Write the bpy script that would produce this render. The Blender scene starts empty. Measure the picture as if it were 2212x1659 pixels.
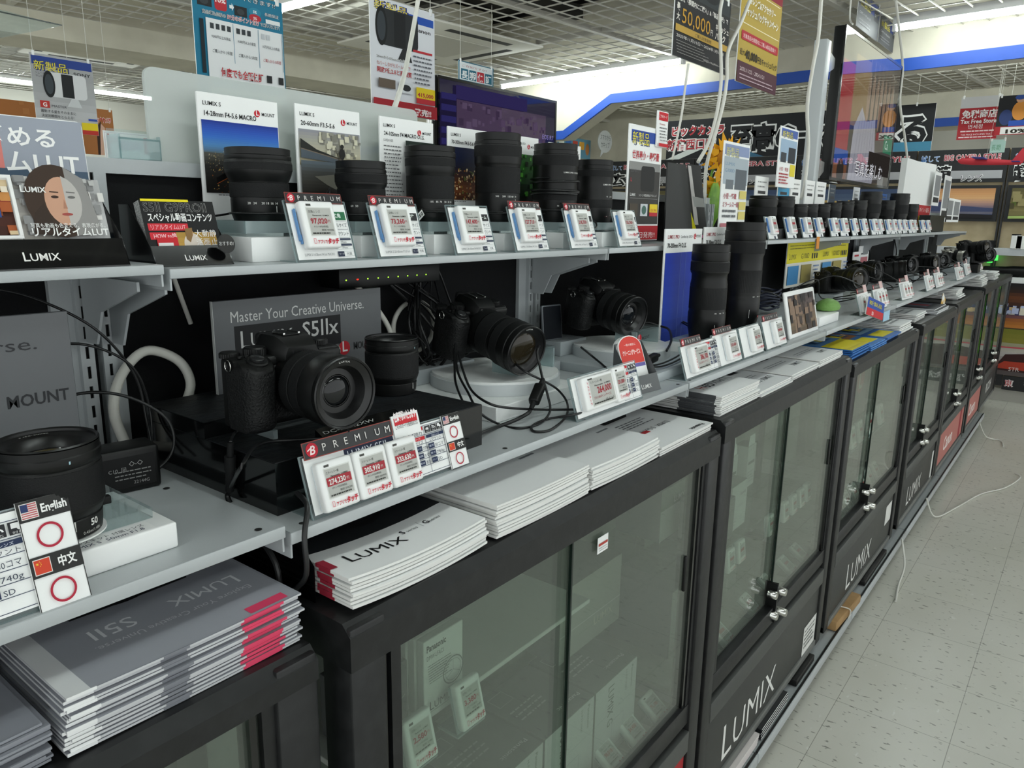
import bpy, bmesh, math, random
from mathutils import Vector, Matrix, Euler
D = bpy.data; SC = bpy.context.scene; COL = SC.collection
PI = math.pi; sin = math.sin; cos = math.cos
random.seed(7)
# ------------------------------------------------------------------ camera, world, exposure
W, H, F = 2212, 1659, 1620.5
YAW, PITCH, ROLL = 0.658723, -0.221262, 0.015733
CAM = Vector((0, 0, 1.41))
_f = Vector((cos(PITCH)*cos(YAW), cos(PITCH)*sin(YAW), sin(PITCH)))
_r = Vector((sin(YAW), -cos(YAW), 0)); _u = _r.cross(_f)
RX = cos(ROLL)*_r + sin(ROLL)*_u; UX = -sin(ROLL)*_r + cos(ROLL)*_u
cam = D.objects.new('camera', D.cameras.new('camera')); COL.objects.link(cam)
m = Matrix((RX, UX, -_f)).transposed().to_4x4(); m.translation = CAM
cam.matrix_world = m
cam.data.sensor_width = 36; cam.data.lens = 36*F/W; cam.data.clip_start = 0.02; cam.data.clip_end = 60
SC.camera = cam
SC.view_settings.view_transform = 'Standard'; SC.view_settings.look = 'None'
SC.view_settings.gamma = 1; SC.view_settings.use_curve_mapping = False
SC.view_settings.exposure = 1.15
w_ = D.worlds.new('store'); SC.world = w_; w_.use_nodes = True
w_.node_tree.nodes['Background'].inputs[0].default_value = (0.80, 0.84, 0.84, 1)
w_.node_tree.nodes['Background'].inputs[1].default_value = 0.75
TUBE = 20.0            # radiance of the ceiling tubes
# ------------------------------------------------------------------ a photo pixel on a real plane of the place
def ray(x, y): return RX*((x-W/2)/F) + UX*(-(y-H/2)/F) + _f
def hx(x, y, X): r = ray(x, y); return CAM + r*(X/r.x)
def hy(x, y, Y): r = ray(x, y); return CAM + r*(Y/r.y)
def hz(x, y, Z): r = ray(x, y); return CAM + r*((Z-CAM.z)/r.z)
def dep(p): return (Vector(p)-CAM).dot(_f)
# ------------------------------------------------------------------ materials
def lin(h):
    h = h.lstrip('#'); c = [int(h[i:i+2], 16)/255 for i in (0, 2, 4)]
    return [x/12.92 if x <= .04045 else ((x+.055)/1.055)**2.4 for x in c]+[1]
_M = {}
def mat(h, rough=.5, metal=0., spec=.5, bump=None, mix=None, coat=0., name=None, emit=None):
    """principled; bump=(scale,strength); mix=(hex, scale, lo, hi) speckles a second colour in by noise"""
    k = (h, rough, metal, spec, bump, mix, coat, emit)
    if k in _M: return _M[k]
    m = D.materials.new(name or 'paint_'+h.strip('#')); m.use_nodes = True; _M[k] = m
    nt = m.node_tree; b = nt.nodes['Principled BSDF']
    b.inputs['Base Color'].default_value = lin(h); b.inputs['Roughness'].default_value = rough
    b.inputs['Metallic'].default_value = metal; b.inputs['Specular IOR Level'].default_value = spec
    b.inputs['Coat Weight'].default_value = coat; b.inputs['Coat Roughness'].default_value = .05
    if emit: b.inputs['Emission Color'].default_value = lin(h); b.inputs['Emission Strength'].default_value = emit
    if bump or mix: tc = nt.nodes.new('ShaderNodeTexCoord')
    if bump:
        n = nt.nodes.new('ShaderNodeTexNoise'); n.inputs['Scale'].default_value = bump[0]; n.inputs['Detail'].default_value = 4
        bp = nt.nodes.new('ShaderNodeBump'); bp.inputs['Strength'].default_value = bump[1]; bp.inputs['Distance'].default_value = .002
        nt.links.new(tc.outputs['Object'], n.inputs['Vector']); nt.links.new(n.outputs[0], bp.inputs['Height']); nt.links.new(bp.outputs[0], b.inputs['Normal'])
    if mix:
        n = nt.nodes.new('ShaderNodeTexNoise'); n.inputs['Scale'].default_value = mix[1]; n.inputs['Detail'].default_value = 5
        r = nt.nodes.new('ShaderNodeValToRGB'); r.color_ramp.elements[0].position = mix[2]; r.color_ramp.elements[1].position = mix[3]
        r.color_ramp.elements[0].color = lin(h); r.color_ramp.elements[1].color = lin(mix[0])
        nt.links.new(tc.outputs['Object'], n.inputs['Vector']); nt.links.new(n.outputs[0], r.inputs[0]); nt.links.new(r.outputs[0], b.inputs['Base Color'])
    return m
def glass(name, tint='#ffffff', refl=1.0, ior=1.45, haze=0., hz='#ffffff'):
    """thin clear sheet: fresnel reflection over straight transmission, with an optional diffuse haze mixed in"""
    if name in _M: return _M[name]
    m = D.materials.new(name); m.use_nodes = True; _M[name] = m; nt = m.node_tree; nt.nodes.clear()
    N = nt.nodes.new; o = N('ShaderNodeOutputMaterial'); t = N('ShaderNodeBsdfTransparent'); g = N('ShaderNodeBsdfGlossy'); lw = N('ShaderNodeLayerWeight'); lw.inputs[0].default_value = .5; pw_ = N('ShaderNodeMath'); pw_.operation = 'POWER'; pw_.inputs[1].default_value = 5; fr = N('ShaderNodeMath'); fr.operation = 'MULTIPLY_ADD'; f0 = ((ior-1)/(ior+1))**2; mx = N('ShaderNodeMixShader')
    t.inputs[0].default_value = lin(tint); g.inputs['Roughness'].default_value = .02; g.inputs[0].default_value = (refl, refl, refl, 1); nt.links.new(lw.outputs['Facing'], pw_.inputs[0]); nt.links.new(pw_.outputs[0], fr.inputs[0]); fr.inputs[1].default_value = 1-f0; fr.inputs[2].default_value = f0
    nt.links.new(fr.outputs[0], mx.inputs[0]); nt.links.new(t.outputs[0], mx.inputs[1]); nt.links.new(g.outputs[0], mx.inputs[2])
    last = mx
    if haze:
        d = N('ShaderNodeBsdfDiffuse'); d.inputs[0].default_value = lin(hz); m2 = N('ShaderNodeMixShader'); m2.inputs[0].default_value = haze
        nt.links.new(mx.outputs[0], m2.inputs[1]); nt.links.new(d.outputs[0], m2.inputs[2]); last = m2
    nt.links.new(last.outputs[0], o.inputs[0]); return m
def emat(h, s, name=None):
    k = ('e', h, s)
    if k in _M: return _M[k]
    m = D.materials.new(name or 'glow_'+h.strip('#')); m.use_nodes = True; _M[k] = m; nt = m.node_tree; nt.nodes.clear()
    o = nt.nodes.new('ShaderNodeOutputMaterial'); e = nt.nodes.new('ShaderNodeEmission'); e.inputs[0].default_value = lin(h); e.inputs[1].default_value = s
    nt.links.new(e.outputs[0], o.inputs[0]); return m
def pr(h): return mat(h, .55, 0, .3)            # printed ink / paper
BLK = mat('#0a0b0b', .42, 0, .35, name='black_plastic'); RUB = mat('#0e0f10', .62, 0, .3, bump=(900, .25), name='black_rubber')
LEA = mat('#0c0d0e', .55, 0, .35, bump=(420, .9), name='black_leatherette'); GLO = mat('#0a0a0b', .16, 0, .5, coat=.4, name='gloss_black')
WHT = mat('#f2f3f2', .35, 0, .4, name='white_plastic'); PAP = mat('#f3f4f3', .5, 0, .3, name='white_paper')
GRY = mat('#b4b9bb', .33, .0, .55, bump=(1400, .12), name='grey_painted_steel'); CHR = mat('#d6d6d2', .18, 1, name='chrome')
CASE = mat('#161718', .42, 0, .45, bump=(60, .15), mix=('#232425', 40, .45, .75), name='black_aluminium')
ACR = glass('clear_acrylic', '#eef4f4', 1.0, 1.42, .05, '#dfe8ea'); ACE = glass('acrylic_edge', '#cfe0e0', 1.0, 1.6, .3, '#d8e4e6')
PANE = glass('cabinet_glass', '#e4ece6', 1.0, 1.52, .09, '#c4c9bf'); EDGE = mat('#10211c', .2, 0, .6, name='glass_edge')  # pane haze paints in the bright aisle reflected by the cabinet glass
# ------------------------------------------------------------------ mesh building
_T = {}
def glyphs(s, b=0.):
    k = (s, b)
    if k not in _T:
        c = D.curves.new('t', 'FONT'); c.body = s; c.size = 1; c.resolution_u = 2; c.offset = b; c.fill_mode = 'FRONT'
        o = D.objects.new('t', c); me = o.to_mesh()
        v = [(p.co.x, p.co.y) for p in me.vertices]; f = [tuple(p.vertices) for p in me.polygons]
        o.to_mesh_clear(); D.objects.remove(o); D.curves.remove(c)
        xs = [p[0] for p in v] or [0]
        _T[k] = (v, f, min(xs), max(xs))
    return _T[k]
_RB = {}
def rb_geo(w, d, h, r, seg):
    k = (round(w, 5), round(d, 5), round(h, 5), round(r, 5), seg)
    if k not in _RB:
        bm = bmesh.new(); bmesh.ops.create_cube(bm, size=1)
        for v in bm.verts: v.co = Vector((v.co.x*w, v.co.y*d, v.co.z*h))
        bmesh.ops.bevel(bm, geom=bm.edges[:], offset=r, segments=seg, profile=.5, affect='EDGES')
        bm.verts.index_update(); _RB[k] = ([tuple(v.co) for v in bm.verts], [tuple(v.index for v in f.verts) for f in bm.faces]); bm.free()
    return _RB[k]
def smooth_path(p, n=8, closed=False):
    p = [Vector(q) for q in p]; L = len(p); out = []
    for i in range(L if closed else L-1):
        g = lambda j: p[j % L] if closed else p[max(0, min(L-1, j))]
        a, b, c, d = g(i-1), g(i), g(i+1), g(i+2)
        for k in range(n):
            t = k/n; out.append(.5*((2*b)+(c-a)*t+(2*a-5*b+4*c-d)*t*t+(3*b-a-3*c+d)*t**3))
    if not closed: out.append(p[-1])
    return out
def circ(cx, cy, rx, ry=None, n=28, a0=0., a1=2*PI):
    ry = rx if ry is None else ry; full = abs(a1-a0-2*PI) < 1e-6
    return [(cx+rx*cos(a0+(a1-a0)*i/(n if full else n-1)), cy+ry*sin(a0+(a1-a0)*i/(n if full else n-1))) for i in range(n)]
def rrp(x0, y0, x1, y1, r, n=5):
    o = []
    for cx, cy, a in ((x1-r, y1-r, 0), (x0+r, y1-r, PI/2), (x0+r, y0+r, PI), (x1-r, y0+r, 1.5*PI)):
        o += [(cx+r*cos(a+PI/2*i/n), cy+r*sin(a+PI/2*i/n)) for i in range(n+1)]
    return o
class MB:
    def __init__(s, z=0., dz=5e-5): s.v = []; s.f = []; s.m = []; s.mats = []; s.X = None; s.z = z; s.dz = dz
    def mi(s, m):
        if isinstance(m, str): m = pr(m)
        if m not in s.mats: s.mats.append(m)
        return s.mats.index(m)
    def add(s, vs, fs, m):
        o = len(s.v); i = s.mi(m); X = s.X
        s.v += [tuple(X @ Vector(v)) for v in vs] if X else [tuple(v) for v in vs]
        s.f += [tuple(o+a for a in f) for f in fs]; s.m += [i]*len(fs); return s
    def box(s, a, b, m):
        (x0, y0, z0), (x1, y1, z1) = a, b
        return s.add([(x0, y0, z0), (x1, y0, z0), (x1, y1, z0), (x0, y1, z0), (x0, y0, z1), (x1, y0, z1), (x1, y1, z1), (x0, y1, z1)],
                     [(0, 3, 2, 1), (4, 5, 6, 7), (0, 1, 5, 4), (1, 2, 6, 5), (2, 3, 7, 6), (3, 0, 4, 7)], m)
    def rbox(s, a, b, r, m, seg=3):
        w, d, h = (b[i]-a[i] for i in range(3)); r = min(r, .499*min(w, d, h)); v, f = rb_geo(w, d, h, r, seg); c = [(a[i]+b[i])/2 for i in range(3)]
        return s.add([(x+c[0], y+c[1], z+c[2]) for x, y, z in v], f, m)
    def prism(s, p, z0, z1, m, cap=None):
        n = len(p); s.add([(x, y, z0) for x, y in p]+[(x, y, z1) for x, y in p], [(i, (i+1) % n, n+(i+1) % n, n+i) for i in range(n)]+[tuple(range(n-1, -1, -1))], m)
        return s.add([(x, y, z1) for x, y in p], [tuple(range(n))], cap or m)
    def hull(s, secs, m, cap=True):
        """loft equal-length closed loops of 3-D points"""
        n = len(secs[0]); vs = [p for q in secs for p in q]; fs = []
        for k in range(len(secs)-1):
            for i in range(n): j = (i+1) % n; fs.append((k*n+i, k*n+j, (k+1)*n+j, (k+1)*n+i))
        if cap: fs += [tuple(range(n-1, -1, -1)), tuple(range((len(secs)-1)*n, len(secs)*n))]
        return s.add(vs, fs, m)
    def lathe(s, prof, m, n=40, fl=0., nf=0):
        """profile [(r,z)] about local z; fl>0 flutes the wall"""
        vs = []; fs = []
        for r, z in prof:
            for i in range(n): a = 2*PI*i/n; q = r*(1-fl*(i % 2)); vs.append((q*cos(a), q*sin(a), z))
        for k in range(len(prof)-1):
            for i in range(n): j = (i+1) % n; fs.append((k*n+i, k*n+j, (k+1)*n+j, (k+1)*n+i))
        return s.add(vs, fs, m)
    def disc(s, r, z, m, n=40): return s.add([(r*cos(2*PI*i/n), r*sin(2*PI*i/n), z) for i in range(n)], [tuple(range(n))], m)
    def tube(s, p, r, m, n=8, closed=False, k=8, sm=True):
        p = smooth_path(p, k, closed) if sm else [Vector(q) for q in p]; L = len(p); vs = []; fs = []; ref = None
        for i, q in enumerate(p):
            t = (p[(i+1) % L]-p[i-1]) if closed else (p[min(i+1, L-1)]-p[max(i-1, 0)])
            t = t.normalized() if t.length > 1e-9 else Vector((0, 0, 1))
            if ref is None: ref = t.orthogonal().normalized()
            ref = (ref-t*ref.dot(t)); ref = ref.normalized() if ref.length > 1e-6 else t.orthogonal().normalized(); b = t.cross(ref)
            vs += [q+r*(cos(2*PI*j/n)*ref+sin(2*PI*j/n)*b) for j in range(n)]
        for i in range(L if closed else L-1):
            for j in range(n): a = i*n; c = ((i+1) % L)*n; fs.append((a+j, a+(j+1) % n, c+(j+1) % n, c+j))
        if not closed: fs += [tuple(range(n-1, -1, -1)), tuple(range((L-1)*n, L*n))]
        return s.add(vs, fs, m)
    # ---- flat print, each call lies a hair above the last
    def poly(s, p, m, z=None):
        s.z += s.dz; zz = s.z if z is None else z
        return s.add([(x, y, zz) for x, y in p], [tuple(range(len(p)))], m)
    def rect(s, x0, y0, x1, y1, m, r=0): return s.poly(rrp(x0, y0, x1, y1, r) if r else [(x0, y0), (x1, y0), (x1, y1), (x0, y1)], m)
    def ell(s, cx, cy, rx, m, ry=None, n=28): return s.poly(circ(cx, cy, rx, ry, n), m)
    def ring(s, cx, cy, r0, r1, m, q=1., n=36):
        s.z += s.dz; vs = []; 
        for i in range(n): a = 2*PI*i/n; vs += [(cx+r0*cos(a), cy+q*r0*sin(a), s.z), (cx+r1*cos(a), cy+q*r1*sin(a), s.z)]
        return s.add(vs, [(2*i, 2*i+1, (2*i+3) % (2*n), (2*i+2) % (2*n)) for i in range(n)], m)
    def frame(s, x0, y0, x1, y1, t, m):
        for q in ((x0, y0, x1, y0+t), (x0, y1-t, x1, y1), (x0, y0+t, x0+t, y1-t), (x1-t, y0+t, x1, y1-t)): s.rect(*q, m)
        return s
    def line(s, p, t, m):
        for (x0, y0), (x1, y1) in zip(p, p[1:]):
            d = Vector((x1-x0, y1-y0)); 
            if d.length < 1e-9: continue
            nx, ny = -d.y/d.length*t/2, d.x/d.length*t/2
            s.poly([(x0-nx, y0-ny), (x1-nx, y1-ny), (x1+nx, y1+ny), (x0+nx, y0+ny)], m)
        return s
    def text(s, x, y, e, t, m, w=None, al='l', b=0., sh=0., rot=0., sx=1.):
        v, f, a, c = glyphs(t, b); s.z += s.dz; k = e*sx
        if w: k = w/max(c-a, 1e-6)
        ox = {'l': -a, 'c': -(a+c)/2, 'r': -c}[al]; cr, sr = cos(rot), sin(rot)
        q = [((p[0]+ox)*k+sh*p[1]*e, p[1]*e) for p in v]
        return s.add([(x+X*cr-Y*sr, y+X*sr+Y*cr, s.z) for X, Y in q], f, m)
    def otext(s, x, y, e, t, m, m2, o=.05, **k):
        b = k.pop('b', 0.)
        if not t.strip(): return s
        s.text(x, y, e, t, m2, b=b+o, **k)
        if k.get('w'): v, f, a, c = glyphs(t, b+o); v2, f2, a2, c2 = glyphs(t, b); k['w'] = k['w']*(c2-a2)/(c-a); x += {'l': o*e*.6, 'c': 0, 'r': -o*e*.6}[k.get('al', 'l')]
        return s.text(x, y, e, t, m, b=b, **k)
    def greek(s, x0, y0, x1, y1, n, m, fill=.45, seed=1):
        """n lines of unreadable small print"""
        R = random.Random(seed); h = (y1-y0)/n
        for i in range(n):
            y = y1-h*(i+.5); x = x0; xe = x1-(x1-x0)*R.random()*.25
            while x < xe:
                l = (x1-x0)*(.05+.12*R.random()); s.rect(x, y-h*fill/2, min(x+l, xe), y+h*fill/2, m); x += l+h*.25
        return s
    def build(s, name, parent=None, loc=None, rot=None, ang=38, org=None, **tags):
        me = D.meshes.new(name)
        vs = s.v
        if org is not None: vs = [(a-org[0], b-org[1], c-org[2]) for a, b, c in vs]
        me.from_pydata(vs, [], s.f)
        for q in s.mats: me.materials.append(q)
        me.polygons.foreach_set('material_index', s.m); me.polygons.foreach_set('use_smooth', [True]*len(s.f)); me.update()
        me.set_sharp_from_angle(angle=math.radians(ang))
        o = D.objects.new(name, me); COL.objects.link(o)
        if parent: o.parent = parent
        if loc is not None: o.location = loc
        if rot is not None: o.rotation_euler = rot
        tag(o, **tags); return o
def tag(o, label=None, cat=None, group=None, kind=None):
    for k, v in (('label', label), ('category', cat), ('group', group), ('kind', kind)):
        if v: o[k] = v
    return o
def thing(name, label, cat, loc=(0, 0, 0), rot=(0, 0, 0), group=None):
    o = D.objects.new(name, None); o.empty_display_size = .05; COL.objects.link(o); o.location = loc; o.rotation_euler = rot
    return tag(o, label, cat, group)
def dup(o, loc=None, rot=None, label=None, group=None, parent=None):
    c = o.copy(); COL.objects.link(c)
    if parent: c.parent = parent
    for ch in list(o.children): dup(ch, parent=c)
    if loc is not None: c.location = loc
    if rot is not None: c.rotation_euler = rot
    if label: c['label'] = label
    if group: c['group'] = group
    return c
R90 = PI/2
def face(rz=0., tilt=0.): return (R90-tilt, 0, rz)      # a card's rotation: x right, y up, z towards the aisle (-Y); tilt leans it back
def lumix(p, x, y, e, m, al='l', b=.02, rot=0., sx=1.):
    """the wordmark with its tall first letter; e = height of the first letter"""
    k = e/.69; wl = (glyphs('L', b)[3]-glyphs('L', b)[2])*k*sx; ws = (glyphs('UMIX', b)[3]-glyphs('UMIX', b)[2])*k*.84*sx; t = wl+ws+.05*k*sx
    x0 = {'l': 0, 'c': -t/2, 'r': -t}[al]; c, s_ = cos(rot), sin(rot)
    p.text(x+x0*c, y+x0*s_, k, 'L', m, b=b, rot=rot, sx=sx); q = x0+wl+.05*k*sx
    p.text(x+q*c, y+q*s_, k*.84, 'UMIX', m, b=b, rot=rot, sx=sx); return t
def lmount(p, x, y, r, m2='#1b1b1b', word=True):
    p.ell(x, y, r, '#c01f2e'); p.rect(x-.32*r, y-.5*r, x-.08*r, y+.95*r, '#f4f4f4'); p.rect(x-.32*r, y-.52*r, x+.55*r, y-.28*r, '#f4f4f4')
    if word: p.text(x+1.6*r, y-.45*r, r*1.35, 'MOUNT', m2, b=.01)
# ================================================================== the room
def floor_mat():
    m = D.materials.new('speckled_vinyl_tile'); m.use_nodes = True; nt = m.node_tree; N = nt.nodes.new; L = nt.links.new; b = nt.nodes['Principled BSDF']
    tc = N('ShaderNodeTexCoord'); 
    def noise(sc, det, vec=None, st=None):
        n = N('ShaderNodeTexNoise'); n.inputs['Scale'].default_value = sc; n.inputs['Detail'].default_value = det
        if st:
            mp = N('ShaderNodeMapping'); mp.inputs['Scale'].default_value = st; L(tc.outputs['Object'], mp.inputs[0]); L(mp.outputs[0], n.inputs['Vector'])
        else: L(tc.outputs['Object'], n.inputs['Vector'])
        return n.outputs[0]
    def ramp(i, a, b_, c0, c1):
        r = N('ShaderNodeValToRGB'); e = r.color_ramp.elements; e[0].position = a; e[1].position = b_; e[0].color = lin(c0); e[1].color = lin(c1); L(i, r.inputs[0]); return r.outputs[0]
    def mixc(f, a, c):
        x = N('ShaderNodeMix'); x.data_type = 'RGBA'; L(f, x.inputs[0])
        for s_, v in ((6, a), (7, c)):
            if isinstance(v, str): x.inputs[s_].default_value = lin(v)
            else: L(v, x.inputs[s_])
        return x.outputs[2]
    base = ramp(noise(2.2, 3), .35, .7, '#d9d8ce', '#d0cfc3')
    sp = ramp(noise(75, 2, st=(1, .45, 1)), .31, .36, '#ffffff', '#000000')
    c = mixc(sp, base, '#8f8e84')
    sp2 = ramp(noise(40, 3, st=(.5, 1, 1)), .68, .74, '#000000', '#ffffff'); c = mixc(sp2, c, '#e2e2da')
    br = N('ShaderNodeTexBrick'); br.offset = 0; br.inputs['Scale'].default_value = 1; br.inputs['Mortar Size'].default_value = .0009; br.inputs['Mortar Smooth'].default_value = 0
    br.inputs['Brick Width'].default_value = .3; br.inputs['Row Height'].default_value = .3; br.inputs['Color1'].default_value = (1, 1, 1, 1); br.inputs['Color2'].default_value = (.95, .95, .95, 1); br.inputs['Mortar'].default_value = (.45, .45, .43, 1)
    mp = N('ShaderNodeMapping'); mp.inputs['Location'].default_value = (-.087, -.139, 0); L(tc.outputs['Object'], mp.inputs[0]); L(mp.outputs[0], br.inputs['Vector'])
    x = N('ShaderNodeMix'); x.data_type = 'RGBA'; x.blend_type = 'MULTIPLY'; x.inputs[0].default_value = 1; L(c, x.inputs[6]); L(br.outputs[0], x.inputs[7]); L(x.outputs[2], b.inputs['Base Color'])
    b.inputs['Roughness'].default_value = .3; b.inputs['Specular IOR Level'].default_value = .5
    bp = N('ShaderNodeBump'); bp.inputs['Strength'].default_value = .06; bp.inputs['Distance'].default_value = .01; L(noise(9, 3), bp.inputs['Height']); L(bp.outputs[0], b.inputs['Normal'])
    return m
MB().add([(-3, -4, 0), (12, -4, 0), (12, 10, 0), (-3, 10, 0)], [(0, 1, 2, 3)], floor_mat()).build('floor', kind='structure')
ZG = 2.66                                   # height of the open wire ceiling
CU = Vector((cos(-.105), sin(-.105), 0)); CV = Vector((-sin(-.105), cos(-.105), 0))
def cu(u, v, z): return CU*u+CV*v+Vector((0, 0, z))
CROT = (0, 0, -.105)
SLAB = mat('#2c2b29', .9, mix=('#171614', 3, .4, .65), name='dark_slab'); BEIGE = mat('#d3cebd', .75, mix=('#c4bfae', 4, .4, .7), name='beige_plaster'); BLUE = mat('#1f4fb0', .5, name='blue_band')
WIRE = mat('#c9c6bb', .45, name='ceiling_wire')
b = MB(); b.box((-4, -4.5, 3.35), (14, 12, 3.45), SLAB); b.build('ceiling', rot=CROT, kind='structure')
# services above the grid: ducts and pipes crossing the void
R = random.Random(3)
b = MB(); DUCT = mat('#6c6a63', .6, name='void_duct'); DK = mat('#343330', .7, name='void_steel')
for i in range(11):
    v = -3.6+i*1.35+R.random()*.4; z = 2.95+.3*R.random(); hh = .05+.09*R.random(); b.box((-4, v, z), (14, v+hh*1.6, z+hh), DUCT if i % 3 else DK)
for i in range(12):
    u = -3+i*1.4+R.random()*.5; z = 2.9+.2*R.random(); b.box((u, -4.4, z), (u+.06+.1*R.random(), 11.8, z+.06), DK if i % 2 else DUCT)
b.build('trim_1', rot=CROT, kind='structure')
# beams: (u0,v0,u1,v1,z0,z1)
def beam(n, a, c, mt=BEIGE): MB().box(a, c, mt).build(n, rot=CROT, kind='structure')
grid_holes = []
b = MB(); S = .15; t = .0035
GX0, GX1, GY0, GY1 = -3, 13, -4, 11.5
HOLES = [(5.70, -4, 6.25, 11.5), (2.0, 5.75, 13, 6.5), (3.35, 4.0, 4.6, 5.2)]
def clear(u, v): return not any(a <= u <= c and b_ <= v <= d for a, b_, c, d in HOLES)
def runs(fix, lo, hi, along_u):
    out = []; st = None; n = int((hi-lo)/S)
    for i in range(n+1):
        q = lo+i*S; ok = clear(q, fix) if along_u else clear(fix, q)
        if ok and st is None: st = q
        if (not ok or i == n) and st is not None:
            if q-st > .02: out.append((st, q))
            st = None
    return out
k = 0; v = GY0
while v <= GY1:
    tt = .02 if k % 10 == 0 else t
    for a, c in runs(v, GX0, GX1, True): b.box((a, v-tt, ZG-t), (c, v+tt, ZG+(.03 if k % 10 == 0 else t)), WIRE)
    v += S; k += 1
k = 0; u = GX0
while u <= GX1:
    tt = .02 if k % 10 == 0 else t
    for a, c in runs(u, GY0, GY1, False): b.box((u-tt, a, ZG+t), (u+tt, c, ZG+(.035 if k % 10 == 0 else 3*t)), WIRE)
    u += S; k += 1
b.build('ceiling_grid', rot=CROT, kind='structure')
# the haunched beam with a blue band across the aisle, and the bulkhead along the back aisle
def xbeam(name, u, w, hz0, hz1, v0, v1, vk, drop):
    p = [(v0, hz0), (vk, hz0), (vk+.55, hz0-drop), (v1, hz0-drop), (v1, hz1), (v0, hz1)]
    bb = MB(); n = len(p)
    bb.add([(u, a, z) for a, z in p]+[(u+w, a, z) for a, z in p], [tuple(range(n)), tuple(range(2*n-1, n-1, -1))]+[(i, n+i, n+(i+1) % n, (i+1) % n) for i in range(n)], BEIGE)
    bb.build(name, rot=CROT, kind='structure')
    bb = MB(); q = [(v0, hz0), (vk, hz0), (vk+.55, hz0-drop), (v1, hz0-drop)]
    for (a, z), (c, y) in zip(q, q[1:]):
        bb.add([(u-.012, a, z-.005), (u-.012, c, y-.005), (u-.012, c, y+.075), (u-.012, a, z+.075), (u+.01, a, z-.005), (u+.01, c, y-.005), (u+.01, c, y+.075), (u+.01, a, z+.075)],
               [(0, 1, 2, 3), (7, 6, 5, 4), (0, 4, 5, 1), (3, 2, 6, 7)], BLUE)
    bb.build('trim_2' if u < 8 else 'trim_3', rot=CROT, kind='structure')
xbeam('beam_front', 5.78, .18, 2.415, 3.3, -4, 9, 4.35, .28)
xbeam('beam_far', 8.6, .45, 2.34, 3.3, -4, 9, 3.3, .28)
beam('beam_back', (1.2, 5.9, 2.50), (5.5, 6.4, 3.3)); beam('soffit_back', (-3, 5.6, 2.78), (5.5, 5.92, 3.3))
# far and side walls of the shop
WALL = mat('#d8d6cc', .7, name='wall_paint')
MB().box((-3, 9.6, 0), (12, 9.7, 3.4), WALL).build('wall_left', kind='structure')
MB().box((10.6, -4, 0), (10.7, 10, 3.4), WALL).build('wall_far', kind='structure')
# ------------------------------------------------------------------ ceiling tubes
def tube_light(p, q, label, two=False, z=2.61):
    p = Vector((p[0], p[1], z)); q = Vector((q[0], q[1], z)); d = q-p; L = d.length; a = math.atan2(d.y, d.x)
    r = thing('ceiling_light', label, 'light', (p+q)/2, (0, 0, a), 'ceiling tube lights')
    MB().rbox((-L/2, -.028, .018), (L/2, .028, .07), .006, WHT, 2).build('housing', r)
    tb = MB(); tb.X = Matrix.Rotation(R90, 4, 'Y'); tb.lathe([(.0165, -L/2+.02), (.0165, L/2-.02)], emat('#f4fffb', TUBE, 'tube_glow'), 10); tb.build('tube', r)
    [MB().rbox((x_-.013, -.02, -.02), (x_+.013, .02, .03), .004, WHT, 2).build('end_cap', r) for x_ in (-L/2+.009, L/2-.009)]
    return r
def tl_px(a, c, label): tube_light(hz(*a, 2.61), hz(*c, 2.61), label)
tl_px((36, 72), (405, 131), 'long tube light hanging in front of the beige soffit, top left of the photo')
tl_px((-70, 163), (330, 214), 'tube light half behind the lens poster at far left')
tl_px((1083, 188), (1478, 132), 'tube light above the landscape screen, left end just above its right corner')
tl_px((1282, 230), (1722, 180), 'tube light passing behind the two hanging cashback posters')
tl_px((613, 170), (760, 197), 'short tube light just above the grey header board')
tl_px((600, 22), (716, -8), 'tube light at the top edge right of the blue guarantee poster')
tl_px((1950, 152), (2330, 106), 'tube light below the blue band at far right')
tl_px((1930, 62), (2330, 4), 'tube light above the beige beam at top right')
tl_px((1216, 283), (1288, 291), 'small distant tube light right of the landscape screen')
tl_px((1312, 297), (1370, 304), 'small distant tube light left of the white new-product stand')
tl_px((244, 259), (290, 266), 'small distant tube light left of the grey header board')
tl_px((2040, 240), (2090, 238), 'short tube light left of the red tax free sign')
for i, (u, v) in enumerate(((-1.2, .2), (.9, .2), (-1.2, -1.6), (.9, -1.6), (3.0, -1.6), (3.0, .2), (-1.2, 2.4), (.6, 2.4), (2.6, 2.6), (5.1, -1.6), (7.2, -1.6), (6.9, .6))):
    a = cu(u-.6, v, 0); c = cu(u+.6, v, 0); tube_light(a, c, ['tube light of the run over the aisle, out of frame', 'tube light of the run over the shelves, out of frame'][v > 1])
# ================================================================== the long shelf unit
XB = .97                                         # face of the black back panel
ZM, ZU = 1.104, 1.349                            # tops of the camera shelf and the lens shelf
BACK = mat('#0b0c0e', .8, 0, .25, bump=(700, .3), mix=('#15161a', 5, .45, .7), name='black_cloth_panel')
b = MB(); b.box((-.6, XB, .12), (6.3, XB+.03, 1.452), BACK); b.build('gondola_back', label='black back panel running the whole length of the shelf unit', cat='panel')
b = MB(); b.box((-.6, XB-.008, 1.452), (6.3, XB+.05, 1.47), GRY); b.build('top_rail', label='grey steel capping rail along the top of the shelf unit', cat='rail')
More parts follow.
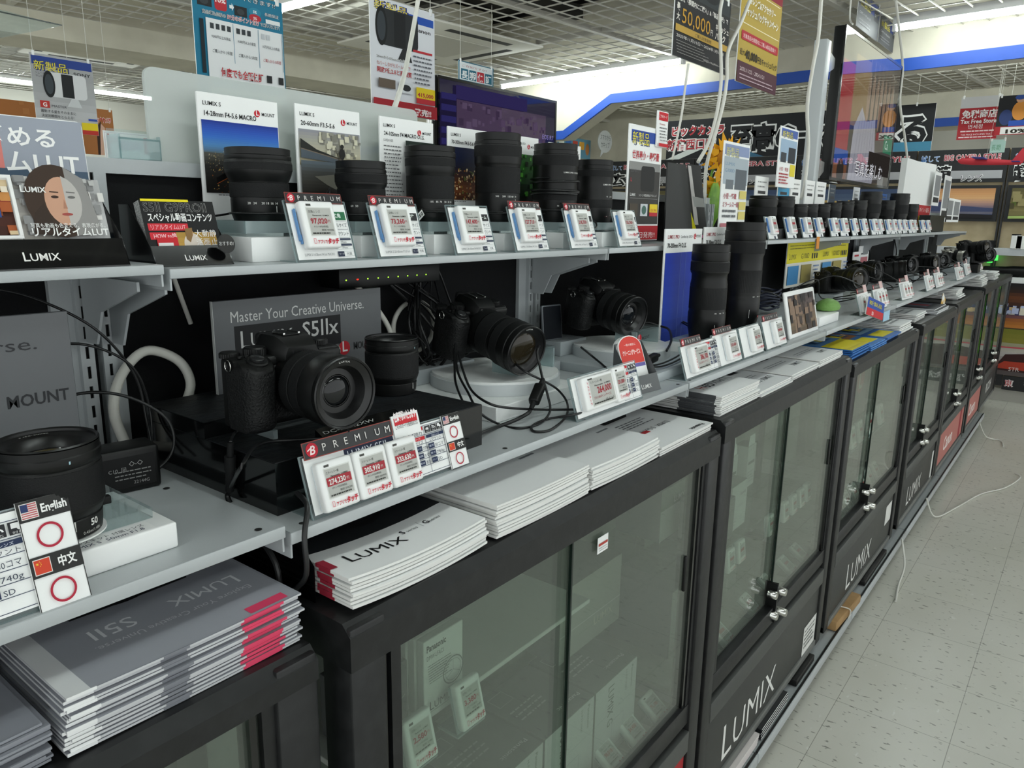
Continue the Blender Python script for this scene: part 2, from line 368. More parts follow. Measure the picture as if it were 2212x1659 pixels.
# slotted uprights in pairs
def upright(x, label, left):
    b = MB(); w = .016; g = .0042; z0, z1 = .12, 1.452; y = .955
    b.box((-w-.002 if left else 0, y, z0), (-g, y+.0015, z1), GRY) if 0 else None
    pl = .0055; c = w/2
    b.box((0, 0, z0), (c-g/2, .002, z1), GRY); b.box((c+g/2, 0, z0), (w, .002, z1), GRY)
    z = z0
    while z < z1-.03: b.box((c-g/2, 0, z), (c+g/2, .002, z+.0095), GRY); z += .0245
    b.box((0, .002, z0), (.0015, .016, z1), GRY); b.box((w-.0015, .002, z0), (w, .016, z1), GRY)
    b.box((c-g/2-.001, .006, z0), (c+g/2+.001, .007, z1), BLK)
    b.box((-.024 if left else w, .008, z0), (0 if left else w+.012, .016, z1), GRY)
    b.build('slotted_upright', loc=(x, .953, 0), label=label, cat='upright', group='slotted uprights')
for i, x in enumerate((.405, 1.306, 2.2, 3.1, 4.0, 4.9, 5.8)):
    o = ['at the first shelf joint from the left', 'at the second shelf joint, behind the middle camera', 'at the third shelf joint', 'at the fourth shelf joint', 'at the fifth shelf joint', 'at the sixth shelf joint', 'at the far end of the shelf unit'][i]
    upright(x-.022, 'left-hand grey slotted upright '+o, True); upright(x+.004, 'right-hand grey slotted upright '+o, False)
def shelf(x0, x1, yf, zt, lip, depth_to, label, holes=True):
    b = MB(); r = thing('metal_shelf', label, 'shelf', (x0, yf, zt), group='grey steel shelves')
    w = x1-x0; d = depth_to-yf; t = .0016
    b = MB(); b.rbox((0, 0, -lip), (w, .004, 0), .0012, GRY, 2); b.box((.001, .003, -t), (w-.001, d, 0), GRY); b.box((.0005, .003, -lip*2.2), (.0025, d, -t), GRY); b.box((w-.0025, .003, -lip*2.2), (w-.0005, d, -t), GRY)
    b.build('deck', r)
    if holes:
        b = MB(); h = mat('#060606', .9)
        for sx in (.022, .35, w-.35, w-.022):
            for sy in (.012, d*.5): b.lathe([(.0034, .0002), (.0034, .0004), (0, .0004)], h, 12) if 0 else b.poly([(sx+.0036*cos(a*PI/8), sy+.0036*sin(a*PI/8)) for a in range(16)], h, .0004)
        b.build('punched_hole', r)
    for sx, n in ((.012, 0), (w-.012, 1)):
        b = MB(); s_ = min(.16, d*.8); dz_ = .06 if zt < 1.2 else .10
        b.add([(sx-.0015, d-.003, -.02), (sx-.0015, d-s_, -.02), (sx-.0015, d-s_, -.03), (sx-.0015, d-.05, -.6*dz_), (sx-.0015, d-.03, -dz_), (sx-.0015, d-.003, -dz_)]+[(sx+.0015, d-.003, -.02), (sx+.0015, d-s_, -.02), (sx+.0015, d-s_, -.03), (sx+.0015, d-.05, -.6*dz_), (sx+.0015, d-.03, -dz_), (sx+.0015, d-.003, -dz_)],
              [(5, 4, 3, 2, 1, 0), (6, 7, 8, 9, 10, 11)]+[(i, (i+1) % 6, 6+(i+1) % 6, 6+i) for i in range(6)], GRY)
        b.build('bracket', r)
    return r
XJ = [-.5, .405, 1.306, 2.2, 3.1, 4.0, 4.9, 5.72]
ORD = ['leftmost', 'second', 'third', 'fourth', 'fifth', 'sixth', 'seventh']
for i in range(7):
    e = '' if i == 0 else ' from the left'
    shelf(XJ[i]+.003, XJ[i+1]-.003, .585, 1.114 if i == 0 else ZM, .0125, .95, f'{ORD[i]} lower grey shelf{e}, carrying the cameras', i < 4)
    shelf(XJ[i]+.003, XJ[i+1]-.003+(.4 if i == 6 else 0), .774, 1.354 if i == 0 else ZU, .0105, .95, f'{ORD[i]} upper grey shelf{e}, carrying the lenses and leaflets', False)
    x0, x1 = XJ[i]-.06, XJ[i+1]-.06
    if i > 0:
        r = thing('base_shelf', f'{ORD[i]} grey base tray{e}, low over the floor', 'shelf', (x0+.44, .50, .10), group='grey base trays')
        b = MB(); w = x1-x0-.004; b.rbox((0, 0, -.035), (w, .012, -.002), .004, GRY, 2); b.box((.001, .012, -.006), (w-.001, .45, -.003), GRY); b.box((.001, .014, -.03), (.003, .45, -.006), GRY); b.box((w-.003, .014, -.03), (w-.001, .45, -.006), GRY); b.build('deck', r)
        MB().box((.0, .004, -.003), (w, .009, .001), BLK).build('label_groove', r)
        for k, (sx, sy) in enumerate(((.08, .05), (w-.08, .05), (.08, .40), (w-.08, .40))):
            q = MB(); q.rbox((sx-.02, sy-.02, -.05), (sx+.02, sy+.02, -.03), .003, GRY, 2); c = q.build('caster', r)
            q = MB(); q.X = Matrix.Translation((sx, sy+.005, -.076)) @ Matrix.Rotation(R90, 4, 'Y'); q.lathe([(0, -.011), (.02, -.011), (.0235, -.007), (.0235, .007), (.02, .011), (0, .011)], RUB, 20); q.build('wheel', c)
# frosted acrylic header standing on the top rail
a = hy(339, 347, .965); c = hy(327, 139, .965); e = hy(914, 240, .965)
HDR = glass('frosted_header', '#d4dcd8', .5, 1.3, .55, '#e2e6e4')
b = MB(); b.prism(rrp(0, 0, e.x-a.x, c.z-1.47, .012), 0, .006, HDR); b.build('header_board', loc=(a.x, .985, 1.47), rot=face(), label='tall frosted white header board on the top rail behind the lens cards', cat='sign board')
# ================================================================== glass cabinets
def case(x0, x1, yf, zt, rail, zg, zk, label, yb=.95, split=.47, lock=None, logo=None, kick='#353634', inner=True, skirt=None, pw=.046, mull=True):
    """x0..x1 front width; zt top; rail height of the top front rail; zg lower edge of the glass; zk bottom"""
    r = thing('glass_cabinet', label, 'cabinet', (x0, yf, zk), group='black framed glass cabinets')
    w = x1-x0; d = yb-yf; h = zt-zk; gz = zg-zk; g = rail
    b = MB(); c = .012
    for y0, y1 in ((0, pw), (d-pw, d)):
        for sx in ((0, pw), (w-pw, w)): b.rbox((sx[0], y0, 0), (sx[1], y1, h-.004), .003, CASE, 2)
    # top front rail with a chamfered upper edge
    prof = [(0, h-g), (0, h-c), (c, h), (pw, h), (pw, h-g)]
    n = len(prof); b.add([(-.0006, y-.0006, z) for y, z in prof]+[(w+.0006, y-.0006, z) for y, z in prof], [tuple(range(n)), tuple(range(2*n-1, n-1, -1))]+[(i, n+i, n+(i+1) % n, (i+1) % n) for i in range(n)], CASE)
    b.box((pw, d-pw, h-g), (w-pw, d, h-.002), CASE)
    for sx in (0, w-pw): b.box((sx, pw, h-g), (sx+pw, d-pw, h-.001), CASE)
    b.rbox((pw-.001, .004, gz-.045), (w-pw+.001, .03, gz-.0), .002, CASE, 2); b.rbox((pw-.001, -.001, gz-.11), (w-pw+.001, .02, gz-.062), .002, mat('#454745', .45, bump=(60, .1)), 2)
    b.box((pw, .022, gz-.06), (w-pw, .03, gz-.045), GLO)
    for sx in (pw, w-pw-.026): b.box((sx, .008, gz), (sx+.007, .03, h-g), GLO); b.box((sx+.012, .006, gz), (sx+.026, .03, h-g), CASE)
    b.build('frame', r)
    b = MB(); b.rbox((pw-.004, pw-.004, h-.012), (w-pw+.004, d-pw+.004, h-.003), .001, CASE, 1); b.build('top_panel', r)
    b = MB(); b.box((.01, d-.02, 0), (w-.01, d-.014, h-.02), mat('#a9aba4', .8, mix=('#989a93', 5, .4, .6), name='cabinet_back')); b.build('back_panel', r)
    b = MB(); b.box((.012, .03, gz-.052), (w-.012, d-.02, gz-.044), mat('#b0b2ab', .75, mix=('#9c9e97', 7, .4, .6), name='cabinet_floor')); b.build('floor_panel', r)
    if kick: MB().rbox((pw, .006, .025), (w-pw, .02, gz-.114), .002, mat(kick, .45, bump=(30, .1)), 2).build('kick_panel', r)
    MB().rbox((.0, .001, 0), (w, .03, .022), .002, mat('#6b6d6a', .4), 2).build('bottom_rail', r)
    s = split*w
    for nm, a, q, y in (('sliding_door', .05, s+.018, .026), ('sliding_door', s-.0, w-.05, .014)):
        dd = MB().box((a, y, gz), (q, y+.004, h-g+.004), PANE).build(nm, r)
        ex = a if y < .02 else q-.0035
        MB().box((ex, y-.0006, gz), (ex+.0035, y+.0046, h-g+.002), EDGE).build('polished_edge', dd)
    hd = MB(); hd.rbox((w-pw-.055, .008, gz+(h-g-gz)*.52), (w-pw-.047, .014, gz+(h-g-gz)*.66), .002, BLK, 2); hd.build('finger_pull', r)
    if mull: MB().box((s-.012, d-.045, gz), (s+.01, d-.03, h-g), BLK).build('rear_mullion', r)
    if lock:
        b = MB(); z = gz+.005
        for zz, l in ((z+.035, .016), (z-.02, .022)):
            for q in (-1, 1):
                b.X = Matrix.Translation((s+q*.016, .0 if q > 0 else .012, zz)) @ Matrix.Rotation(R90, 4, 'X'); b.lathe([(0, -.004), (.0105, -.004), (.0105, l), (.009, l+.002), (0, l+.002)], CHR, 20)
        b.X = None; b.box((s-.004, -.002, z-.045), (s+.004, .03, z+.06), BLK); b.build('lock', r)
    if logo:
        p = MB(); logo(p, w, gz-.114); p.build('logo_print', r, loc=(0, .0054, 0), rot=face())
    # a glass shelf halfway up
    if inner: MB().box((.05, .09, gz+(h-g-gz)*.42), (w-.05, d-.03, gz+(h-g-gz)*.42+.005), glass('shelf_glass', '#dfe8e2', .8, 1.5, .08, '#b8c0b6')).build('glass_shelf', r)
    return r
def lg(txt, x, z, e, col='#e6e6e2', sx=1.):
    return lambda p, w, top: lumix(p, x*w, z*top, e, col, al='c', b=.0, sx=sx) if txt == 'LUMIX' else p.text(x*w, z*top, e/.69, txt, col, al='c', b=.02, sx=sx)
case(-.5, .402, .545, .999, .034, .45, .13, 'leftmost black glass cabinet, under the thick stack of grey brochures', split=.3)
def red_kick(p, w, top): p.rect(.05, .03, w-.05, top+.01, '#a8262c')
case(.427, 1.331, .525, 1.016, .05, .452, .13, 'second black glass cabinet from the left, full of boxed lenses', logo=red_kick, split=.46, inner=False)
def kick3(p, w, top):
    lumix(p, w*.36, .045, .095, '#e8e8e4', al='c', b=-.005, sx=1.06); p.rect(w-.17, .02, w-.05, .115, '#e2e2de'); p.greek(w-.16, .04, w-.06, .105, 5, '#8a8a88')
case(1.351, 2.268, .525, 1.031, .046, .452, .13, 'third black glass cabinet from the left, with white boxes and price tags', logo=kick3, lock=1, split=.47, inner=False)
def kick4(p, w, top):
    lumix(p, w*.44, .045, .095, '#e8e8e4', al='c', b=-.005, sx=1.0); p.rect(w-.16, .10, w-.06, .18, '#e2e2de')
case(2.31, 3.27, .525, 1.004, .042, .452, .13, 'fourth black glass cabinet from the left, black lens poster in its upper half', logo=kick4, lock=1, split=.42, inner=False)
def kick5(p, w, top): lumix(p, w*.4, .05, .09, '#e8e8e4', al='c', b=-.005); p.rect(w-.10, .02, w-.055, .16, '#dcdcd8')
case(3.36, 4.22, .525, 1.010, .045, .452, .13, 'fifth black glass cabinet from the left', logo=kick5, lock=1, split=.42, kick='#1f201f')
def kick6(p, w, top):
    p.rect(.05, .03, w-.05, top+.01, '#b8726a'); p.text(w*.4, .075, .11, 'Canon', '#f0e6e2', al='c', b=.02); p.rect(w-.2, .03, w-.13, top, '#9b2530')
case(4.235, 5.2, .525, 1.020, .045, .452, .13, 'sixth black glass cabinet from the left, pink panel at its foot', logo=kick6, lock=1, split=.45, pw=.05)
def kick7(p, w, top): p.rect(.05, .03, w-.05, top+.01, '#b8726a'); p.text(w*.42, .075, .11, 'Canon', '#f0e6e2', al='c', b=.02)
case(5.27, 5.95, .525, 1.034, .045, .452, .13, 'seventh black glass cabinet from the left, next to last', logo=kick7, lock=1, split=.45)
def kick8(p, w, top): p.text(w*.5, .08, .1, 'RICOH', '#d6d6d2', al='c', b=.02)
case(5.955, 6.85, .525, 1.034, .045, .452, .13, 'last black glass cabinet at the far end of the aisle', logo=kick8, lock=1, split=.45, kick='#3a3b39')
# ================================================================== builders for the goods
def grad(p, x0, y0, x1, y1, cols, n=14):
    """a printed picture's colour bands, top to bottom"""
    c = [lin(h) for h in cols]
    for i in range(n):
        t = (i+.5)/n*(len(c)-1); k = min(int(t), len(c)-2); f = t-k
        q = [c[k][j]*(1-f)+c[k+1][j]*f for j in range(3)]
        hx_ = '#'+''.join('%02x' % max(0, min(255, int(round((12.92*v if v <= .0031308 else 1.055*v**(1/2.4)-.055)*255)))) for v in q)
        p.rect(x0, y1-(y1-y0)*(i+1)/n, x1, y1-(y1-y0)*i/n, hx_)
def dots(p, x0, y0, x1, y1, n, cols, s, seed=1):
    R = random.Random(seed); g = {}
    for i in range(n):
        x = x0+(x1-x0)*R.random(); y = y0+(y1-y0)*R.random(); q = s*(.5+R.random()); c = R.choice(cols)
        p.rect(max(x0, x-q), max(y0, y-q), min(x1, x+q), min(y1, y+q), c)
def tri(p, *pts, m): p.poly(list(pts), m)
# ---- price labels
ESLG = mat('#b7b8b3', .45, 0, .3, name='e_paper_grey')
def esl(parent, x, y, z, w, h, price, style='p', rev=False, small=False, side=False, detail=True, name='electronic_tag'):
    """white e-paper tag; (x,y) lower left on the card plane, z its back"""
    b = MB(); t = .011; b.rbox((x, y, z), (x+w, y+h, z+t), .0035 if w > .03 else .0025, WHT, 3); b.rbox((x+.002, y+.002, z-.003), (x+w-.002, y+h-.002, z+.001), .0015, mat('#dfe6ea', .4), 2)
    o = b.build(name, parent)
    if side: sx0, sx1, sy0, sy1 = x+.2*w, x+.93*w, y+.10*h, y+.90*h
    else: sx0, sx1, sy0, sy1 = x+.16*w, x+.86*w, y+.27*h, y+.84*h
    s = MB(z=z+t+.0001); s.rect(sx0-.0012, sy0-.0012, sx1+.0012, sy1+.0012, '#d9dad6'); s.rect(sx0, sy0, sx1, sy1, ESLG); s.build('screen', o)
    W_, H_ = sx1-sx0, sy1-sy0; p = MB(z=z+t+.0003); ink = '#33332f'; red = '#a3303a'
    p.rect(x+.17*w, y+.885*h, x+.31*w, y+.93*h, '#4a4a46')
    if detail:
        p.text(sx0+.05*W_, sy1-.17*H_, .105*H_, 'ミラーレス一眼' if rev or side else '交換レンズ', ink, w=.5*W_)
        p.text(sx0+.2*W_, sy1-.30*H_, .08*H_, 'Panasonic  LUMIX', ink, w=.7*W_, b=.02)
        if side: p.text(sx1-.1*W_, sy0+.42*H_, .34*H_, price, red, al='r', w=.62*W_, b=.03); p.text(sx0+.08*W_, sy0+.24*H_, .12*H_, 'さらに10%ポイントサービス', red, w=.75*W_); p.text(sx1-.05*W_, sy0+.07*H_, .12*H_, 'ポイント', ink, al='r', w=.4*W_)
        else:
            if rev: p.rect(sx0, sy0+.40*H_, sx1, sy0+.70*H_, red); p.text(sx0+.08*W_, sy0+.45*H_, .26*H_, price, '#dededa', w=.68*W_, b=.03)
            else: p.text(sx0+.07*W_, sy0+.43*H_, .27*H_, price, red, w=.70*W_, b=.03)
            p.text(sx0+.80*W_, sy0+.47*H_, .12*H_, '円', '#dededa' if rev else red)
            p.text(sx0+.15*W_, sy0+.28*H_, .085*H_, 'ポイント付与対象商品', ink, w=.6*W_); p.text(sx0+.45*W_, sy0+.15*H_, .09*H_, '税別 '+price, ink, w=.5*W_)
        p.greek(sx0+.05*W_, sy0+.03*H_, sx1-.05*W_, sy0+.11*H_, 1, ink, .6, seed=len(price))
    else:
        p.rect(sx0+.1*W_, sy0+.45*H_, sx1-.15*W_, sy0+.68*H_, red); p.greek(sx0+.1*W_, sy0+.1*H_, sx1-.1*W_, sy0+.38*H_, 3, '#6a6a66', .35)
    r2 = '#c4122e'
    if side:
        p.text(x+.12*w, y+.85*h, .085*h, 'アプリでタッチ', r2, rot=-PI/2, b=.02, w=.7*h)
    else:
        p.frame(x+.17*w, y+.09*h, x+.24*w, y+.2*h, .0006, '#dd8088'); p.text(x+.28*w, y+.095*h, .085*h, 'アプリで', r2, w=.28*w, b=.03); p.text(x+.57*w, y+.09*h, .13*h, 'タッチ', r2, w=.33*w, b=.05, sh=.12)
    p.build('screen_print', o); return o
def premium(parent, x, y, z, w, h, sub=None, name='premium_strip'):
    b = MB(); b.rbox((x, y, z), (x+w, y+h, z+.0012), .0005, mat('#262628', .4), 1); o = b.build(name, parent)
    p = MB(z=z+.0013); p.frame(x, y, x+w, y+h, h*.05, '#9a463e'); p.ell(x+h*.62, y+h*.5, h*.42, '#c02234'); p.text(x+h*.62, y+h*.24, h*.7, 'B', '#f4e6e4', al='c', b=.02, sh=.25); p.line([(x+h*.3, y+h*.48), (x+h*.75, y+h*.72)], h*.07, '#f4e6e4')
    for i, c in enumerate('PREMIUM'): p.text(x+h*1.35+(w-h*1.75)*i/6.25, y+h*.28, h*.62, c, '#e9e6e2', b=.0)
    p.build('strip_print', o); return o
def flag_us(p, x, y, w, h):
    p.rect(x-.05*w, y-.06*h, x+1.05*w, y+1.06*h, '#e8e6e2')
    for i in range(0, 13, 2): p.rect(x, y+h*i/13, x+w, y+h*(i+1)/13, '#c0545c')
    p.rect(x, y+h*.46, x+w*.45, y+h, '#2c3a68')
def flag_cn(p, x, y, w, h):
    p.rect(x-.05*w, y-.06*h, x+1.05*w, y+1.06*h, '#e8e2de'); p.rect(x, y, x+w, y+h, '#d3452c'); p.poly([(x+w*.2+(.12*h if i % 2 == 0 else .05*h)*sin(i*PI/5), y+h*.72+(.12*h if i % 2 == 0 else .05*h)*cos(i*PI/5)) for i in range(10)], '#f0c840')
    for a in (.36, .42, .42, .36): pass
    for i, (q, r_) in enumerate(((.36, .86), (.43, .76), (.43, .64), (.36, .55))): p.ell(x+w*q, y+h*r_, h*.03, '#f0c840', n=8)
def lang_card(parent, x, y, z, w, h):
    b = MB(); b.box((x, y, z), (x+w, y+h, z+.0015), PAP); o = b.build('language_card', parent); p = MB(z=z+.0017); k = '#2b2b2a'; hh = h/2
    p.frame(x, y, x+w, y+h, .0006, k)
    for i, (t, fl) in enumerate((('English', flag_us), ('中文', flag_cn))):
        yt = y+h-hh*i; p.rect(x, yt-.37*hh, x+w, yt, k); fl(p, x+.07*w, yt-.31*hh, .3*w, .25*hh); p.text(x+(.44 if i == 0 else .52)*w, yt-.26*hh, .21*hh, t, '#f2f2f0', w=(.50 if i == 0 else .36)*w, b=.03)
        p.ring(x+w*.5, yt-.68*hh, .175*hh, .215*hh, '#b3243c', q=1.05)
    p.build('card_print', o); return o
def spec_table(p, x, y, w, h, head, vals):
    """the boxed table of features on a camera's price card"""
    k = '#23304f'; ln = .0005
    p.frame(x, y, x+w, y+h, ln, k)
    rows = [1, .80, .62, .46, .31, .16, 0]
    for q in rows[1:-1]: p.rect(x, y+h*q, x+w, y+h*q+ln, k)
    p.rect(x+w*.5, y, x+w*.5+ln, y+h, k)
    p.rect(x+.02*w, y+h*.91, x+.49*w, y+h*.985, '#c4252f'); p.text(x+.12*w, y+h*.925, .05*h, '有効画素数', '#f4e0e0', w=.25*w)
    p.text(x+.46*w, y+h*.825, .10*h, head[0], '#333a48', al='r', w=.36*w)
    p.rect(x+.02*w, y+h*.71, x+.49*w, y+h*.785, '#c4252f'); p.text(x+.08*w, y+h*.725, .05*h, 'センサーサイズ', '#f4e0e0', w=.3*w); p.text(x+.10*w, y+h*.635, .08*h, 'フルサイズ', '#333a48', w=.33*w)
    for i, t in enumerate(('4K', 'Wi-Fi', '撮影')):
        a = x+w*(.535+.155*i); p.rect(a, y+h*.83, a+w*.135, y+h*.975, '#26262a'); 
        if i == 0: p.text(a+w*.0675, y+h*.89, .075*h, t, '#f0f0f0', al='c', w=.1*w, b=.04)
        elif i == 1:
            for r_ in (.02, .045, .07): p.poly(circ(a+.03*w, y+h*.89, r_*w*1.3, r_*h*.9, 8, 0, PI/2)+circ(a+.03*w, y+h*.89, (r_-.012)*w*1.3, (r_-.012)*h*.9, 8, PI/2, 0), '#f0f0f0')
        else: p.rect(a+.02*w, y+h*.9, a+.08*w, y+h*.96, '#e8e8e8'); p.ell(a+.085*w, y+h*.905, .025*w, '#e8e8e8', n=12)
        p.text(a+w*.0675, y+h*.84, .032*h, '対応', '#d0d0d0', al='c', w=.09*w)
    p.rect(x+.52*w, y+h*.72, x+.99*w, y+h*.785, '#23304f'); p.text(x+.66*w, y+h*.73, .045*h, '対応レンズ', '#dfe3ee', w=.2*w); p.text(x+.60*w, y+h*.64, .075*h, head[1], '#333a48', w=.3*w)
    for i, (a, c) in enumerate(vals):
        r_ = i//2; cx = x+w*(.52 if i % 2 else .20); y0 = y+h*rows[4-0+r_] if 0 else y+h*(rows[3+r_])
        hh = h*(rows[2+r_]-rows[3+r_])
        p.rect(cx+.01*w, y0+.15*hh, cx+.16*w, y0+.85*hh, '#23304f'); p.text(cx+.02*w, y0+.4*hh, .3*hh, a, '#cfd4e2', w=.12*w)
        p.text(cx+.18*w, y0+.22*hh, .62*hh, c, '#3c4454', w=min(.28*w if i % 2 == 0 else .26*w, .62*hh*.62*len(c)))
def stand(name, label, loc, w, h, tilt=.3, rz=0., foot=.035, group=None, cat='price stand'):
    """clear L-shaped holder: leaning plate and a foot behind it"""
    r = thing(name, label, cat, loc, (0, 0, rz), group); t = .0022
    b = MB(); b.X = Matrix.Rotation(R90-tilt, 4, 'X'); b.box((0, 0, -t), (w, h, 0), ACR); b.X = None
    b.box((0, 0, 0), (w, foot, .0018), ACR)
    b.build('acrylic_holder', r)
    e = MB(); e.X = Matrix.Rotation(R90-tilt, 4, 'X')
    for q in ((-.0003, 0, -t, .0006, h, 0), (w-.0006, 0, -t, w+.0003, h, 0), (0, h-.0008, -t, w, h+.0003, 0)): e.box(q[:3], q[3:], ACE)
    e.build('acrylic_edge', r)
    f = D.objects.new('card_face', None); COL.objects.link(f); f.parent = r; f.rotation_euler = (R90-tilt, 0, 0); return r, f
def flat(r, tilt):
    """matrix that lays a card builder's x,y,z on the leaning plate of a stand"""
    return Matrix.Rotation(R90-tilt, 4, 'X')
# ---- lenses : built standing on the mount, front up
def lens(parent, spec, glass_r=None, glass_z=None, M=None, name=None, cap=False, n=56):
    """spec rows: ('b',[(r,z)..]) smooth barrel, ('k',name,r,z0,z1) ribbed ring"""
    bb = MB(); bb.X = M
    for q in spec:
        if q[0] == 'b': bb.lathe(q[1], BLK, n)
        elif q[0] == 'g': bb.lathe(q[1], GLO, n)
    o = bb.build('barrel', parent); out = [o]
    for q in spec:
        if q[0] == 'k':
            k = MB(); k.X = M; _, nm, r, z0, z1 = q; k.lathe([(r*.97, z0), (r, z0+.0008), (r, z1-.0008), (r*.97, z1)], RUB, 150, .012); k.build(nm, parent)
    return o
def glass_front(parent, R_, z, M=None, depth=.012, r_el=.6, coat='#1d2a20', txt=None):
    b = MB(); b.X = M
    b.lathe([(R_, z), (R_*.97, z+.0012), (R_*.93, z), (R_*.92, z-.002), (R_*.80, z-.004), (R_*.74, z-.005), (R_*.62, z-depth), (R_*r_el, z-depth)], GLO if 0 else mat('#0e0e0f', .35, 0, .5, name='lens_inner'), 56); b.build('front_ring', parent)
    g = MB(); g.X = M; N = 10; g.lathe([(R_*r_el*cos(i*PI/2/N), z-depth-.002+R_*r_el*.28*sin(i*PI/2/N)) for i in range(N+1)], mat(coat, .04, .0, .45, name='coated_glass'), 44); g.build('front_element', parent)
    k = MB(); k.X = M; k.lathe([(R_*r_el*1.0, z-depth-.001), (R_*r_el*1.05, z-depth+.0006), (R_*r_el*1.1, z-depth)], CHR if 0 else GLO, 44)
    k.build('retaining_ring', parent)
    if txt:
        p = MB(); p.X = M
        for s_, a0, e in txt:
            A = a0
            for c in s_:
                v, f, x0, x1 = glyphs(c, .0) if c != ' ' else ([], [], 0, .3)
                wd = (x1-x0)*e+.12*e
                for_v = [(R_*.845*cos(A)+0, 0, 0)]
                vs = []
                for X, Y in v: 
                    aa = A-(X-x0)*e/(R_*.85); rr = R_*.83+Y*e; vs.append((rr*cos(aa), rr*sin(aa), z-.0027))
                if v: p.add(vs, f, pr('#d8d8d4'))
                A -= wd/(R_*.85)
        p.build('front_engraving', parent)
def ctext(p, R_, z, e, t, m, ang=-PI/2, b=0., al='c', vert=False):
    """lettering wrapped round a barrel, upright, readable from outside"""
    v, f, x0, x1 = glyphs(t, b); o = {'c': (x0+x1)/2, 'l': x0, 'r': x1}[al]
    if vert: p.add([((R_+.0001)*cos(ang-Y*e/R_), (R_+.0001)*sin(ang-Y*e/R_), z+(X-o)*e) for X, Y in v], f, pr(m))
    else: p.add([((R_+.0001)*cos(ang+(X-o)*e/R_), (R_+.0001)*sin(ang+(X-o)*e/R_), z+Y*e) for X, Y in v], f, pr(m))
def cbar(p, R_, z0, z1, a, w, m):
    p.add([((R_+.0001)*cos(a+q*w/R_/2), (R_+.0001)*sin(a+q*w/R_/2), z) for q, z in ((-1, z0), (1, z0), (1, z1), (-1, z1))], [(0, 1, 2, 3)], pr(m))
def tall_lens(name, label, loc, prof, rings, marks, rz=0., group='lenses on display', cap=True, bar=None, red=None, cords=0):
    """prof [(r,z)] of the black barrel; rings [(name,r,z0,z1)]; marks [(z,r,[(text,angle)])]"""
    r = thing(name, label, 'camera lens', loc, (0, 0, rz), group)
    lens(r, [('b', prof)]+[('k',)+q for q in rings])
    R_, Z = prof[-1]
    if cap: 
        b = MB(); b.lathe([(R_, Z), (R_*.985, Z+.0005), (R_*.93, Z+.0005), (R_*.92, Z-.002), (0, Z-.002)], BLK, 56); b.build('front_cap', r)
    p = MB()
    for z, rr, ts in marks:
        for t, a in ts: ctext(p, rr, z, .0042, t, '#dcdcd8', -PI/2+a, b=.01)
    if bar: cbar(p, bar[0], bar[1], bar[2], -PI/2+bar[3], .0009, '#dcdcd8')
    if red: cbar(p, red[0], red[1], red[1]+.005, -PI/2+red[2], .008, '#b3212c'); ctext(p, red[0]+.0001, red[1]+.0008, .0046, 'S', '#f0e8e8', -PI/2+red[2], b=.03)
    if p.v: p.build('scale_marks', r)
    return r
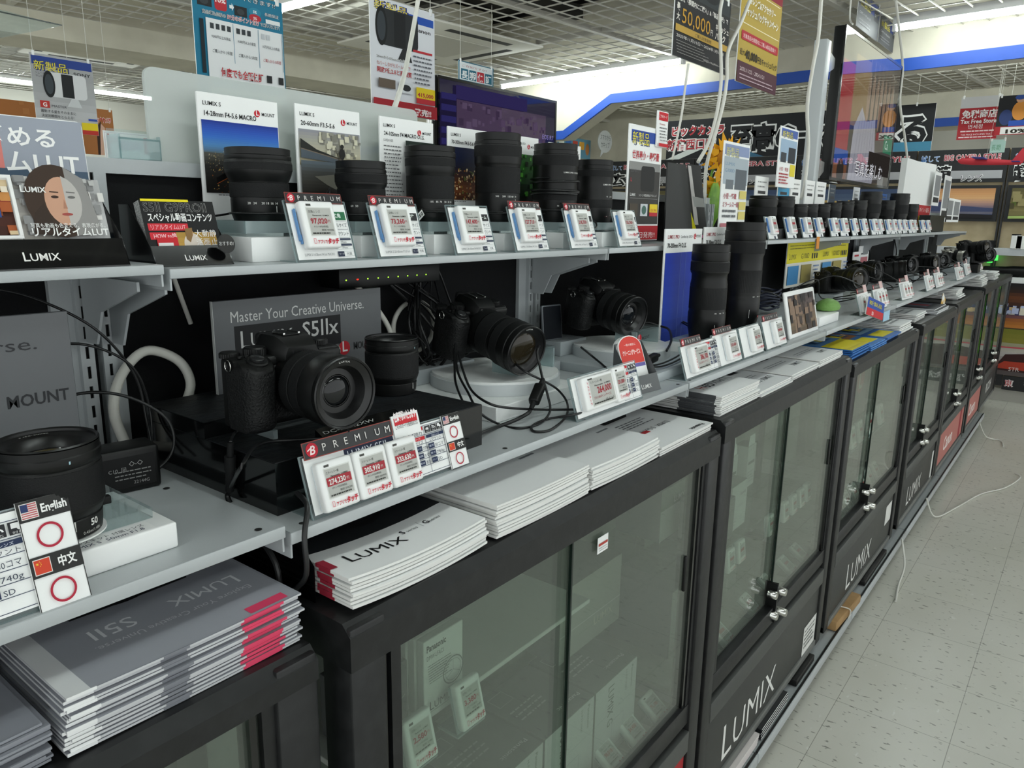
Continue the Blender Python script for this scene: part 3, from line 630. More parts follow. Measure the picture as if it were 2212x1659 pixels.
# ---- cameras
def camera(name, label, loc, rz, spec, Rf, L, pitch=0., badge='#e8e8e4', glass_kw=None, mat_body=None, mount_x=.004, group=None, logo='LUMIX', scale=1.):
    r = thing(name, label, 'camera', loc, (-pitch, 0, rz), group); MB_ = mat_body or BLK; MY = .047
    b = MB(); b.rbox((-.066, 0, .0), (.066, .036, .078), .006, MB_, 4)
    b.rbox((-.060, -.004, .066), (.064, .037, .0785), .004, MB_, 3)                      # top plate
    b.rbox((.034, -.002, .068), (.062, .034, .0805), .003, MB_, 2)
    b.build('body_shell', r)
    b = MB(); b.rbox((-.0655, -.0015, .004), (.0658, .034, .0655), .005, LEA, 3); b.build('leatherette', r)
    # finder hump : loft front to back
    b = MB(); S_ = []
    for y, w0, w1, z0, z1 in ((-.016, .021, .017, .0735, .0870), (-.013, .0225, .018, .0725, .0895), (.0, .0270, .0195, .0725, .0960), (.008, .0285, .0195, .0725, .0975), (.034, .028, .0195, .074, .0970), (.044, .0225, .0165, .076, .094)):
        S_.append([(-w0+mount_x, y, z0), (w0+mount_x, y, z0), (w0*.98+mount_x, y, z0+(z1-z0)*.45), (w1+mount_x, y, z1), (-w1+mount_x, y, z1), (-w0*.98+mount_x, y, z0+(z1-z0)*.45)])
    b.hull(S_, MB_); b.build('viewfinder_hump', r, ang=25)
    b = MB(); b.rbox((-.0105+mount_x, .004, .0970), (.0105+mount_x, .026, .0984), .0004, MB_, 1); b.box((-.0105+mount_x, .004, .0984), (-.0082+mount_x, .026, .1000), CHR); b.box((.0082+mount_x, .004, .0984), (.0105+mount_x, .026, .1000), CHR); b.build('hot_shoe', r)
    b = MB(); b.rbox((-.019+mount_x, .040, .076), (.019+mount_x, .052, .097), .005, RUB, 3); b.build('eyecup', r)
    p = MB(); p.X = Matrix.Translation((mount_x, -.0163, .0775)) @ Matrix.Rotation(R90-.05, 4, 'X'); lumix(p, 0, 0, .0068, badge, al='c', b=.01) if logo == 'LUMIX' else p.text(0, 0, .009, logo, badge, al='c', b=.03); p.build('name_badge', r)
    # grip
    b = MB(); S_ = []
    for z, d, w0 in ((.001, .019, .001), (.006, .0245, 0), (.02, .026, 0), (.045, .026, 0), (.058, .028, 0), (.066, .0285, .0), (.0715, .0225, .001)):
        x0, x1 = -.0672+w0, -.031-w0; S_.append([(x0, .02, z), (x0, -d*.45, z), (x0+.003, -d*.80, z), (x0+.009, -d*.98, z), ((x0+x1)/2, -d, z), (x1-.008, -d*.95, z), (x1-.002, -d*.70, z), (x1, -d*.3, z), (x1+.003, .004, z), (x1, .02, z)])
    b.hull(S_, LEA); b.build('grip', r, ang=50)
    b = MB(); S_ = []
    for z, d in ((.0655, .0292), (.0690, .0290), (.0745, .020), (.0775, .010)):
        S_.append([(-.0668, .02, z), (-.0668, -d*.5, z), (-.060, -d*.92, z), (-.050, -d, z), (-.040, -d*.95, z), (-.032, -d*.6, z), (-.030, .004, z), (-.031, .02, z)])
    b.hull(S_, MB_); b.build('grip_top', r, ang=45)
    def dial(nm, x, y, z, rr, h, fl=.06, mt=None, tilt=0.):
        q = MB(); q.X = Matrix.Translation((x, y, z)) @ Matrix.Rotation(tilt, 4, 'X'); q.lathe([(rr, 0), (rr, h*.8)], mt or MB_, 60, fl); q.lathe([(rr*.98, h*.8), (rr*.86, h), (0, h)], mt or MB_, 36); return q.build(nm, r)
    dial('shutter_collar', -.049, -.012, .0735, .0115, .0055, .0, None, .35); dial('shutter_button', -.049, -.0130, .0785, .0075, .0035, 0, mat('#202122', .25, name='satin_black'), .35)
    dial('mode_dial', -.034, .017, .0785, .0125, .0085, .05); dial('drive_dial', .046, .017, .0800, .0115, .0075, .05); dial('rear_dial', -.056, .031, .076, .011, .006, .05)
    for i, x in enumerate((-.058, -.050, -.042)): dial('top_button', x, .006+.001*i, .0785, .0026, .0022, 0)
    for s_ in (-1, 1):
        b = MB(); b.rbox((s_*.067-.002, .008, .066), (s_*.067+.002, .016, .074), .001, MB_, 2); b.build('strap_lug', r)
        b = MB(); b.tube([(s_*.069, .012+.006*cos(a*PI/5), .071+.006*sin(a*PI/5)) for a in range(10)], .0007, CHR, 6, True, 2); b.build('strap_ring', r)
    # mount and lens, axis along -y
    M = Matrix.Translation((mount_x, -.002, MY)) @ Matrix.Rotation(R90, 4, 'X')
    b = MB(); b.X = M; b.lathe([(.0345, -.004), (.0345, .001), (.032, .002), (.0318, .0035)], MB_, 56); b.build('lens_mount', r)
    b = MB(); b.X = M; b.lathe([(.0322, .0022), (.0330, .0030), (.0325, .0036)], CHR, 56); b.build('mount_ring', r)
    le = D.objects.new('lens', None); COL.objects.link(le); le.parent = r
    lens(le, spec, M=M); glass_front(le, Rf, L, M=M, **(glass_kw or {}))
    p = MB(); p.X = M
    cbar(p, spec[0][1][1][0]+.0004, .006, .0085, PI*.78, .002, '#b3342c'); p.build('index_mark', le)
    if scale != 1: r.scale = (scale,)*3
    return r
# ---- brochures
def brochure_mesh(w, d, t, cover, tabs=(), sag=0., edge='#e9e9e6', n=9):
    b = MB(); f = lambda x: sag*(4*(x/w-.56)**2-.6)
    S_ = []
    for i in range(n+1):
        x = w*i/n; z = f(x); S_.append([(x, 0, z), (x, d, z), (x, d, z+t), (x, 0, z+t*.85)])
    v = [q for s_ in S_ for q in s_]; fs = []; top = []; 
    for k in range(n):
        a = 4*k; c = a+4
        b_ = [(a+0, c+0, c+3, a+3), (a+1, a+2, c+2, c+1), (a, a+1, c+1, c)]; fs += b_; top.append((a+3, c+3, c+2, a+2))
    fs += [(0, 3, 2, 1), (4*n, 4*n+1, 4*n+2, 4*n+3)]
    b.add(v, fs, pr(edge)); b.add(v, top, pr(cover))
    for side, a0, a1, c in tabs:      # colour that bleeds over the edge
        if side == 'l': z = f(0); b.box((-.0002, a0, z-.0001), (.0004, a1, z+t+.0002), pr(c))
        if side == 'f':
            m_ = 6
            for i in range(m_):
                xa = a0+(a1-a0)*i/m_; xb = a0+(a1-a0)*(i+1)/m_; za, zb = f(xa), f(xb)
                b.add([(xa, -.0002, za-.0001), (xb, -.0002, zb-.0001), (xb, -.0002, zb+t+.0002), (xa, -.0002, za+t+.0002), (xa, .0004, za+t+.0002), (xb, .0004, zb+t+.0002)], [(0, 1, 2, 3), (3, 2, 5, 4)], pr(c))
    return b, f
def brochure_stack(n, loc, w, d, t, cover, label_top, label_rest, group, prn=None, tabs=(), sag=0., jit=.004, rz=0., step=None, seed=1, edge='#e9e9e6', fan=0.):
    R = random.Random(seed); step = step or t*1.02; b, f = brochure_mesh(w, d, t, cover, tabs, sag, edge); o = None
    for i in range(n):
        top = i == n-1; q = (loc[0]+R.uniform(-jit, jit)-fan*i, loc[1]+R.uniform(-jit, jit)+abs(fan)*.3*i, loc[2]+i*step+.0004+max(0., .6*0))
        if o is None: o = b.build('brochure'); o['category'] = 'brochure'; c = o
        else: c = o.copy(); COL.objects.link(c)
        s0 = max(0, -min(f(w*k/9) for k in range(10))); c.location = (q[0], q[1], q[2]+s0); c.rotation_euler = (0, 0, rz+R.uniform(-.006, .006)); c['group'] = group; c['label'] = label_top if top else label_rest
        if top and prn:
            p = MB(); prn(p)
            if sag:      # cut the print at the cover's folds and lay it on the curve
                bm = bmesh.new(); vv = [bm.verts.new(q_) for q_ in p.v]; seen = []
                for fi, mi_ in zip(p.f, p.m):
                    try: nf = bm.faces.new([vv[a_] for a_ in fi]); nf.material_index = mi_
                    except ValueError: pass
                for k_ in range(1, 9): bmesh.ops.bisect_plane(bm, geom=bm.verts[:]+bm.edges[:]+bm.faces[:], plane_co=(w*k_/9, 0, 0), plane_no=(1, 0, 0), dist=1e-7)
                bm.verts.index_update(); p.v = [tuple(q_.co) for q_ in bm.verts]; p.f = [tuple(q_.index for q_ in g_.verts) for g_ in bm.faces]; p.m = [g_.material_index for g_ in bm.faces]; bm.free()
            def fl(x): k_ = max(0, min(8, int(x/w*9))); u_ = x/w*9-k_; return f(w*k_/9)*(1-u_)+f(w*(k_+1)/9)*u_
            p.v = [(x, y, fl(x)+t*(.85+.15*y/d)+.0002+z) for x, y, z in p.v]; p.build('cover_print', c)
    return c
# ---- cables
def cable(pts, r, m, label, name='cable', cat='cable', group=None, n=8, k=8): return MB().tube(pts, r, m, n, False, k).build(name, label=label, cat=cat, group=group, ang=60)
CBK = mat('#131415', .38, 0, .5, name='cable_black'); CWH = mat('#d9d8d0', .5, 0, .4, name='cable_white')
# ================================================================== lens shelf, near end
def col_rows(prof): return prof
# --- picture cards behind the lenses (names, label, X, width, picture)
def pic_city(p, x0, y0, x1, y1):
    grad(p, x0, y0+(y1-y0)*.55, x1, y1, ['#16308a', '#2350b4', '#2f6bc4', '#4d86bd', '#566a74'], 16); grad(p, x0, y0, x1, y0+(y1-y0)*.56, ['#57574f', '#2c2c2b', '#191815', '#0f0e0d'], 10)
    dots(p, x0, y0+(y1-y0)*.3, x1, y0+(y1-y0)*.58, 240, ['#8b7a55', '#a39a86', '#6d5a3c', '#c0b08a'], (x1-x0)*.004, 3); dots(p, x0, y0, x1, y0+(y1-y0)*.42, 200, ['#9a5a22', '#6b3418', '#c9a35c', '#3a2a1c'], (x1-x0)*.006, 5)
    h = y1-y0; w = x1-x0
    p.poly([(x0+.02*w, y0+.12*h), (x0+.5*w, y0+.36*h), (x0+.55*w, y0+.42*h), (x0+.3*w, y0+.40*h), (x0+.02*w, y0+.20*h)], '#0b0b0c'); p.line([(x0+.02*w, y0+.12*h), (x0+.25*w, y0+.26*h), (x0+.5*w, y0+.38*h), (x0+.58*w, y0+.52*h)], .006*w, '#c2622c'); p.ell(x0+.31*w, y0+.43*h, .05*w, '#c79a2e', .025*h); dots(p, x0+.25*w, y0+.40*h, x0+.4*w, y0+.46*h, 30, ['#f0c64a', '#f7dc8a'], .006*w, 8)
def pic_boat(p, x0, y0, x1, y1):
    h = y1-y0; w = x1-x0
    grad(p, x0, y0+.45*h, x1, y1, ['#8d8e98', '#a5a396', '#bdb79f', '#a59a7c'], 12); dots(p, x0+.3*w, y0+.6*h, x1, y1-.02*h, 50, ['#8d8b80', '#cfcbb4', '#7c7a70'], .03*w, 4); grad(p, x0, y0, x1, y0+.52*h, ['#5b6770', '#4a4b49', '#3a3833', '#23211e'], 10)
    p.poly([(x0, y0+.85*h), (x0+.25*w, y0+.70*h), (x0+.75*w, y0+.55*h), (x0, y0+.62*h)], '#1d1f1a'); p.poly([(x0, y0+.70*h), (x0+.72*w, y0+.54*h), (x0+.74*w, y0+.50*h), (x0, y0+.56*h)], '#4d5760'); p.line([(x0, y0+.70*h), (x0+.72*w, y0+.55*h)], .012*w, '#77695a')
    p.ell(x0+.66*w, y0+.66*h, .05*w, '#1b1a18', .09*h); p.ell(x0+.665*w, y0+.78*h, .028*w, '#201e1b', .035*h); p.line([(x0+.55*w, y0+.76*h), (x0+.60*w, y0+.55*h), (x0+.66*w, y0+.62*h)], .01*w, '#35322c')
    p.poly([(x0+.2*w, y0+.28*h), (x0+.55*w, y0+.33*h), (x0+.7*w, y0+.1*h), (x0+.8*w, y0+.02*h), (x0+.62*w, y0+.05*h), (x0+.4*w, y0+.15*h)], '#77756a')
def pic_dark(p, x0, y0, x1, y1): grad(p, x0, y0, x1, y1, ['#12241c', '#0f1a15', '#0c110f'], 6); p.ell(x0+.45*(x1-x0), y0+.45*(y1-y0), .28*(x1-x0), '#b060a8', .11*(y1-y0))
def pic_tower(p, x0, y0, x1, y1):
    w = x1-x0; h = y1-y0; grad(p, x0, y0, x1, y1, ['#0d1634', '#101a3c', '#1a1a2c', '#4a2a1c', '#7a4322', '#3a1e12'], 14); p.line([(x0+.62*w, y0+.5*h), (x0+.63*w, y0+.95*h)], .012*w, '#4468c8'); dots(p, x0, y0, x1, y0+.6*h, 170, ['#c9a070', '#f2d8a8', '#a4642e', '#e8c890', '#6a7a3a'], .012*w, 6)
def pic_green(p, x0, y0, x1, y1): grad(p, x0, y0, x1, y1, ['#1f4a20', '#2d6a26', '#16301a', '#101410'], 8); dots(p, x0, y0, x1, y1, 60, ['#3a8a2c', '#57a83c', '#1c2c18'], .03*(x1-x0), 9)
def pic_portrait(p, x0, y0, x1, y1):
    w = x1-x0; h = y1-y0; grad(p, x0, y0, x1, y1, ['#3a3a3c', '#4a4a4c', '#2c2c2e'], 6); dots(p, x0, y0+.3*h, x1, y1, 80, ['#6a6a6c', '#222224'], .015*w, 2); p.ell(x0+.36*w, y0+.62*h, .16*w, '#c39a86', .2*h); p.poly([(x0+.1*w, y0), (x0+.2*w, y0+.35*h), (x0+.45*w, y0+.4*h), (x0+.6*w, y0)], '#5a5a5c')
def lens_card(x, w, zt, head, pict, label, y=.945, brand='LUMIX S', side=False, red=False, h=None):
    h = h or (zt-ZU); r = thing('picture_card', label, 'display card', (x, y, ZU), face()[:], 'lens picture cards')
    MB().rbox((0, 0, -.004), (w, h, 0), .0008, PAP, 1).build('board', r); p = MB(z=.0002)
    lmount(p, w*.72, h-.0185, .0046, '#26262a', False); p.text(w*.78, h-.0208, .0062, 'MOUNT', '#26262a', w=w*.17, b=.01)
    p.text(w*.06, h-.0155, .0072, brand, '#a02433' if red else '#1f1f20', b=.01)
    if red: p.text(w*.36, h-.0155, .006, 'Certified by LEICA', '#333335', w=w*.27)
    p.text(w*.07, h-.0285, .0088, head, '#1f1f20', w=min(w*.82, .0062*len(head)*.62), b=.015)
    if side:
        p.text(w*.06, h-.038, .0055, 'S-R24105', '#77777a'); p.greek(w*.06, h-.125, w*.38, h-.042, 14, '#6a6a6c', .3); pict(p, w*.42, h-.125, w*.985, h-.034)
    else: pict(p, w*.03, h-.126, w*.985, h-.034)
    p.greek(w*.05, h-.1305, w*.3, h-.1275, 1, '#77777a'); p.build('card_print', r); return r
lens_card(.5525, .121, 1.559, '14-28mm F4-5.6 MACRO', pic_city, 'white picture card with a blue night city view behind the leftmost lens')
lens_card(.703, .120, 1.562, '20-60mm F3.5-5.6', pic_boat, 'white picture card with a grey canoeist photo behind the second lens')
lens_card(.864, .124, 1.562, '24-105mm F4 MACRO O.I.S.', pic_dark, 'white picture card with small text and a dark photo behind the third lens', side=True)
lens_card(1.025, .124, 1.562, '70-300mm F4.5-5.6 MACRO', pic_tower, 'white picture card with an orange lit city tower behind the tall fourth lens')
lens_card(1.176, .121, 1.563, '24-70mm F2.8', pic_green, 'white picture card with a green photo behind the cable-wrapped lens', red=True)
lens_card(1.335, .121, 1.560, '16-35mm F4', pic_portrait, 'white picture card with a portrait photo behind the sixth lens', red=True)
# --- pedestals, acrylic rings, lenses
PX = [.592, .764, .910, 1.083, 1.263, 1.405]
PL = ['leftmost', 'second', 'third', 'fourth, tallest', 'fifth, cable-wrapped', 'sixth']
for i, x in enumerate(PX):
    y = .878; r = thing('display_block', f'white block pedestal under the {PL[i]} lens of the near row', 'pedestal', (x-.058, .815, ZU), group='white lens pedestals')
    wd = .116 if i < 4 else .105; MB().rbox((0, 0, 0), (wd, .122, .030), .0012, WHT, 2).build('block', r)
    if i in (2, 3, 4, 5):
        p = MB(z=.0002); p.ell(wd-.012, .014, .0085, '#c01f2e'); p.rect(wd-.0145, .011, wd-.0125, .020, '#f4f4f4'); p.build('round_logo', r, rot=face())
    a = thing('lens_stand', f'clear acrylic ring base holding the {PL[i]} lens of the near row', 'lens base', (x-.055, y-.048, ZU+.0302), group='clear lens bases')
    b = MB(); W_ = wd-.006; b.rbox((0, 0, 0), (W_, .096, .004), .0008, ACR, 1); b.build('plate', a)
    b = MB(); t = .004
    for q in ((0, 0, .004, W_, t, .019), (0, .096-t, .004, W_, .096, .019), (0, t, .004, t, .096-t, .019), (W_-t, t, .004, W_, .096-t, .019)): b.box(q[:3], q[3:], ACE)
    b.build('rim', a)
def mk(*rows): return [(r/1000, z/1000) for r, z in rows]
def rg(*rows): return [(n, r/1000, a/1000, c/1000) for n, r, a, c in rows]
ZB = ZU+.0345
nums = lambda z, r, *q: [(z/1000, r/1000, [(t, a) for t, a in q])]
LZ = [
 dict(label='short wide black zoom lens, leftmost on the near lens shelf', prof=mk((30, 0), (33, 1), (33.5, 14), (36, 22), (36.6, 24), (36.6, 41), (36.4, 42), (36.4, 63), (37, 64), (40.5, 72), (41.8, 77), (41.8, 88), (41, 90), (41.5, 91), (41.5, 95), (40.2, 96), (40.5, 104)), rings=rg(('zoom_ring', 37.2, 43, 62), ('focus_ring', 42.3, 77, 87)), marks=nums(35, 36.6, ('28', -.42), ('24', -.22), ('20', .05), ('18', .2), ('16', .36), ('14', .52)), bar=(.0366, .025, .033, .52)),
 dict(label='smallest black zoom lens, second on the near lens shelf', prof=mk((29, 0), (32, 1), (33, 14), (35, 22), (35, 40), (34.6, 41), (34.6, 62), (37, 66), (37.4, 68), (37.4, 82), (36.6, 83), (36.8, 88), (35.8, 89), (36, 99)), rings=rg(('zoom_ring', 35.3, 42, 61), ('focus_ring', 38, 69, 81)), marks=nums(34.5, 35, ('60', -.62), ('50', -.42), ('35', .02), ('28', .28), ('24', .45), ('20', .62)), bar=(.035, .024, .0325, .62)),
 dict(label='black zoom lens with a cord round its foot, third on the near lens shelf', prof=mk((32, 0), (35, 1), (36, 12), (38, 20), (38.6, 22), (38.6, 48), (38.2, 49), (38.2, 88), (39.5, 90), (40, 98), (40, 114), (41, 115), (41, 122), (39.6, 123), (40, 131)), rings=rg(('zoom_ring', 39, 50, 86), ('focus_ring', 40.6, 100, 113)), marks=nums(44, 38.6, ('105', -.3), ('85', -.08), ('70', .08), ('50', .3), ('35', .48), ('24', .62)), bar=(.0386, .03, .042, .62)),
 dict(label='tallest black zoom lens, fourth on the near lens shelf', prof=mk((33, 0), (37, 1), (38, 14), (40, 22), (40, 62), (39.7, 63), (39.7, 110), (41.5, 114), (42, 116), (42, 146), (41, 147), (41.4, 153), (40, 154), (40.6, 166)), rings=rg(('zoom_ring', 40.6, 64, 109), ('focus_ring', 42.5, 126, 145)), marks=nums(57, 40, ('300', -.5), ('200', -.2), ('135', .05), ('100', .22), ('70', .42)), bar=(.040, .03, .054, .42)),
 dict(label='black zoom lens wrapped in loops of black cable, fifth on the near lens shelf', prof=mk((33, 0), (38, 1), (39, 10), (42, 24), (43.5, 34), (44, 60), (44, 118), (44.6, 120), (44.6, 142), (43, 143), (43.6, 150), (42.4, 151), (43, 162)), rings=rg(('zoom_ring', 44.6, 56, 78), ('focus_ring', 45.2, 121, 141)), marks=[(.044, .0440, [('70', -.45), ('50', -.15), ('35', .15), ('28', .32), ('24', .42)]), (.107, .0441, [('LUMIX S PRO 1:2.8/24-70mm', .35)])], bar=(.044, .028, .04, .38), red=(.0430, .028, .05)),
 dict(label='black zoom lens with a red S mark, rightmost of the near lens row', prof=mk((32, 0), (36, 1), (37, 10), (40, 22), (41, 30), (41.6, 50), (41.6, 76), (41.2, 77), (41.2, 104), (41.8, 106), (41.8, 122), (40.6, 123), (41.2, 130), (40, 131), (40.6, 141)), rings=rg(('zoom_ring', 42, 44, 62), ('focus_ring', 42.4, 107, 121)), marks=[(.066, .0416, [('16', .1), ('24', .35), ('35', .5)]), (.090, .0412, [('LUMIX S PRO 1:4/16-35mm', .4)])], bar=(.0418, .028, .044, .42), red=(.0405, .026, .12))]
for i, q in enumerate(LZ):
    tall_lens('camera_lens', q['label'], (PX[i], .878, ZB), q['prof'], q['rings'], q['marks'], bar=q.get('bar'), red=q.get('red'), rz=-.55+.05*i)
# cords round the lenses
def wrap(x, z, r, label, turns=1.2, dz=.004, a0=0., n=18, rr=.0014, tail=None):
    pts = [(x+(r+.0016)*cos(a0+2*PI*turns*i/n), .878+(r+.0016)*sin(a0+2*PI*turns*i/n), ZB+z+dz*i/n) for i in range(n+1)]
    if tail: pts += tail
    cable(pts, rr, CBK, label, group='security cords')
wrap(.592, .0235, .0366, 'thin black security cord round the foot of the leftmost near lens', 1.0, .001, 2.0, tail=[(.535, .90, ZB+.02), (.505, .93, ZB+.026), (.48, .945, ZB+.012), (.46, .95, ZB+.0)])
wrap(.764, .0235, .035, 'thin black security cord round the foot of the second near lens', 1.0, .001, 1.5, tail=[(.724, .90, ZB+.030), (.722, .90, ZB+.045), (.727, .905, ZB+.06), (.735, .93, ZB+.04)])
wrap(.910, .028, .0386, 'double black security cord round the foot of the third near lens', 2.0, .005, 0.)
wrap(1.083, .028, .040, 'black security cord round the foot of the fourth near lens', 1.6, .004, .3)
for k, (z, t) in enumerate(((.066, 1.5), (.078, 1.7), (.088, 1.4), (.040, 1.3))): wrap(1.263, z, .046, 'loop of black cable wound round the fifth near lens, '+['below its middle', 'at its middle', 'just above its middle', 'near its foot'][k], t, .010*(-1)**k, .5*k, 22, .0018)
cable([(1.215, .83, ZB+.05), (1.20, .80, ZB+.03), (1.235, .79, ZB+.01), (1.29, .80, ZB+.004), (1.33, .82, ZB+.012), (1.36, .86, ZB+.03)], .0018, CBK, 'black cable hanging slack in front of the fifth near lens')
r = thing('barcode_fob', 'black tag with a white barcode sticker hanging between the second and third near lenses', 'security tag', (.862, .86, ZB+.022), (R90-.1, -.6, .1)); MB().rbox((-.018, -.007, -.003), (.018, .007, .003), .002, BLK, 2).build('fob', r)
p = MB(z=.0032); p.rect(-.012, -.005, .012, .005, '#e8e8e6'); [p.rect(-.010+.0022*i, -.003, -.0095+.0022*i+.0006*(i % 3), .003, '#1a1a1a') for i in range(9)]; p.build('barcode_sticker', r)
# --- price stands
def price_stand_upper(x, w, price, label, prem=True, redhead=False, gh='標準', tagw=.052):
    h = .078; t = .30; y = .777; r, f = stand('price_stand', label, (x, y, ZU+.0002), w, h, t, group='price stands of the near lens row')
    b = MB(); b.box((.003, .003, .0003), (w-.003, h-.004, .0007), PAP); b.build('price_card', f); f.name = 'card_holder'
    esl(f, .012, .014, .003, tagw, .060, price)
    c = MB(); c.rbox((.0085, .026, .0012), (.0105, .066, .006), .0006, mat('#5d8fc4', .3, name='blue_clip'), 1); c.rbox((.0105, .022, .0012), (.0125, .034, .005), .0006, mat('#5d8fc4', .3, name='blue_clip'), 1); c.build('blue_clip', f)
    if prem: premium(f, .002, h-.004, .001, w-.008 if w < .1 else .09, .0135)
    p = MB(z=.001); x0 = .067; x1 = w-.005; ink = '#3a3f49'; 
    hh = .0105
    p.rect(x0, .053, x1, .064, '#2c6e4a' if redhead else '#2b2b2d'); p.text(x0+.003, .0565, .0065, gh, '#e6efe8', b=.02)
    for y0, tx in ((.041, 'フルサイズ'), (.030, 'Lマウント')): p.frame(x0, y0, x1, y0+hh, .0003, '#7a7f88'); p.rect(x0-.004, y0, x0-.0005, y0+hh, '#2b3348'); p.text((x0+x1)/2, y0+.0028, .0066, tx, ink, al='c', w=(x1-x0)*.9)
    for y0 in (.022, .0145): p.frame(x0-.004, y0, x1, y0+.007, .0003, '#7a7f88'); p.rect(x0-.004, y0+.0045, x1, y0+.007, '#3a4256'); p.text(x0+.006, y0+.0008, .0036, '77mm', ink)
    p.rect(x0-.003, .005, x0+.007, .0118, '#2b3348'); p.text(x0-.0015, .0072, .003, 'フード', '#e6e6e6'); p.frame(x0+.007, .005, x1, .0118, .0003, '#7a7f88'); p.text((x0+.007+x1)/2, .0068, .0042, '付属', ink, al='c')
    p.text(.012, .007, .0048, 'LUMIX S '+{'97,020': '14-28mm F4-5.6 MACRO', '73,260': '20-60mm F3.5-5.6', '147,400': '24-105mm F4 MACRO', '127,710': '70-300mm F4.5-5.6'}.get(price, 'PRO 24-70mm F2.8'), '#85888c', w=.046)
    p.build('card_print', f); return r
PS = [(.571, .095, '97,020', True, True, '広角', 'price stand reading 97,020 yen with a green heading, leftmost of the near lens row'), (.705, .093, '73,260', True, False, '標準', 'price stand reading 73,260 yen below the second near lens'), (.861, .098, '147,400', False, False, 'ズーム', 'price stand reading 147,400 yen without a black strip, below the third near lens'), (1.011, .097, '127,710', True, False, '望遠', 'price stand reading 127,710 yen below the tallest near lens'), (1.176, .097, '218,750', True, False, '標準', 'price stand reading 218,750 yen below the cable-wrapped lens'), (1.352, .095, '155,760', False, False, '広角', 'rightmost price stand of the near lens row, without a black strip')]
for x, w, pc, pm, g, gh, lb in PS: price_stand_upper(x, w, pc, lb, pm, g, gh)
# --- leaflet boxes at the left
def leaflet_box(label, loc, w, d, h, hb, rz=0.):
    r = thing('leaflet_box', label, 'leaflet box', loc, (0, 0, rz), 'black leaflet boxes'); b = MB(); t = .001; l = .012
    b.add([(0, 0, 0), (w, 0, 0), (w, l, h), (0, l, h), (0, t, 0), (w, t, 0), (w, l+t, h), (0, l+t, h)], [(0, 1, 2, 3), (7, 6, 5, 4), (3, 2, 6, 7)], GLO); b.box((0, 0, 0), (w, d, t), GLO)
    for x in (0, w-t): b.add([(x, 0, 0), (x, d, 0), (x, d, hb), (x, d*.7, hb), (x, l, h), (x+t, 0, 0), (x+t, d, 0), (x+t, d, hb), (x+t, d*.7, hb), (x+t, l, h)], [(0, 1, 2, 3, 4), (9, 8, 7, 6, 5), (0, 4, 9, 5), (4, 3, 8, 9), (3, 2, 7, 8)], GLO)
    b.build('box', r); p = MB(z=.0004); lumix(p, w*.52, h*.3, h*.32, '#eceae6', al='c', b=.01); p.build('box_print', r, rot=face(0, math.atan2(l, h))); return r
leaflet_box('large glossy black leaflet box with a tall poster, far left of upper shelf', (.205, .779, 1.3542), .165, .085, .027, .075)
for i, (lb, pic) in enumerate((('leaflet with a photo of jewels and a blue glass, left in the big leaflet box', 0), ('leaflet with a half grey portrait of a long-haired woman, right in the big leaflet box', 1))):
    x = .204+.0815*i; r = thing('leaflet', lb, 'leaflet', (x, .794+.004*i, 1.3556), face(0, .28), 'leaflets in the big box'); w, h = .079, .086
    MB().box((0, 0, -.010), (w, h, 0), pr('#e6e6e4')).build('sheets', r); p = MB(z=.0002)
    if pic == 0:
        grad(p, .002, .03, w-.003, h-.004, ['#14100e', '#2c1610', '#4a2012', '#3a1a10'], 6); dots(p, .002, .03, w-.003, h-.004, 70, ['#7a2a1c', '#a8562a', '#d8c09a', '#8a2420', '#c98a4a', '#2a4a8a', '#e8dcc8'], .004, 12); p.ell(.047, .058, .0095, '#4aa8b4', .0155); p.line([(.048, .043), (.05, .034)], .002, '#d8a878'); p.ell(.05, .034, .008, '#c88a6a', .003); p.ell(.036, .089, .010, '#a8a090', .0085); p.ell(.016, .066, .006, '#e8d8c8', .011); p.frame(0, .026, w, h, .003, '#f0f0ee')
    else:
        grad(p, 0, .0, w*.38, h, ['#8c8984', '#b0aca6', '#9a968e'], 5); grad(p, w*.38, 0, w, h, ['#a8a8a8', '#c2c2c2', '#b4b4b4'], 5); dots(p, 0, .03, w, h, 90, ['#d8d6d2', '#8a8a8a', '#b8b8b6'], .003, 4)
        p.poly(circ(.036, .062, .030, .036, 24), '#3a2a20'); p.poly([(.012, .05), (.008, .03), (.030, .028), (.022, .06)], '#33251c'); p.poly([(.046, .096), (.062, .085), (.068, .05), (.07, .03), (.046, .028)], '#8f8d8b')
        p.poly(circ(.040, .062, .0165, .024, 24), '#c89a80'); p.poly([(.042, .087)]+circ(.040, .062, .0165, .0245, 12, PI*.42, -PI*.42)+[(.042, .038)], '#b8b4b0')
        for ex, c in ((.033, '#3a241a'), (.048, '#6a6866')): p.ell(ex, .066, .0035, c, .0014); p.line([(ex-.004, .071), (ex+.004, .0705)], .0011, c)
        p.poly([(.0405, .064), (.0385, .0545), (.0425, .0545)], '#b07f68'); p.ell(.041, .049, .005, '#a04a44', .0014)
        lumix(p, .004, h-.016, .006, '#eeeeec'); p.text(.006, .036, .005, '写真も動画も色変える、表現広がる。', '#f4f4f2', w=.068); p.text(.006, .028, .0095, 'リアルタイムLUT', '#f6f6f4', w=.07, b=.02)
    p.build('leaflet_print', r)
r = thing('poster_card', 'pink and blue poster card about a picture style, standing behind the big leaflet box', 'poster', (.172, .866, 1.3545), face(0, .10), None); w, h = .208, .146
MB().prism(rrp(0, 0, w, h, .006), -.002, 0, PAP).build('board', r); p = MB(z=.0002)
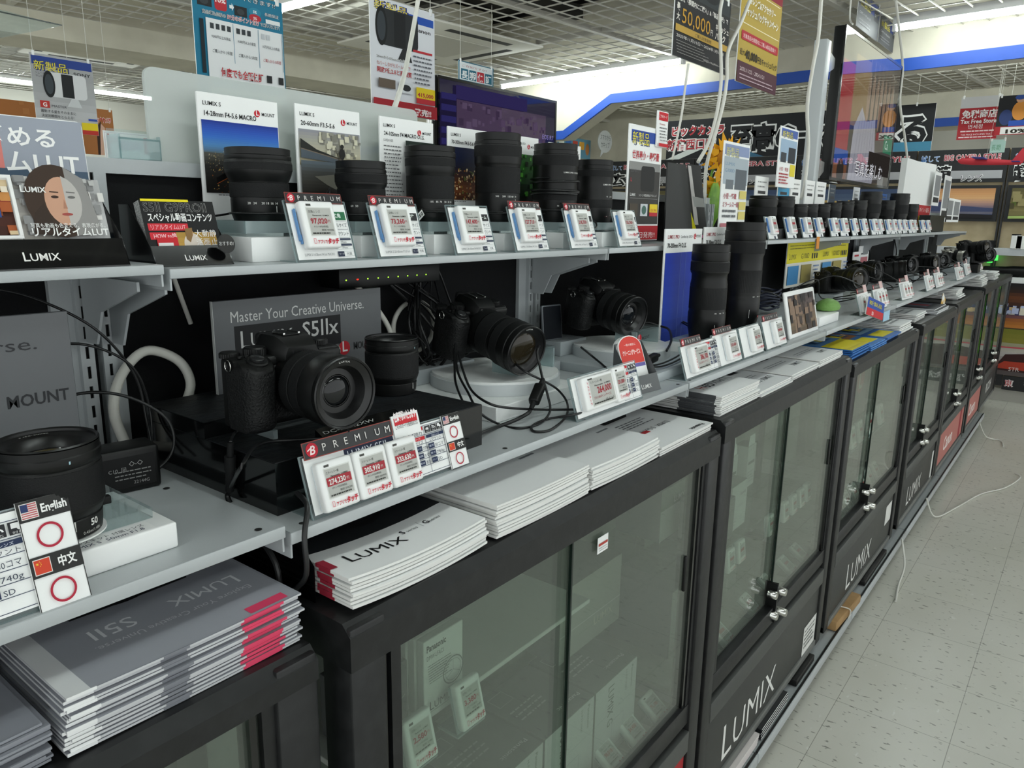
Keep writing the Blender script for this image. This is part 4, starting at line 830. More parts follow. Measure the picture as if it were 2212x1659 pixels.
grad(p, .001, .001, w-.001, h-.05, ['#b9a8b8', '#a89cb0', '#98a0b0', '#7c8890', '#5d6d66', '#4c5c52'], 12); p.rect(.001, h-.052, w*.62, h-.001, '#d98078'); p.rect(w*.62, h-.052, w-.001, h-.001, '#9aa0ac'); p.rect(.001, h-.070, w-.001, h-.052, '#44586c')
p.poly([(.001, .03), (.05, .05), (.09, .036), (.12, .03), (.12, .001), (.001, .001)], '#5a7058'); p.poly([(.10, .03), (.17, .06), (w-.001, .072), (w-.001, .001), (.09, .001)], '#56626e'); p.ell(.114, .057, .008, '#6b7078', .017); p.ell(.111, .073, .0042, '#9a5a4a', .0045); p.ell(.111, .0765, .0045, '#b2383c', .003); p.poly([(.105, .045), (.125, .045), (.128, .02), (.102, .02)], '#707880')
p.text(w*.06, h-.028, .021, '色表現を極める', '#f6f6f4', w=w*.8, b=.02); p.text(w*.04, h-.054, .024, 'リアルタイムLUT', '#f6f6f4', w=w*.92, b=.02); p.text(w*.5, h-.075, .0125, 'S5', '#f4f4f4', b=.03); p.text(w*.585, h-.075, .0125, 'II', '#b8303a', b=.05); p.text(w*.70, h-.075, .0125, 'S5IIx', '#f4f4f4', b=.03); p.rect(w*.80, .03, w*.93, .058, '#f2f2f2'); p.build('poster_print', r)
leaflet_box('small glossy black leaflet box with a bubble on its front, second from the left', (.409, .802, ZU+.0002), .092, .075, .022, .066)
r = thing('leaflet', 'black and red leaflet about video tips, in the small leaflet box', 'leaflet', (.4115, .816, ZU+.0018), face(0, .28)); w, h = .087, .072; MB().box((0, 0, -.012), (w, h, 0), mat('#cfd0ce', .5, mix=('#8a8c8c', 600, .4, .6))).build('sheets', r); p = MB(z=.0002)
p.rect(0, 0, w, h, '#151516'); p.rect(.002, h-.0012, w-.03, h+.0015, '#e8d81a'); p.otext(.003, h-.0125, .0145, 'S5II G9PROII', '#151516', '#b8b8b6', .015, w=.074); p.text(.006, h-.023, .0105, 'スペシャル動画コンテンツ', '#f4f4f2', w=.076, b=.02)
p.rect(.004, h-.034, .05, h-.026, '#d02c38'); p.text(.007, h-.0325, .0066, 'リアルタイムLUT', '#f2c8cc', w=.04); p.rect(.004, h-.044, .037, h-.036, '#d02c38'); p.text(.008, h-.0425, .0066, 'HOW to編', '#f2c8cc', w=.026, b=.02)
grad(p, .034, .004, .082, h-.036, ['#a8843a', '#c49a48', '#9a8a58'], 5); p.ell(.052, .021, .011, '#d8ccc0', .014); p.ell(.050, .035, .0042, '#d0a078', .005); p.poly([(.045, .04), (.054, .041), (.053, .032), (.049, .024), (.045, .028)], '#8a6a40')
for k, t in enumerate(('大活躍', '動画に', '静止画')): p.text(.056+.009*k, h-.041, .009, t[0], '#f4f2ee'); p.text(.056+.009*k, h-.051, .009, t[1], '#f4f2ee'); p.text(.056+.009*k, h-.061, .009, t[2], '#f4f2ee')
p.rect(.010, .002, .034, .03, '#c8242e'); p.rect(.011, .004, .028, .024, '#e6e4e2'); p.build('leaflet_print', r)
r = MB(); r.prism(circ(0, 0, .011, .011, 24), 0, .0008, GLO); o = r.build('bubble', loc=(.4915, .801, ZU+.024), rot=face(0, .2), label='round black bubble card with white lettering on the small leaflet box', cat='card'); p = MB(z=.001); p.text(0, -.002, .0055, 'おすすめ!', '#c8c8c6', al='c', w=.018); p.build('bubble_print', o)
# empty clear leaflet holder on the top rail
r = thing('leaflet_holder', 'empty clear leaflet holder on the top rail left of the grey header board', 'leaflet holder', (.462, .972, 1.4702)); b = MB(); b.box((0, 0, 0), (.052, .034, .0015), ACR); b.box((0, .030, 0), (.052, .032, .038), ACR); b.box((0, 0, 0), (.052, .002, .026), ACE); b.box((0, 0, 0), (.0015, .032, .03), ACE); b.box((.0505, 0, 0), (.052, .032, .03), ACE); b.build('tray', r); MB().box((.0, .0, .024), (.052, .002, .0265), ACE).build('lip', r)
# ================================================================== camera shelf, near end
SLATE = mat('#0f1113', .5, 0, .4, bump=(70, 1.0), mix=('#1b1f23', 30, .4, .75), name='slate_textured_board')
GB = mat('#08090a', .12, 0, .5, coat=.3, name='black_acrylic')
# black riser with its stepped back, slate top
r = thing('display_riser', 'glossy black stepped riser with a slate patterned top under the largest camera', 'riser', (.425, .631, ZM+.0002), group=None)
rw, rd, rh = .325, .262, .057
MB().box((0, 0, 0), (rw, rd, rh-.001), GB).build('box', r)
MB().box((.0005, .0005, rh-.001), (rw-.0005, rd-.0005, rh), SLATE).build('slate_top', r)
MB().box((0, .13, rh), (rw*.45, rd, rh+.018), GB).build('upper_step', r); MB().box((.001, .131, rh+.018), (rw*.45-.001, rd-.001, rh+.0186), SLATE).build('slate_top', r)
b = MB(); b.add([(.078, .012, rh), (.20, .012, rh), (.20, .036, rh+.012), (.078, .036, rh+.012), (.078, .036, rh), (.20, .036, rh)], [(0, 1, 2, 3), (0, 3, 4), (1, 5, 2), (3, 2, 5, 4)], GB); o = b.build('name_wedge', r)
p = MB(z=.0003); p.text(.004, .015, .007, 'DC-S5M2XW', '#c8c8c6', w=.075); p.text(.004, .004, .0085, 'LUMIX S 20-60mm F3.5-5.6', '#dededa', w=.112); p.build('wedge_print', r, loc=(.079, .012, rh), rot=(math.atan2(.012, .024), 0, 0))
Zr = ZM+rh
# grey sign on the riser
def grey_sign(label, x0, x1, y, z0, z1, fn, col='#55585b'):
    r = thing('sign_board', label, 'sign board', (x0, y, z0), face()); w, h = x1-x0, z1-z0
    MB().rbox((0, 0, -.005), (w, h, 0), .0006, mat(col, .42, .0, .5, name='grey_sign_panel'), 1).build('board', r); MB().box((-.0004, 0, -.005), (.0002, h, -.0002), mat('#b8bab8', .4)).build('pale_edge', r); p = MB(z=.0002); fn(p, w, h); p.build('sign_print', r); return r
def sg1(p, w, h):
    p.text(w*.085, h-.029, .0205, 'Master Your Creative Universe.', '#c9cac8', w=w*.79)
    p.rect(w*.10, h-.077, w*.715, h-.034, '#17181a'); lumix(p, w*.13, h-.0635, .0225, '#c3c4c2', b=.0, sx=1.0); p.text(w*.475, h-.0605, .031, 'S5Ⅱx', '#c3c4c2', w=w*.225, b=.01)
    lmount(p, w*.735, h-.0845, .0106, '#202224', False); p.text(w*.80, h-.089, .0155, 'MOUNT', '#26282a', w=w*.135, b=.01)
grey_sign('grey sign reading Master Your Creative Universe behind the largest camera', .508, .788, .868, Zr+.0002, 1.299, sg1)
def sg0(p, w, h): p.text(w*.80, h-.034, .017, 'Universe.', '#303134', al='r', w=.10); p.text(w*.955, h-.088, .0165, 'MOUNT', '#2a2b2e', al='r', w=.055, b=.02)
grey_sign('plain grey sign ending in erse and MOUNT at the far left', .16, .3135, .80, 1.1142, 1.311, sg0, '#5b5d60')
# clear bridge under the big camera
r = thing('acrylic_bridge', 'clear acrylic bridge carrying the largest camera above the slate', 'camera stand', (.472, .70, Zr+.0002)); MB().box((0, 0, .011), (.10, .05, .0145), ACR).build('deck', r)
for x in (0, .094): MB().rbox((x, 0, 0), (x+.006, .05, .011), .0006, ACE, 1).build('leg', r)
# cameras
def k2060(): return [('b', mk_((31, 0), (33, 1), (33.5, 6), (34.5, 8), (34.5, 17), (36.2, 20), (36.2, 21))), ('k', 'zoom_ring', .0368, .021, .037), ('b', mk_((36, 37), (36, 40))), ('k', 'focus_ring', .0374, .040, .056), ('b', mk_((37, 56), (38.3, 58), (38.6, 60), (38.6, 81), (37.6, 83), (37.6, 84), (38.3, 85), (38.5, 90))),]
def mk_(*q): return [(a/1000, c/1000) for a, c in q]
PITX = .0
camera('mirrorless_camera', 'largest black camera with a tilted lens front, on the slate riser before the grey sign', (.4950, .692, Zr+.0190), -.06, k2060(), .0385, .090, badge='#1f2021',
       glass_kw=dict(txt=[('S 1:3.5-5.6/20-60mm  ø67', -PI*.28-.0, .0042), ], coat='#14161a', r_el=.40, depth=.016) if 0 else dict(txt=[('LUMIX', PI/2+.16, .0048)], coat='#101214', r_el=.42, depth=.016), group='cameras on the near shelf')
def k24105(): return [('b', mk_((31, 0), (33, 1), (34, 7), (37, 10), (38.4, 13), (38.4, 33))), ('k', 'zoom_ring', .0392, .034, .063), ('b', mk_((38.6, 63), (39, 66), (39, 69), (41, 72))), ('k', 'focus_ring', .0415, .072, .090), ('b', mk_((41, 90), (42, 92), (42, 108), (41, 109), (41.4, 112), (42, 113), (42, 121)))]
Z2 = ZM+.042
camera('mirrorless_camera', 'black camera with a long lens tilted up, on the round silver pedestal', hy(1052, 792, .80)[:2]+(0,) if 0 else (.968, .836, Z2+.030), -.16, k24105(), .042, .121, pitch=-.20, glass_kw=dict(txt=[('LUMIX', PI/2+.16, .005)], coat='#2a2418', r_el=.70, depth=.010), group='cameras on the near shelf')
def k1635(): return [('b', mk_((31, 0), (33, 1), (34, 8), (37, 12), (39, 16), (39, 24), (40, 26))), ('k', 'zoom_ring', .0412, .028, .046), ('b', mk_((41, 46), (41.6, 48), (41.6, 58))), ('k', 'focus_ring', .0424, .058, .070), ('b', mk_((42, 70), (42.4, 72), (42.4, 84), (41.4, 85), (42.4, 87), (42.4, 96)))]
camera('mirrorless_camera', 'black camera with a short thick lens, right of the middle camera on a second pedestal', (1.375, .842, Z2+.034), -.20, k1635(), .0424, .096, pitch=-.16, glass_kw=dict(coat='#15181c', r_el=.46, depth=.014), group='cameras on the near shelf')
# pedestals under cameras two and three
SIL = mat('#c3c8ca', .3, .0, .5, name='silver_laminate'); MAR = mat('#eef0ef', .3, 0, .5, mix=('#dfe2e1', 25, .4, .65), name='white_marble_board'); GPL = mat('#aab1b4', .35, 0, .5, name='grey_board')
b = MB(); b.rbox((0, 0, 0), (.235, .205, .024), .0008, MAR, 1); b.build('display_block', loc=(.846, .684, ZM+.0002), label='white marbled block under the round silver pedestal', cat='pedestal')
b = MB(); b.rbox((0, 0, 0), (.16, .11, .017), .0008, MAR, 1); b.build('display_block', loc=(.79, .825, ZM+.0002), label='low white block behind the fifty millimetre lens, left of the silver pedestal', cat='pedestal')
def drum(label, x, y, z, R_, h, mt): 
    r = thing('round_pedestal', label, 'pedestal', (x, y, z), group='round silver pedestals'); a0 = 1.02*PI; 
    pts = circ(0, 0, R_, R_, 60); b = MB(); b.prism(pts, 0, h-.004, mt); b.build('drum', r); b = MB(); b.prism(circ(0, 0, R_*.975, R_*.975, 60), h-.004, h, MAR, MAR); b.build('top_disc', r); return r
DZ = ZM+.0245
drum('round silver pedestal on the white block, under the middle camera', .985, .80, DZ, .112, .022, SIL)
def stand_clear(label, x, y, z, w, d, h, rz=0.):
    r = thing('acrylic_bridge', label, 'camera stand', (x, y, z), (0, 0, rz)); t = .004
    MB().box((0, 0, h-t), (w, d, h), ACR).build('deck', r)
    for a in (0, w-t): MB().box((a, 0, 0), (a+t, d, h-t), ACE).build('leg', r)
    p = MB(z=.0002); p.ell(.010, .018, .0085, '#c01f2e'); p.rect(.0065, .014, .0088, .026, '#f4f4f4'); p.rect(.0065, .0135, .0125, .0155, '#f4f4f4'); p.text(.022, .014, .010, 'MOUNT', '#2a2a2c', w=.030, b=.01); p.build('mount_logo', r, rot=face(), loc=(.004, 0, 0)); return r
stand_clear('clear acrylic bridge with a red round logo under the middle camera', .965, .735, DZ+.0222, .105, .055, .038)
r = MB().rbox((0, 0, 0), (.15, .09, .026), .001, GPL, 2).build('display_block', loc=(.90, .855, DZ+.0222) if 0 else (.868, .875, DZ-.0), label='grey block at the back left of the middle camera', cat='pedestal')
MB().rbox((0, 0, 0), (.345, .25, .018), .001, GPL, 2).build('display_block', loc=(1.242, .632, ZM+.0002), label='wide grey base board under the second camera pedestal', cat='pedestal')
drum('round silver pedestal under the camera right of the middle one', 1.40, .79, ZM+.0184, .105, .024, SIL)
stand_clear('clear acrylic bridge with a red round logo under the right near camera', 1.365, .735, ZM+.0426, .10, .05, .036)
MB().rbox((0, 0, 0), (.10, .085, .030), .001, GPL, 2).build('display_block', loc=(1.285, .868, ZM+.0184), label='grey block at the back left of the right near camera', cat='pedestal')
MB().rbox((0, 0, 0), (.13, .12, .022), .001, GPL, 2).build('display_block', loc=(1.10, .83, ZM+.0002), label='low grey block between the two camera pedestals', cat='pedestal')
r = thing('tablet', 'small dark tablet standing upright behind the right near camera', 'tablet', (1.268, .90, ZM+.0486), face(-.15, .1)); MB().rbox((0, 0, -.006), (.06, .075, 0), .003, mat('#6a6f74', .35), 2).build('case', r); MB(z=.0002).rect(.003, .003, .057, .072, '#14181f').build('screen', r)
# lenses standing on this shelf
F50 = mk_((31, 0), (33, 1), (34, 8), (34.5, 16), (33.5, 17), (34.5, 18.5), (36.8, 24), (37, 25), (37, 60), (36.2, 61), (37.5, 63), (38, 66), (38, 70), (37.2, 71), (37.4, 77))
def fifty(label, loc, rz):
    r = thing('camera_lens', label, 'camera lens', loc, (0, 0, rz), 'fifty millimetre lenses'); lens(r, [('b', F50), ('k', 'focus_ring', .0376, .026, .059)]); glass_front(r, .0375, .078, depth=.013, r_el=.5, coat='#6a5c30', txt=[('S 1:1.8/50mm', PI/2+.4, .0042)])
    p = MB(); ctext(p, .0346, .009, .0078, '50', '#dcdcd8', -PI/2+.62, b=.03); ctext(p, .0343, .0035, .0035, '0.45m/1.48ft', '#bcbcb8', -PI/2+.55); cbar(p, .0346, .008, .0165, -PI/2+.12, .0012, '#dcdcd8'); cbar(p, .0382, .0655, .068, -PI/2+.12, .0012, '#9fc4d0'); p.build('scale_marks', r)
    b = MB(); b.rbox((.033, -.004, .0135), (.042, .003, .0205), .001, RUB, 2); b.build('cord_anchor', r); return r
fifty('black lens with a gold-coated front, on the white block at far left', (.2275, .648, 1.1502), -.1)
fifty('black lens standing on the slate, right of the largest camera', (.722, .775, Zr+.0002), .1)
r = thing('display_block', 'white block with a lens name label at the far left', 'pedestal', (.13, .6185, 1.1142)); MB().rbox((0, 0, 0), (.183, .12, .024), .002, WHT, 3).build('block', r); MB().rbox((.015, .024, .0241), (.174, .118, .0345), .0008, ACR, 1).build('clear_plate', r)
p = MB(z=.0002); p.rect(.085, .003, .165, .0215, '#fbfbfa'); p.text(.1, .0125, .0068, 'レンズキット 付属レンズ', '#4a4a55', w=.06); p.text(.095, .0045, .0078, 'LUMIX S  50mm F1.8', '#2d3050', w=.062); p.build('name_label', r, loc=(0, 0, .0242)); MB().prism(circ(.0975, .0295, .036, .036, 40), .0347, .0359, WHT).build('white_disc', r)
# power adapters
def adapter(label, loc, rot, w, d, h, txt=True):
    r = thing('power_adapter', label, 'adapter', loc, rot); MB().rbox((0, 0, 0), (w, d, h), .004, BLK, 3).build('case', r)
    if txt:
        p = MB(z=.0002); p.rect(.008, .006, w-.006, h-.008, '#0d0d0e'); p.greek(w*.45, h*.3, w*.9, h*.55, 3, '#8a8a88', .3, 4); p.text(w*.62, h*.62, .006, '◇-◇', '#b0b0ae'); p.text(w*.66, h*.2, .005, '22144G', '#a0a09e'); p.text(w*.38, h*.52, .0055, 'C10  回', '#a0a09e'); p.build('rating_label', r, rot=face())
    return r
adapter('black power adapter with white small print behind the far left lens', (.298, .792, 1.1142), (0, 0, -.15), .085, .04, .048)
adapter('plain black power adapter on the shelf right of the three-tag price stand', (.690, .6315, ZM+.0002), (0, 0, 0), .061, .05, .0255, False)
# ---- price stands with the spec tables
def cam_stand(label, loc, w, h, tags, table, prem=None, side=None, lang=None, extra=None, tilt=.30, tx=None):
    r, f = stand('price_stand', label, loc, w, h, tilt, group='camera price stands'); f.name = 'card_holder'
    MB().box((.003, .004, .0003), (w-.003, h-.002, .0008), PAP).build('price_card', f); p = MB(z=.001)
    if tx:
        q = tx; p.rect(q[0], h-.018, q[1], h-.003, '#252c45'); p.text((q[0]+q[1])/2, h-.0155, .0115, 'LUMIX S5IIx', '#e6e8ee', al='c', w=(q[1]-q[0])*.88)
    if table: spec_table(p, *table)
    if p.v: p.build('card_print', f)
    if prem: premium(f, *prem)
    for t in tags: esl(f, t[0], t[1], .004, t[2], t[3], t[4], rev=t[5] if len(t) > 5 else False, side=t[6] if len(t) > 6 else False)
    if lang: lang_card(f, *lang)
    if extra: extra(f, h)
    return r
def redcard(x, w, hh):
    def fn(f, h):
        o = MB().box((x, h-.010, .001), (x+w, h+hh, .003), PAP).build('stock_card', f); p = MB(z=.0032); p.rect(x+.003, h+hh*.28, x+w-.003, h+hh-.003, '#cf2c36'); p.text(x+w/2, h+hh*.60, .0115, '在庫確認いたします', '#fbf2f2', al='c', w=w*.82, b=.04); p.text(x+w/2, h+hh*.02, .006, 'こちらのカードを販売員または', '#2a2a2c', al='c', w=w*.84); p.build('card_print', o)
    return fn
V5 = (('フォーカス', '779点'), ('連写', '30コマ'), ('画面', '3.0型'), ('重さ', '740g'), ('電池', '専用'), ('メディア', 'SD'))
cam_stand('price stand with three price tags and a PREMIUM strip below the largest camera', (.441, .5935, ZM+.0002), .238, .066,
          [(.008, .004, .045, .052, '274,230', True), (.0555, .004, .045, .052, '305,910', True), (.103, .004, .045, .052, '333,630', True)], (.142, .006, .064, .056, ('2,420万', 'Lマウント'), V5), (.004, .061, .0015, .122, .018), lang=(.205, .000, .0022, .032, .067), extra=redcard(.128, .042, .016), tx=(.055, .126))
cam_stand('price stand with a language card in the bottom left corner of the shelves', (.062, .592, 1.1142), .135, .080, [], (.045, .006, .088, .066, ('2,420万', 'Lマウント'), V5), lang=(.1265, -.003, .0022, .036, .086), extra=redcard(.04, .05, .018))
cam_stand('price stand reading 264,000 yen, in front of the middle camera', (.932, .594, ZM+.0002), .206, .068, [(.012, .012, .092, .052, '264,000', False, True), (.105, .009, .040, .057, '231,000', False)], (.146, .006, .056, .058, ('20.1', 'ライカL'), (('フォーカス', '225点'), ('連写', '8'), ('画面', '3.0型'), ('重さ', '1007g'), ('電池', '専用'), ('メディア', 'SD'))))
cam_stand('price stand reading 386,100 yen with a PREMIUM strip, right of the red leaflet box', (1.318, .597, ZM+.0002), .172, .068, [(.020, .010, .075, .052, '386,100', False, True)], (.103, .006, .064, .056, ('45.7', 'ライカL'), (('フォーカス', '225'), ('連写', '9'), ('画面', '3.2型'), ('重さ', '1020g'), ('電池', '専用'), ('メディア', 'XQD'))), (.004, .066, .0015, .09, .015))
def small_stand(label, px, px1, price, prem=True, z=ZM, yy=.597, det=True):
    x = hy(px, 760, yy).x; w = hy(px1, 760, yy).x-x; return cam_stand(label, (x, yy, z+.0002), w, .072, [(w*.32, .010, min(w*.5, .055), .056, price, False)], None, (.004, .070, .0015, w*.72, .014) if prem else None)
small_stand('price stand with a PREMIUM strip below the thinner of the two tall telephoto lenses', 1554, 1606, '155,430')
small_stand('price stand without a PREMIUM strip, left of the white tablet', 1609, 1651, '181,170', False)
small_stand('price stand with a PREMIUM strip, just left of the white tablet', 1657, 1699, '289,980')
# red and white leaflet box leaning behind the 264,000 stand
r = thing('leaflet_box', 'dark leaflet box with a red round-topped card inside, on the middle shelf', 'leaflet box', (1.142, .612, ZM+.0002), (0, 0, -.12), 'black leaflet boxes'); b = MB(); w = .082
b.add([(0, 0, 0), (w, 0, 0), (w, .05, 0), (0, .05, 0), (0, .012, .03), (w, .012, .03), (w, .05, .085), (0, .05, .085)], [(0, 1, 2, 3), (0, 1, 5, 4), (3, 2, 6, 7), (0, 4, 7, 3), (1, 2, 6, 5)], mat('#55585a', .4, name='dark_card')); b.build('box', r)
b = MB(); b.prism([(.006, .0), (w-.006, 0), (w-.006, .075)]+circ(w/2, .075, w/2-.006, .022, 12, 0, PI)+[(.006, .075)], -.012, 0, PAP); o = b.build('red_card', r, loc=(0, .018, .006), rot=face(0, .36)); p = MB(z=.0003); p.poly([(.008, .045), (w-.008, .045), (w-.008, .075)]+circ(w/2, .075, w/2-.008, .020, 12, 0, PI), '#d8443c'); p.text(w/2, .062, .010, 'クリーニングサービス', '#fbeeea', al='c', w=.052, b=.03); p.text(w/2, .078, .005, '一眼の撮影に', '#fbeeea', al='c', w=.034); p.rect(.008, .038, w-.008, .0445, '#6a64a8'); p.build('card_print', o)
p = MB(z=.0005); lumix(p, w*.5, .008, .0085, '#e6e6e4', al='c', b=.01); p.build('box_print', r, rot=face(0, math.atan2(.012, .03)))
# tall telephoto lenses and their cards
tall_lens('camera_lens', 'thinner tall black telephoto lens standing before the blue picture card', (1.584, .68, ZM+.0442), mk_((32, 0), (36, 1), (37.5, 14), (40, 24), (41, 40), (41, 58), (40, 60), (40.2, 120), (38.5, 130), (38.5, 142), (41, 146), (41.5, 148), (41.5, 170), (40.6, 171), (41.5, 174), (41.5, 190), (40.3, 191), (40.6, 206)), [('zoom_ring', .0405, .066, .115), ('focus_ring', .0420, .149, .169)], [(.058, .041, [('135', -.1), ('100', .2), ('70', .45)])], rz=-.6, bar=(.0405, .028, .04, -.1), red=(.0402, .028, .5), group='tall telephoto lenses')
tall_lens('camera_lens', 'thicker tall black telephoto lens, behind and right of the thinner one', (1.822, .697, ZM+.0402), mk_((34, 0), (40, 1), (42, 14), (46, 30), (47, 60), (47, 76), (46, 78), (46.5, 84), (46, 150), (46, 175), (48, 182), (48.5, 200), (48.5, 214), (47.4, 215), (48.5, 218), (48.5, 238), (47, 239), (47.4, 258)), [('zoom_ring', .0466, .090, .145), ('focus_ring', .049, .184, .212)], [(.080, .047, [('135', 0), ('100', .3), ('70', .45)])], rz=-.5, bar=(.0472, .03, .05, -.2), red=(.0470, .03, .5), group='tall telephoto lenses')
for i, (q, lb) in enumerate((((1.584, .68, .0438), 'white block under the thinner tall telephoto lens'), ((1.822, .697, .0398), 'white block under the thicker tall telephoto lens'))):
    r = thing('display_block', lb, 'pedestal', (q[0], q[1], ZM+.0002), group='white telephoto blocks'); MB().rbox((-.075, -.062, 0), (.075, .06, q[2]-.006), .001, WHT, 1).build('block', r); MB().rbox((-.06, -.055, q[2]-.006), (.06, .055, q[2]), .0008, ACE, 1).build('clear_plate', r); p = MB(z=.0003); lumix(p, .03, .012, .014, '#2a2a2c', al='c', b=.01); p.build('block_print', r, rot=face(), loc=(0, -.062, 0))
def pic_blue(p, x0, y0, x1, y1): grad(p, x0, y0, x1, y1, ['#2b3fae', '#2f47b8', '#3550bd', '#2a3f9a'], 8); [p.line([(x0+(x1-x0)*q, y0), (x0+(x1-x0)*q, y1)], .0015, '#6a80d0') for q in (.42, .56)]
def pic_brown(p, x0, y0, x1, y1): grad(p, x0, y0, x1, y1, ['#2a2418', '#3a2f1c', '#5a4628', '#2a2010'], 8)
def tall_card(px0, px1, y, zt, head, pict, label, z0=ZM):
    x0 = hy(px0, 520, y).x; x1 = hy(px1, 505, y).x; w = x1-x0; h = zt-z0; r = thing('picture_card', label, 'display card', (x0, y, z0+.0002), face(), 'lens picture cards'); MB().rbox((0, 0, -.004), (w, h, 0), .0008, PAP, 1).build('board', r)
    p = MB(z=.0003); p.text(w*.06, h-.021, .011, 'LUMIX S PRO', '#a02433', w=w*.3, b=.02); p.text(w*.4, h-.020, .008, 'Certified by LEICA', '#333335', w=w*.32); lmount(p, w*.79, h-.017, .0065, '#26262a', False); p.text(w*.83, h-.020, .009, 'MOUNT', '#26262a', w=w*.13); p.text(w*.06, h-.041, .0145, head, '#1f1f20', w=w*.5, b=.02); pict(p, .004, .03, w-.004, h-.052); p.build('card_print', r)
tall_card(1437, 1517, .757, hy(1437, 495, .757).z, '70-200mm F4 O.I.S.', pic_blue, 'tall white card with a bright blue picture behind the thinner telephoto lens')
tall_card(1521, 1586, .763, hy(1521, 491, .763).z, '70-200mm F2.8 O.I.S.', pic_brown, 'tall white card with a dark brown picture behind the thicker telephoto lens')
# white tablet leaning towards the aisle
a = hy(1722, 724, .615); r = thing('tablet', 'white tablet leaning back at the shelf edge, brown picture on its screen', 'tablet', (hy(1706, 726, .615).x, .612, ZM+.0004), (R90-.22, 0, 0)); tw, th = .20, .124
tw = hy(1768, 700, .615).x-hy(1706, 726, .615).x; MB().rbox((0, 0, -.008), (tw, th, 0), .006, WHT, 3).build('case', r); p = MB(z=.0003); grad(p, .016, .012, tw-.016, th-.012, ['#3c3638', '#5a4c4a', '#6e5a4c', '#7a6650', '#55463a'], 10); dots(p, .016, .012, tw-.016, th-.012, 40, ['#2a2424', '#8a7260', '#463a36'], .012, 3); p.build('screen', r)
MB().box((.02, -.0, -.03), (tw-.02, .05, -.0085), mat('#c9ccce', .4)).build('prop', r)
# --- cables on the near shelf
def C3(*q): return [Vector(v) for v in q]
sh = ZM+.002
cable(C3((.405, .90, 1.12), (.40, .92, 1.17), (.42, .935, 1.21), (.455, .94, 1.235), (.49, .93, 1.22), (.50, .92, 1.19), (.485, .915, 1.16), (.45, .90, 1.135), (.40, .88, 1.121)), .0062, CWH, 'thick white cable bent in an open loop behind the riser', n=10)
cable(C3((.78, .945, 1.34), (.80, .942, 1.30), (.84, .94, 1.26), (.87, .935, 1.21), (.86, .93, 1.16), (.82, .925, 1.14), (.80, .92, 1.13)), .0045, CWH, 'white cable hanging in an arc right of the grey sign')
cable([Vector((.935+.05*cos(a), .945, 1.215+.045*sin(a))) for a in [PI*2*i/12 for i in range(13)]], .0042, CWH, 'white cable ring behind the black cable bundle')
cable(C3((.80, .93, 1.118), (.86, .92, 1.124), (.92, .91, 1.138), (.95, .91, 1.155)), .0055, CWH, 'thick white cable lying behind the low white block')
cable(C3((.505, .962, 1.345), (.515, .962, 1.31), (.53, .962, 1.26)), .0032, CWH, 'short white cord coming down behind the grey sign')
R = random.Random(11)
for i in range(17):
    x0 = .80+.17*R.random(); x1 = .86+.09*R.random(); s_ = R.uniform(-.03, .07); xm = x1+s_+.02
    e = (.90+.05*R.random(), .88+.05*R.random(), 1.135+.03*R.random())
    cable(C3((x0, .95, 1.345), (x0+.02, .945-.03*R.random(), 1.31), (xm, .935-.05*R.random(), 1.24), (xm+.01, .92-.05*R.random(), 1.18), e), .0016+.0006*(i % 3), CBK, 'thin black cable in the hanging bundle between the grey sign and the middle camera', group='hanging black cable bundle', n=6, k=6)
# the hub with its lights under the lens shelf
r = thing('network_hub', 'black hub with a row of tiny green and red lights under the lens shelf', 'hub', (.735, .90, ZU-.052)); MB().rbox((0, 0, 0), (.22, .05, .030), .003, BLK, 2).build('case', r)
for i in range(9):
    x = .012+.0215*i; c = '#ff3020' if i == 1 else '#9be23a'; MB().rbox((x, -.001, .012), (x+(.0022 if i != 1 else .004), .002, .0140), .0005, emat(c, 1.), 1).build('status_light', r)
# camera cords: plug on the riser, loops over the marble block
r = thing('power_plug', 'black cable connector hanging over the left side of the riser', 'connector', (0, 0, 0)); b = MB(); P0 = hx(478, 985, .421)
q = [hx(498, 955, .419), hx(497, 985, .4185), hx(497, 1015, .4185), hx(496, 1060, .4185)]
b.tube([q[0], q[1]], .0036, RUB, 12, sm=False); b.tube([q[1], q[2]], .0058, RUB, 14, sm=False); b.tube([q[2], q[3]], .0048, RUB, 12, sm=False); b.build('plug', r); cb = MB(); cb.tube([q[0], hz(505, 938, Zr+.008), hz(520, 925, Zr+.012)], .0016, CBK, 8); cb.build('lead', r); cb = MB(); cb.tube([q[3], hx(499, 1090, .416), (.412, .62, 1.06), (.41, .62, .99)], .0030, CBK, 8); cb.build('lead', r)
cable([hx(634, 1062, .437)-Vector((0, .006, 0)), Vector((.430, .588, 1.125)), Vector((.4165, .576, 1.10)), Vector((.4155, .575, 1.06)), Vector((.416, .60, 1.03)), Vector((.412, .62, .98))], .0028, CBK, 'black cable running down over the shelf edge left of the three-tag stand')
cable([hz(495, 1060, 1.105), hz(520, 1010, Zr+.02), hz(560, 960, Zr+.014), hz(640, 950, Zr+.010), hz(735, 945, Zr+.010), hz(752, 930, Zr+.02)], .0019, CBK, 'black cable arching across the slate under the largest camera')
bl = ZM+.0245
def blk(*q): return [hy(x, y, Y) for x, y, Y in q]
FB = ZM+.0022
cable([Vector((.745, .64, ZM+.012)), hz(1075, 922, FB), hz(1112, 908, FB+.004), hy(1140, 893, .65), hy(1146, 885, .66)], .0030, CBK, 'thick black cable from the small adapter up to the inline filter block', n=10)
r = thing('cable_filter', 'oblong black filter block on the cable before the silver pedestal', 'cable filter', hy(1160, 851, .665)); d = (hy(1172, 820, .675)-hy(1147, 882, .655)); d.normalize()
